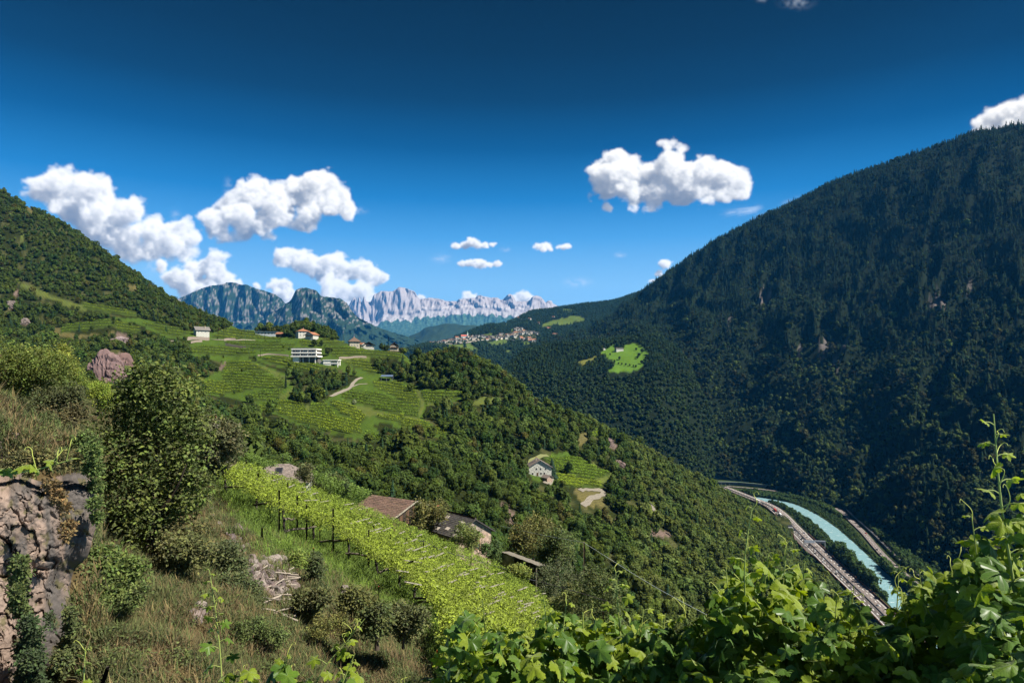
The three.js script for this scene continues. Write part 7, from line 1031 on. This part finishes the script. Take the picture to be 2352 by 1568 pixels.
{
  // stone house
  const g = house({ w: 6.3, l: 7.6, h: 4.4, rise: 1.95, over: .45, wall: plasterPink, gable: stoneWall, roof: tileDark, base: 7, wins: [['front', .6, 2.6, .8, 1]], fm: frameBrown }); courses(g, 3.15, 3.8, 4.4, 1.95, .45, 13, vc(M({ color: rgb(.11, .10, .10), roughness: .9, map: mottle })), [-1, 1]);
  part(g, 'ridge_cap', new GB().bar(V3(0, 6.56, -4.2), V3(0, 6.56, 4.2), .14, .14, 8).build(), tileDark); for (const [x, z] of [[-1.2, 2.6], [-2.4, 3.3], [-3, -1], [-1.7, 3.6], [-2.6, 1], [-.9, -1.5], [-3.2, 3.8]]) part(g, 'pale_tile', new GB().box(-.28, .06, -.4, .28, .1, .4).build(), M({ color: rgb(.42, .36, .31), roughness: .9 })).position.set(x, 6.51 - .62 * -x * 1.0 + .0, z);
  for (const o of g.children.filter((c) => c.name === 'pale_tile')) o.rotation.z = Math.atan(1.95 / 3.15);
  const ch = new THREE.Group(); ch.name = 'chimney'; g.add(ch); part(ch, 'stack', new GB().box(-1.75, 4.6, -3.5, -1.2, 7.1, -2.95).build(), plasterCream); part(ch, 'cap', new GB().box(-1.9, 7.103, -3.65, -1.05, 7.22, -2.8).build(), tileOrange); for (const x of [-1.7, -1.3]) part(ch, 'cap_leg', new GB().box(x, 7.223, -3.4, x + .08, 7.5, -3.05).build(), tileOrange); part(ch, 'cap_roof', new GB().box(-1.95, 7.503, -3.7, -1, 7.62, -2.75).build(), tileOrange);
  const a = P(1016, 1171, 104), b = P(1091.7, 1191, 97.7), m = a.clone().lerp(b, .5); g.position.set(m.x, m.y - 4.4 - 1.95 - .16, m.z); g.rotation.y = Math.atan2(b.x - a.x, b.z - a.z); add(g, 'stone_house', 'old stone house with dark tiled roof and orange-capped chimney', 'house'); CLEAR.push([m.x, m.z, 8]);
}
{
  // house with the grey roof
  const w = 7, l = 15, h = 6, rise = 2.2, g = house({ w, l, h, rise, over: .6, kind: 'hip', wall: plasterWhite, roof: tilePink, base: 9 }), hw = w / 2, hl = l / 2, ox = hw + .6, oz = hl + .6, rl = hl - hw * .8, n = 14, mat = vc(M({ color: rgb(.36, .30, .285), roughness: .9, map: mottle }));
  for (let i = 0; i < n; i++) { const t0 = i / n, t1 = (i + 1) / n, q = new GB(), X = (t) => -ox * t, Y = (t, u) => lerp(h + rise, h - .1, t) + u, Z = (t, s) => s * lerp(rl, oz, t); const m = 12; for (let j = 0; j < m; j++) { const za0 = lerp(Z(t0, -1), Z(t0, 1), j / m), za1 = lerp(Z(t0, -1), Z(t0, 1), (j + 1) / m), zb0 = lerp(Z(t1, -1), Z(t1, 1), j / m), zb1 = lerp(Z(t1, -1), Z(t1, 1), (j + 1) / m), v = .82 + .3 * ((j * 7 + i * 13) % 10) / 10; q.quad(V3(X(t0), Y(t0, .015), za0), V3(X(t1), Y(t1, .06), zb0), V3(X(t1), Y(t1, .06), zb1), V3(X(t0), Y(t0, .015), za1), [v, v * .97, v * .95]); q.quad(V3(X(t1), Y(t1, .06), zb0), V3(X(t1), Y(t1, .01), zb0), V3(X(t1), Y(t1, .01), zb1), V3(X(t1), Y(t1, .06), zb1), [v, v, v]); } part(g, 'tile_course', q.build(), mat); }
  const sk = new THREE.Group(); sk.name = 'skylight'; g.add(sk); part(sk, 'frame', new GB().box(-.62, .05, -.5, .62, .17, .5).build(), darkSteel); part(sk, 'pane', new GB().box(-.52, .173, -.4, .52, .19, .4).build(), paneDark); sk.position.set(-ox * .36, lerp(h + rise, h - .1, .36), rl - 1.2); sk.rotation.z = Math.atan((rise + .1) / ox);
  part(g, 'antenna', new GB().bar(V3(0, h + rise, rl - .9), V3(0, h + rise + 1.1, rl - .9), .05, .05, 5).build(), M({ color: rgb(.6, .6, .6), roughness: .5 })); part(g, 'vent', new GB().bar(V3(-ox * .3, h + rise * .6, rl - 4.6), V3(-ox * .3, h + rise + .1, rl - 4.6), .16, .16, 8).build(), darkSteel); part(g, 'chimney', new GB().box(-1.5, h + 1, -rl + 3.2, -.9, h + rise + .5, -rl + 3.8).build(), frameWhite);
  const e = P(657, 1065, 101); g.position.set(e.x - 4.2, e.y - h - rise, e.z + .7); g.rotation.y = 1.74; add(g, 'tiled_house', 'house with broad grey-pink tiled roof and one skylight', 'house'); CLEAR.push([e.x - 4, e.z, 12]);
}
{
  // open shed
  const g = new THREE.Group(), A = P(1151, 1267, 86), B = P(1236, 1299, 83), k = V3(1.0, -.72, -3.0), C = B.clone().add(k), D = A.clone().add(k), q = new GB(), o = A.clone().setY(A.y - 2.6), L = (v) => v.clone().sub(o);
  for (let i = 0; i < 9; i++) { const t0 = i / 9, t1 = (i + .94) / 9, s = new GB(), u = V3(0, i % 2 ? .03 : 0, 0); slab(s, [L(A.clone().lerp(B, t0)).add(u), L(A.clone().lerp(B, t1)).add(u), L(D.clone().lerp(C, t1)).add(u), L(D.clone().lerp(C, t0)).add(u)], .07); part(g, 'roof_board', s.build(), woodGrey); }
  const E = A.clone().lerp(B, .03), Fm = A.clone().lerp(B, .36), dn = V3(0, -3.2, 0), sh = V3(0, -.1, -.25), w = new GB(); w.quad(L(E).add(sh).add(dn), L(Fm).add(sh).add(dn), L(Fm).add(sh), L(E).add(sh)); part(g, 'wall', w.build(), Object.assign(plasterPink.clone(), { side: THREE.DoubleSide })); const bk = new GB(); bk.quad(L(D).add(dn), L(C).add(dn), L(C).add(V3(0, -.08, .1)), L(D).add(V3(0, -.08, .1))); part(g, 'back_wall', bk.build(), Object.assign(woodDark.clone(), { side: THREE.DoubleSide })); for (const t of [.62, .96]) { const p = L(A.clone().lerp(B, t)).add(sh); part(g, 'post', new GB().box(p.x - .07, p.y - 3.2, p.z - .07, p.x + .07, p.y, p.z + .07).build(), woodGrey); }
  g.position.copy(o); add(g, 'open_shed', 'brown open shed with sagging board roof below the stone house', 'shed'); CLEAR.push([o.x + 2, o.z, 5]);
}
{ const g = house({ w: 3.6, l: 4, h: 5, rise: 1, wall: plasterWhite, roof: tileGrey, base: 8, wins: grid('front', [-.9, .9], [2, 3.8], .7, 1), chimney: [-.4, 0, 7.6] }); const p = P(495, 992, 120); g.position.set(p.x, p.y - 5, p.z); g.rotation.y = .3; add(g, 'hidden_house', 'white house showing through the grey-olive tree', 'house'); }
// ---------------------------------------------------------------- the vines in front of the camera: canes, lobed leaves, tendrils
const veinDirs = [0, 62, -62, 126, -126].map((a) => a * Math.PI / 180);
const leafMaps = (() => {
  const S = 512, h = new Float32Array(S * S);
  for (let y = 0; y < S; y++) for (let x = 0; x < S; x++) {
    const u = (x / S - .5) * 2, v = (y / S - .5) * 2 + .1, r = Math.hypot(u, v), a = Math.atan2(u, v); let k = 0;
    for (const d of veinDirs) { let q = a - d; q = Math.atan2(Math.sin(q), Math.cos(q)); const along = r * Math.cos(q), off = Math.abs(r * Math.sin(q)); if (along > 0) { k = Math.max(k, sstep(.022 * (1.15 - along), .006, off)); if (Math.abs(q) < .62) { const s = (along - off * .9) * 7.5, f = Math.abs(s - Math.round(s)); k = Math.max(k, .55 * sstep(.09, .02, f) * sstep(.5, .1, off) * sstep(.02, .06, off)); } } }
    h[y * S + x] = k;
  }
  const tex = (base, vein, spot) => mapTex(S, (x, y, i) => { const n = NA[((y >> 1) & 255) * 256 + ((x >> 1) & 255)], m = NB[(y & 255) * 256 + (x & 255)], k = h[i], t = .80 + .28 * n + .16 * m; return base.map((b, c) => lerp(b * t, vein[c], k * .7) + (spot && m > .72 ? .05 : 0)); }, true);
  const bump = mapTex(S, (x, y, i) => { const n = NB[((y * 2) & 255) * 256 + ((x * 2) & 255)]; return [.55 * n + .2 * NA[(y & 255) * 256 + (x & 255)] + (1 - h[i]) * .25]; });
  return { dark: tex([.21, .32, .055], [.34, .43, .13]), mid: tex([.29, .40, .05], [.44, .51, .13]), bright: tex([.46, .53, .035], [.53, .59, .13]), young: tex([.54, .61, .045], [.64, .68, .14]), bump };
})();
const vineMat = (map, t, coat) => new THREE.MeshPhysicalMaterial({ map, roughness: 1, transmission: t, thickness: 0, side: THREE.DoubleSide, bumpMap: leafMaps.bump, bumpScale: .0025, clearcoat: coat, clearcoatRoughness: .38, specularIntensity: .4 });
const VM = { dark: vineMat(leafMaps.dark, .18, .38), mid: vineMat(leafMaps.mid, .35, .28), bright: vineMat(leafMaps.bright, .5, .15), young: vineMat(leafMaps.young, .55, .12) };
function leafGeo(seed) {
  const r = rng(seed), key = [[0, 1.06], [16, .82], [31, .55], [47, .78], [60, .98], [76, .78], [93, .50], [110, .70], [125, .80], [148, .62], [166, .44], [180, .12]], f = pchip(key.map((k) => k[0]), key.map((k) => k[1])), N = 84, rings = [.0, .3, .62, 1], pos = [], uv = [], idx = [], fold = .18 + .3 * r(), droop = .12 + .3 * r(), wave = .05 + .06 * r(), ph = r() * 6, asym = (r() - .5) * .14, deep = .8 + .3 * r(), tw = (r() - .5) * .5;
  for (let k = 0; k < rings.length; k++) for (let i = 0; i < N; i++) {
    const a = (i / N - .5) * 360, aa = Math.abs(a), tooth = k === 3 ? 1 + .13 * (((i * 28 / N) % 1) < .5 ? ((i * 28 / N) % 1) * 2 : 2 - ((i * 28 / N) % 1) * 2) - .06 + .05 * (r() - .5) : 1, R = Math.pow(f(aa), deep) * tooth * (1 + asym * Math.sin(a * Math.PI / 180)) * rings[k], x = Math.sin(a * Math.PI / 180) * R, y = Math.cos(a * Math.PI / 180) * R;
    const z = -fold * Math.abs(x) * (1 - .25 * y) - droop * Math.max(0, y) ** 2 - .25 * x * x + wave * Math.sin(a * Math.PI / 180 * 5 + ph) * rings[k] ** 2 + tw * x * y * .6 + (k === 3 ? .02 * (r() - .5) : 0);
    pos.push(x, y, z); uv.push(x / 2 + .5, (y - .1) / 2 + .5);
  }
  for (let k = 0; k < rings.length - 1; k++) for (let i = 0; i < N; i++) { const a = k * N + i, b = k * N + (i + 1) % N, c = a + N, d = b + N; if (i === N - 1) continue; if (k) idx.push(a, b, d, a, d, c); else idx.push(a, d, c); }
  const g = new THREE.BufferGeometry(); g.setAttribute('position', new THREE.Float32BufferAttribute(pos, 3)); g.setAttribute('uv', new THREE.Float32BufferAttribute(uv, 2)); g.setIndex(idx); g.computeVertexNormals(); return g;
}
const LEAVES = [1, 2, 3, 4, 5, 6, 7].map((k) => leafGeo(700 + k));
const caneGreen = M({ color: rgb(.22, .27, .06), roughness: .6 }), caneBrown = M({ color: rgb(.14, .085, .045), roughness: .8 }), tendrilMat = M({ color: rgb(.36, .40, .07), roughness: .6 });
class Vine {
  constructor(name, label, group, seed) { this.g = new THREE.Group(); this.r = rng(seed); this.pet = []; this.n = 0; Object.assign(this, { name, label, group }); }
  // leaf at p: size in metres, n = the way its face looks, tipDir = where the tip points
  leaf(p, size, n, tip, tone) {
    const z = n.clone().normalize(), y = tip.clone().addScaledVector(z, -tip.dot(z)).normalize(), x = V3().crossVectors(y, z), m = part(this.g, 'leaf', LEAVES[Math.floor(this.r() * LEAVES.length)], VM[tone]);
    m.matrix.makeBasis(x, y, z); m.quaternion.setFromRotationMatrix(m.matrix); m.position.copy(p); m.scale.set(size * (this.r() < .5 ? -1 : 1) * (.92 + .2 * this.r()), size, size); this.n++;
  }
  // a cane through picture points [px, py, d]; leaves along it, smaller toward the tip
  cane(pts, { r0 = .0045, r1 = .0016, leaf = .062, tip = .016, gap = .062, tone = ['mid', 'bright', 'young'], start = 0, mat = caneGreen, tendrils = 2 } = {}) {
    const r = this.r, w = pts.map((q) => P(...q)), c = new THREE.CatmullRomCurve3(w), L = c.getLength(); part(this.g, 'cane', tube(w, r0, r1, 6, 24), mat);
    let side = r() < .5 ? 1 : -1, s = start * L + .02;
    while (s < L) {
      const t = s / L, p = c.getPointAt(t), tan = c.getTangentAt(t), size = lerp(leaf, tip, Math.pow(t, 1.6)) * (.66 + .4 * r()), out = V3(side * (.7 + .3 * r()), .25 * r(), (r() - .35) * 1.1).addScaledVector(tan, -.1).normalize(), pl = size * (1 + .6 * r()), e = p.clone().addScaledVector(out, pl).add(V3(0, .25 * pl, 0));
      this.pet.push(tube([p, p.clone().lerp(e, .5).add(V3(0, .12 * pl, 0)), e], .0016 + size * .008, .0012, 5, 6));
      const n = V3((r() - .5) * 1.3, .3 + .6 * r(), -.8 + 1.5 * r()).addScaledVector(out, .25), tp = out.clone().multiplyScalar(.7).add(V3((r() - .5) * .5, -.5 - .4 * r(), .25 * r()));
      if (t > .9) { n.y += .1; tp.y = r() - .2; }
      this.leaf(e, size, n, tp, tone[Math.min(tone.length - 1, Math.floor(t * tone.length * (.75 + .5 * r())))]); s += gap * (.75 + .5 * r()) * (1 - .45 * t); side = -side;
    }
    for (let k = 0; k < tendrils; k++) { const t = .55 + .45 * r(), p = c.getPointAt(Math.min(1, t)), d = V3(r() - .5, .5 + .5 * r(), (r() - .5) * .6).normalize().multiplyScalar(.03 + .06 * r()), q = V3((r() - .5) * .04, (r() - .3) * .03, .01); part(this.g, 'tendril', tube([p, p.clone().addScaledVector(d, .5).add(q), p.clone().add(d), p.clone().add(d).add(V3(d.x > 0 ? .012 : -.012, .008, .004)), p.clone().add(d).add(V3(d.x > 0 ? .016 : -.016, -.002, .008))], .0016, .0008, 5, 14), tendrilMat); }
  }
  fill(n, x0, x1, top, d0, d1, tones) {
    const r = this.r;
    for (let i = 0; i < n; i++) {
      const px = lerp(x0, x1, r()), T = top(px), q = Math.pow(r(), .8), py = lerp(T, 1660, q) + 14 * (r() - .5), depth = lerp(d0, d1, r()) + q * -.15, p = P(px, py, depth), size = (.030 + .031 * r()) * (q < .1 ? .85 : 1.05), n = V3((r() - .5) * 1.5, .25 + .75 * r(), -.75 + 1.6 * r()), tip = V3((r() - .5) * 1.6, -.55 - .4 * r(), .3 * r());
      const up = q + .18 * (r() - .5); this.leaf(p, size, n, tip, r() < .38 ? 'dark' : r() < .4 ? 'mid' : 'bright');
    }
  }
  // leaves deep inside and past the number that can be told apart: one mesh
  back(n, x0, x1, top, d0, d1) {
    const r = this.r, gs = [], m4 = new THREE.Matrix4(), x = V3(), y = V3();
    for (let i = 0; i < n; i++) { const px = lerp(x0, x1, r()), py = lerp(top(px) + 22, 1680, Math.pow(r(), .9)), p = P(px, py, lerp(d0, d1, r())), z = V3((r() - .5) * 1.4, .3 + .7 * r(), -.6 + 1.5 * r()).normalize(), size = .032 + .03 * r(); y.set((r() - .5) * 1.6, -.6, .3 * r()); y.addScaledVector(z, -y.dot(z)).normalize(); x.crossVectors(y, z); gs.push(LEAVES[i % LEAVES.length].clone().applyMatrix4(m4.makeBasis(x, y, z).scale(V3(size, size, size)).setPosition(p))); }
    const m = part(this.g, 'foliage', mergeGeometries(gs), VM.mid); m.userData.kind = 'stuff';
  }
  done() { const m = part(this.g, 'petioles', mergeGeometries(this.pet.map((g) => g.toNonIndexed ? g : g)), caneGreen); m.userData.kind = 'stuff'; add(this.g, this.name, this.label, 'grapevine', this.group); }
}
const topY = pchip([1000, 1020, 1045, 1095, 1150, 1200, 1255, 1310, 1365, 1420, 1480, 1555, 1620, 1655, 1700, 1760, 1830, 1880, 1930, 1975, 2015, 2055, 2095, 2140, 2200, 2250, 2352, 2430], [1560, 1480, 1425, 1405, 1435, 1455, 1410, 1400, 1435, 1405, 1412, 1435, 1400, 1340, 1295, 1268, 1290, 1345, 1362, 1405, 1462, 1405, 1345, 1315, 1295, 1240, 1165, 1140]);
const G = 'grapevines in front of the camera';
{
  const mk = (label, seed, x0, x1, n, d0, d1, canes) => { const v = new Vine('grapevine', label, G, seed); for (const c of canes) v.cane(c[0], c[1] ?? {}); v.fill(Math.min(n, 296 - v.n), x0, x1, topY, d0, d1); v.back(90, x0, x1, topY, d0 + .15, d1 + .35); v.done(); };
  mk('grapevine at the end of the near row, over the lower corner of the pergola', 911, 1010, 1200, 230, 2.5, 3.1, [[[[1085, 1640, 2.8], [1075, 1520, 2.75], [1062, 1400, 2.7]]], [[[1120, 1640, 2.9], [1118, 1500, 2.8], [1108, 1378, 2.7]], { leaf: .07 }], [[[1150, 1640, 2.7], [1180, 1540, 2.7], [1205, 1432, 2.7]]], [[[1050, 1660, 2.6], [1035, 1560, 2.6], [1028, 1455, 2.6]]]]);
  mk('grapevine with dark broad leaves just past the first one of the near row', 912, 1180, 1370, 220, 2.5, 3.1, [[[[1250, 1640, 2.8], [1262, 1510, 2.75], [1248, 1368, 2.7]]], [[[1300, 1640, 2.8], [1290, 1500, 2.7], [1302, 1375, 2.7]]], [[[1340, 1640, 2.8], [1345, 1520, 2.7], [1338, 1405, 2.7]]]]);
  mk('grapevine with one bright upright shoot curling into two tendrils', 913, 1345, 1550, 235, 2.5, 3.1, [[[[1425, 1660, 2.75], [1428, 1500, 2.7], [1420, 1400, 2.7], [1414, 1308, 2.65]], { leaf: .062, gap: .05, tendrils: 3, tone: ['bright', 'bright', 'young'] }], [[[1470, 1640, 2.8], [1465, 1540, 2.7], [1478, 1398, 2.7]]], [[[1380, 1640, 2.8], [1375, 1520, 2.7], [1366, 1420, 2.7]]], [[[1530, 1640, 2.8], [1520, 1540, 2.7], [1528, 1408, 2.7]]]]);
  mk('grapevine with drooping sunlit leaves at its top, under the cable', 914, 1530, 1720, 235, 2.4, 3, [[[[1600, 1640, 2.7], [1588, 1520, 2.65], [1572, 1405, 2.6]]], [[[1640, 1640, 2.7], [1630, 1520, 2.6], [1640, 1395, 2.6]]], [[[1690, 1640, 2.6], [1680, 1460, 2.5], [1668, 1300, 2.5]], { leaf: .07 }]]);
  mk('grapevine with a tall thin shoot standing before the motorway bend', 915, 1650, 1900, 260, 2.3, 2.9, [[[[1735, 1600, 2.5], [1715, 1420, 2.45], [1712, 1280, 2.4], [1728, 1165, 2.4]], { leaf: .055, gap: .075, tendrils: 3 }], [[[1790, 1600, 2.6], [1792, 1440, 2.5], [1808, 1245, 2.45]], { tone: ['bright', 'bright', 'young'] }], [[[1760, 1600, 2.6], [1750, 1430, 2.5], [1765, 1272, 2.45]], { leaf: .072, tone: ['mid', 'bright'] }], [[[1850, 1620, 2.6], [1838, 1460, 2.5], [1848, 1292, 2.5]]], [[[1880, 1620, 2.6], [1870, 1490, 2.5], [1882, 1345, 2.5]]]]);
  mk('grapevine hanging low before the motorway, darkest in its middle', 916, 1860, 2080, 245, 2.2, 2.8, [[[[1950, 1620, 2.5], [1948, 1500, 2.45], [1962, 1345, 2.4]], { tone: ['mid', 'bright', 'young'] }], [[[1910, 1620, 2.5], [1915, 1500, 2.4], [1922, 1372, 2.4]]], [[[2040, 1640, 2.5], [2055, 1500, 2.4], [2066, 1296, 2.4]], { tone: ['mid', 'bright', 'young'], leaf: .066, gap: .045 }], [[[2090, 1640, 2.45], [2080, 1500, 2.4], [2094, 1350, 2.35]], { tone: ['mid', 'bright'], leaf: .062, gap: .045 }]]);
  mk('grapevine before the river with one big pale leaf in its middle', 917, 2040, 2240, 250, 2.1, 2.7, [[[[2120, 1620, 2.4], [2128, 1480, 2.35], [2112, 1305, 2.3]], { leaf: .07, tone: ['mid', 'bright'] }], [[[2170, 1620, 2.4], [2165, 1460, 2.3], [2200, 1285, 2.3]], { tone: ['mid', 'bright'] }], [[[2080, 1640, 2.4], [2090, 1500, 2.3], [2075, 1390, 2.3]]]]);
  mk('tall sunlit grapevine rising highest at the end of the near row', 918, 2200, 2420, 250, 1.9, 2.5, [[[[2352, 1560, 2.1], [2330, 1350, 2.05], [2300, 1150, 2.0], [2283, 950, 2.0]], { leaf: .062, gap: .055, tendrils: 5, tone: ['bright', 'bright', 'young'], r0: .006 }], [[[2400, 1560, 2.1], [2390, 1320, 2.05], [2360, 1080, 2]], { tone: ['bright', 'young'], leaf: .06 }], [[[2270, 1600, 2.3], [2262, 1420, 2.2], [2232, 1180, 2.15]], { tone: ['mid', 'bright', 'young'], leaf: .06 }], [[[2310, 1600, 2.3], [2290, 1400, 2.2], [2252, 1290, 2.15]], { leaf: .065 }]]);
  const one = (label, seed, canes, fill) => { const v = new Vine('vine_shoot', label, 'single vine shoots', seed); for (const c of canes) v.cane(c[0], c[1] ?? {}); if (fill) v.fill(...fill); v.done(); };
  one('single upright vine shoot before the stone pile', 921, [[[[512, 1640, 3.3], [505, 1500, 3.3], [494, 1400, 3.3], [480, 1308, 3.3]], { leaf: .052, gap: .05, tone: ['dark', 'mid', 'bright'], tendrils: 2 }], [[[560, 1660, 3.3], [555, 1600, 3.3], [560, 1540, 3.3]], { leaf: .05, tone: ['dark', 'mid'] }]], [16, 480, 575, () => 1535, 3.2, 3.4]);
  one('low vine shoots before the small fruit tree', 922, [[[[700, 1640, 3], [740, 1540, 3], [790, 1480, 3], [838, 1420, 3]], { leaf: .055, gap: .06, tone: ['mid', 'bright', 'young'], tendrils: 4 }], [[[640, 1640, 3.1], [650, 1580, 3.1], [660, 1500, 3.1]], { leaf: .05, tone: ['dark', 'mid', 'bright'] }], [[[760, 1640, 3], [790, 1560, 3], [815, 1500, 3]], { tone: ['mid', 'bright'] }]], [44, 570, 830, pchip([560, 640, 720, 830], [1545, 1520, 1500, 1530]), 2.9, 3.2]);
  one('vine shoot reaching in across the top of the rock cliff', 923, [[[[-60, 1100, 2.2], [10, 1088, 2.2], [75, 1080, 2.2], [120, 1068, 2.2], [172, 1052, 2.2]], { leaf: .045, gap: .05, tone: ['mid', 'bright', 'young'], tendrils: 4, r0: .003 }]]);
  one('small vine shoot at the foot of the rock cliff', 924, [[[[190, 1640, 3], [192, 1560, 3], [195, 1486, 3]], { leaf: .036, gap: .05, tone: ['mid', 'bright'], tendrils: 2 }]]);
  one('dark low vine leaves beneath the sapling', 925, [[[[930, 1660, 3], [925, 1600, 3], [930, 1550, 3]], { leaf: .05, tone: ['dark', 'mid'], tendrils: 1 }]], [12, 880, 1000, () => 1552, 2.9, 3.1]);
}
console.log(placed.join(', '));
renderer.render(scene, camera);
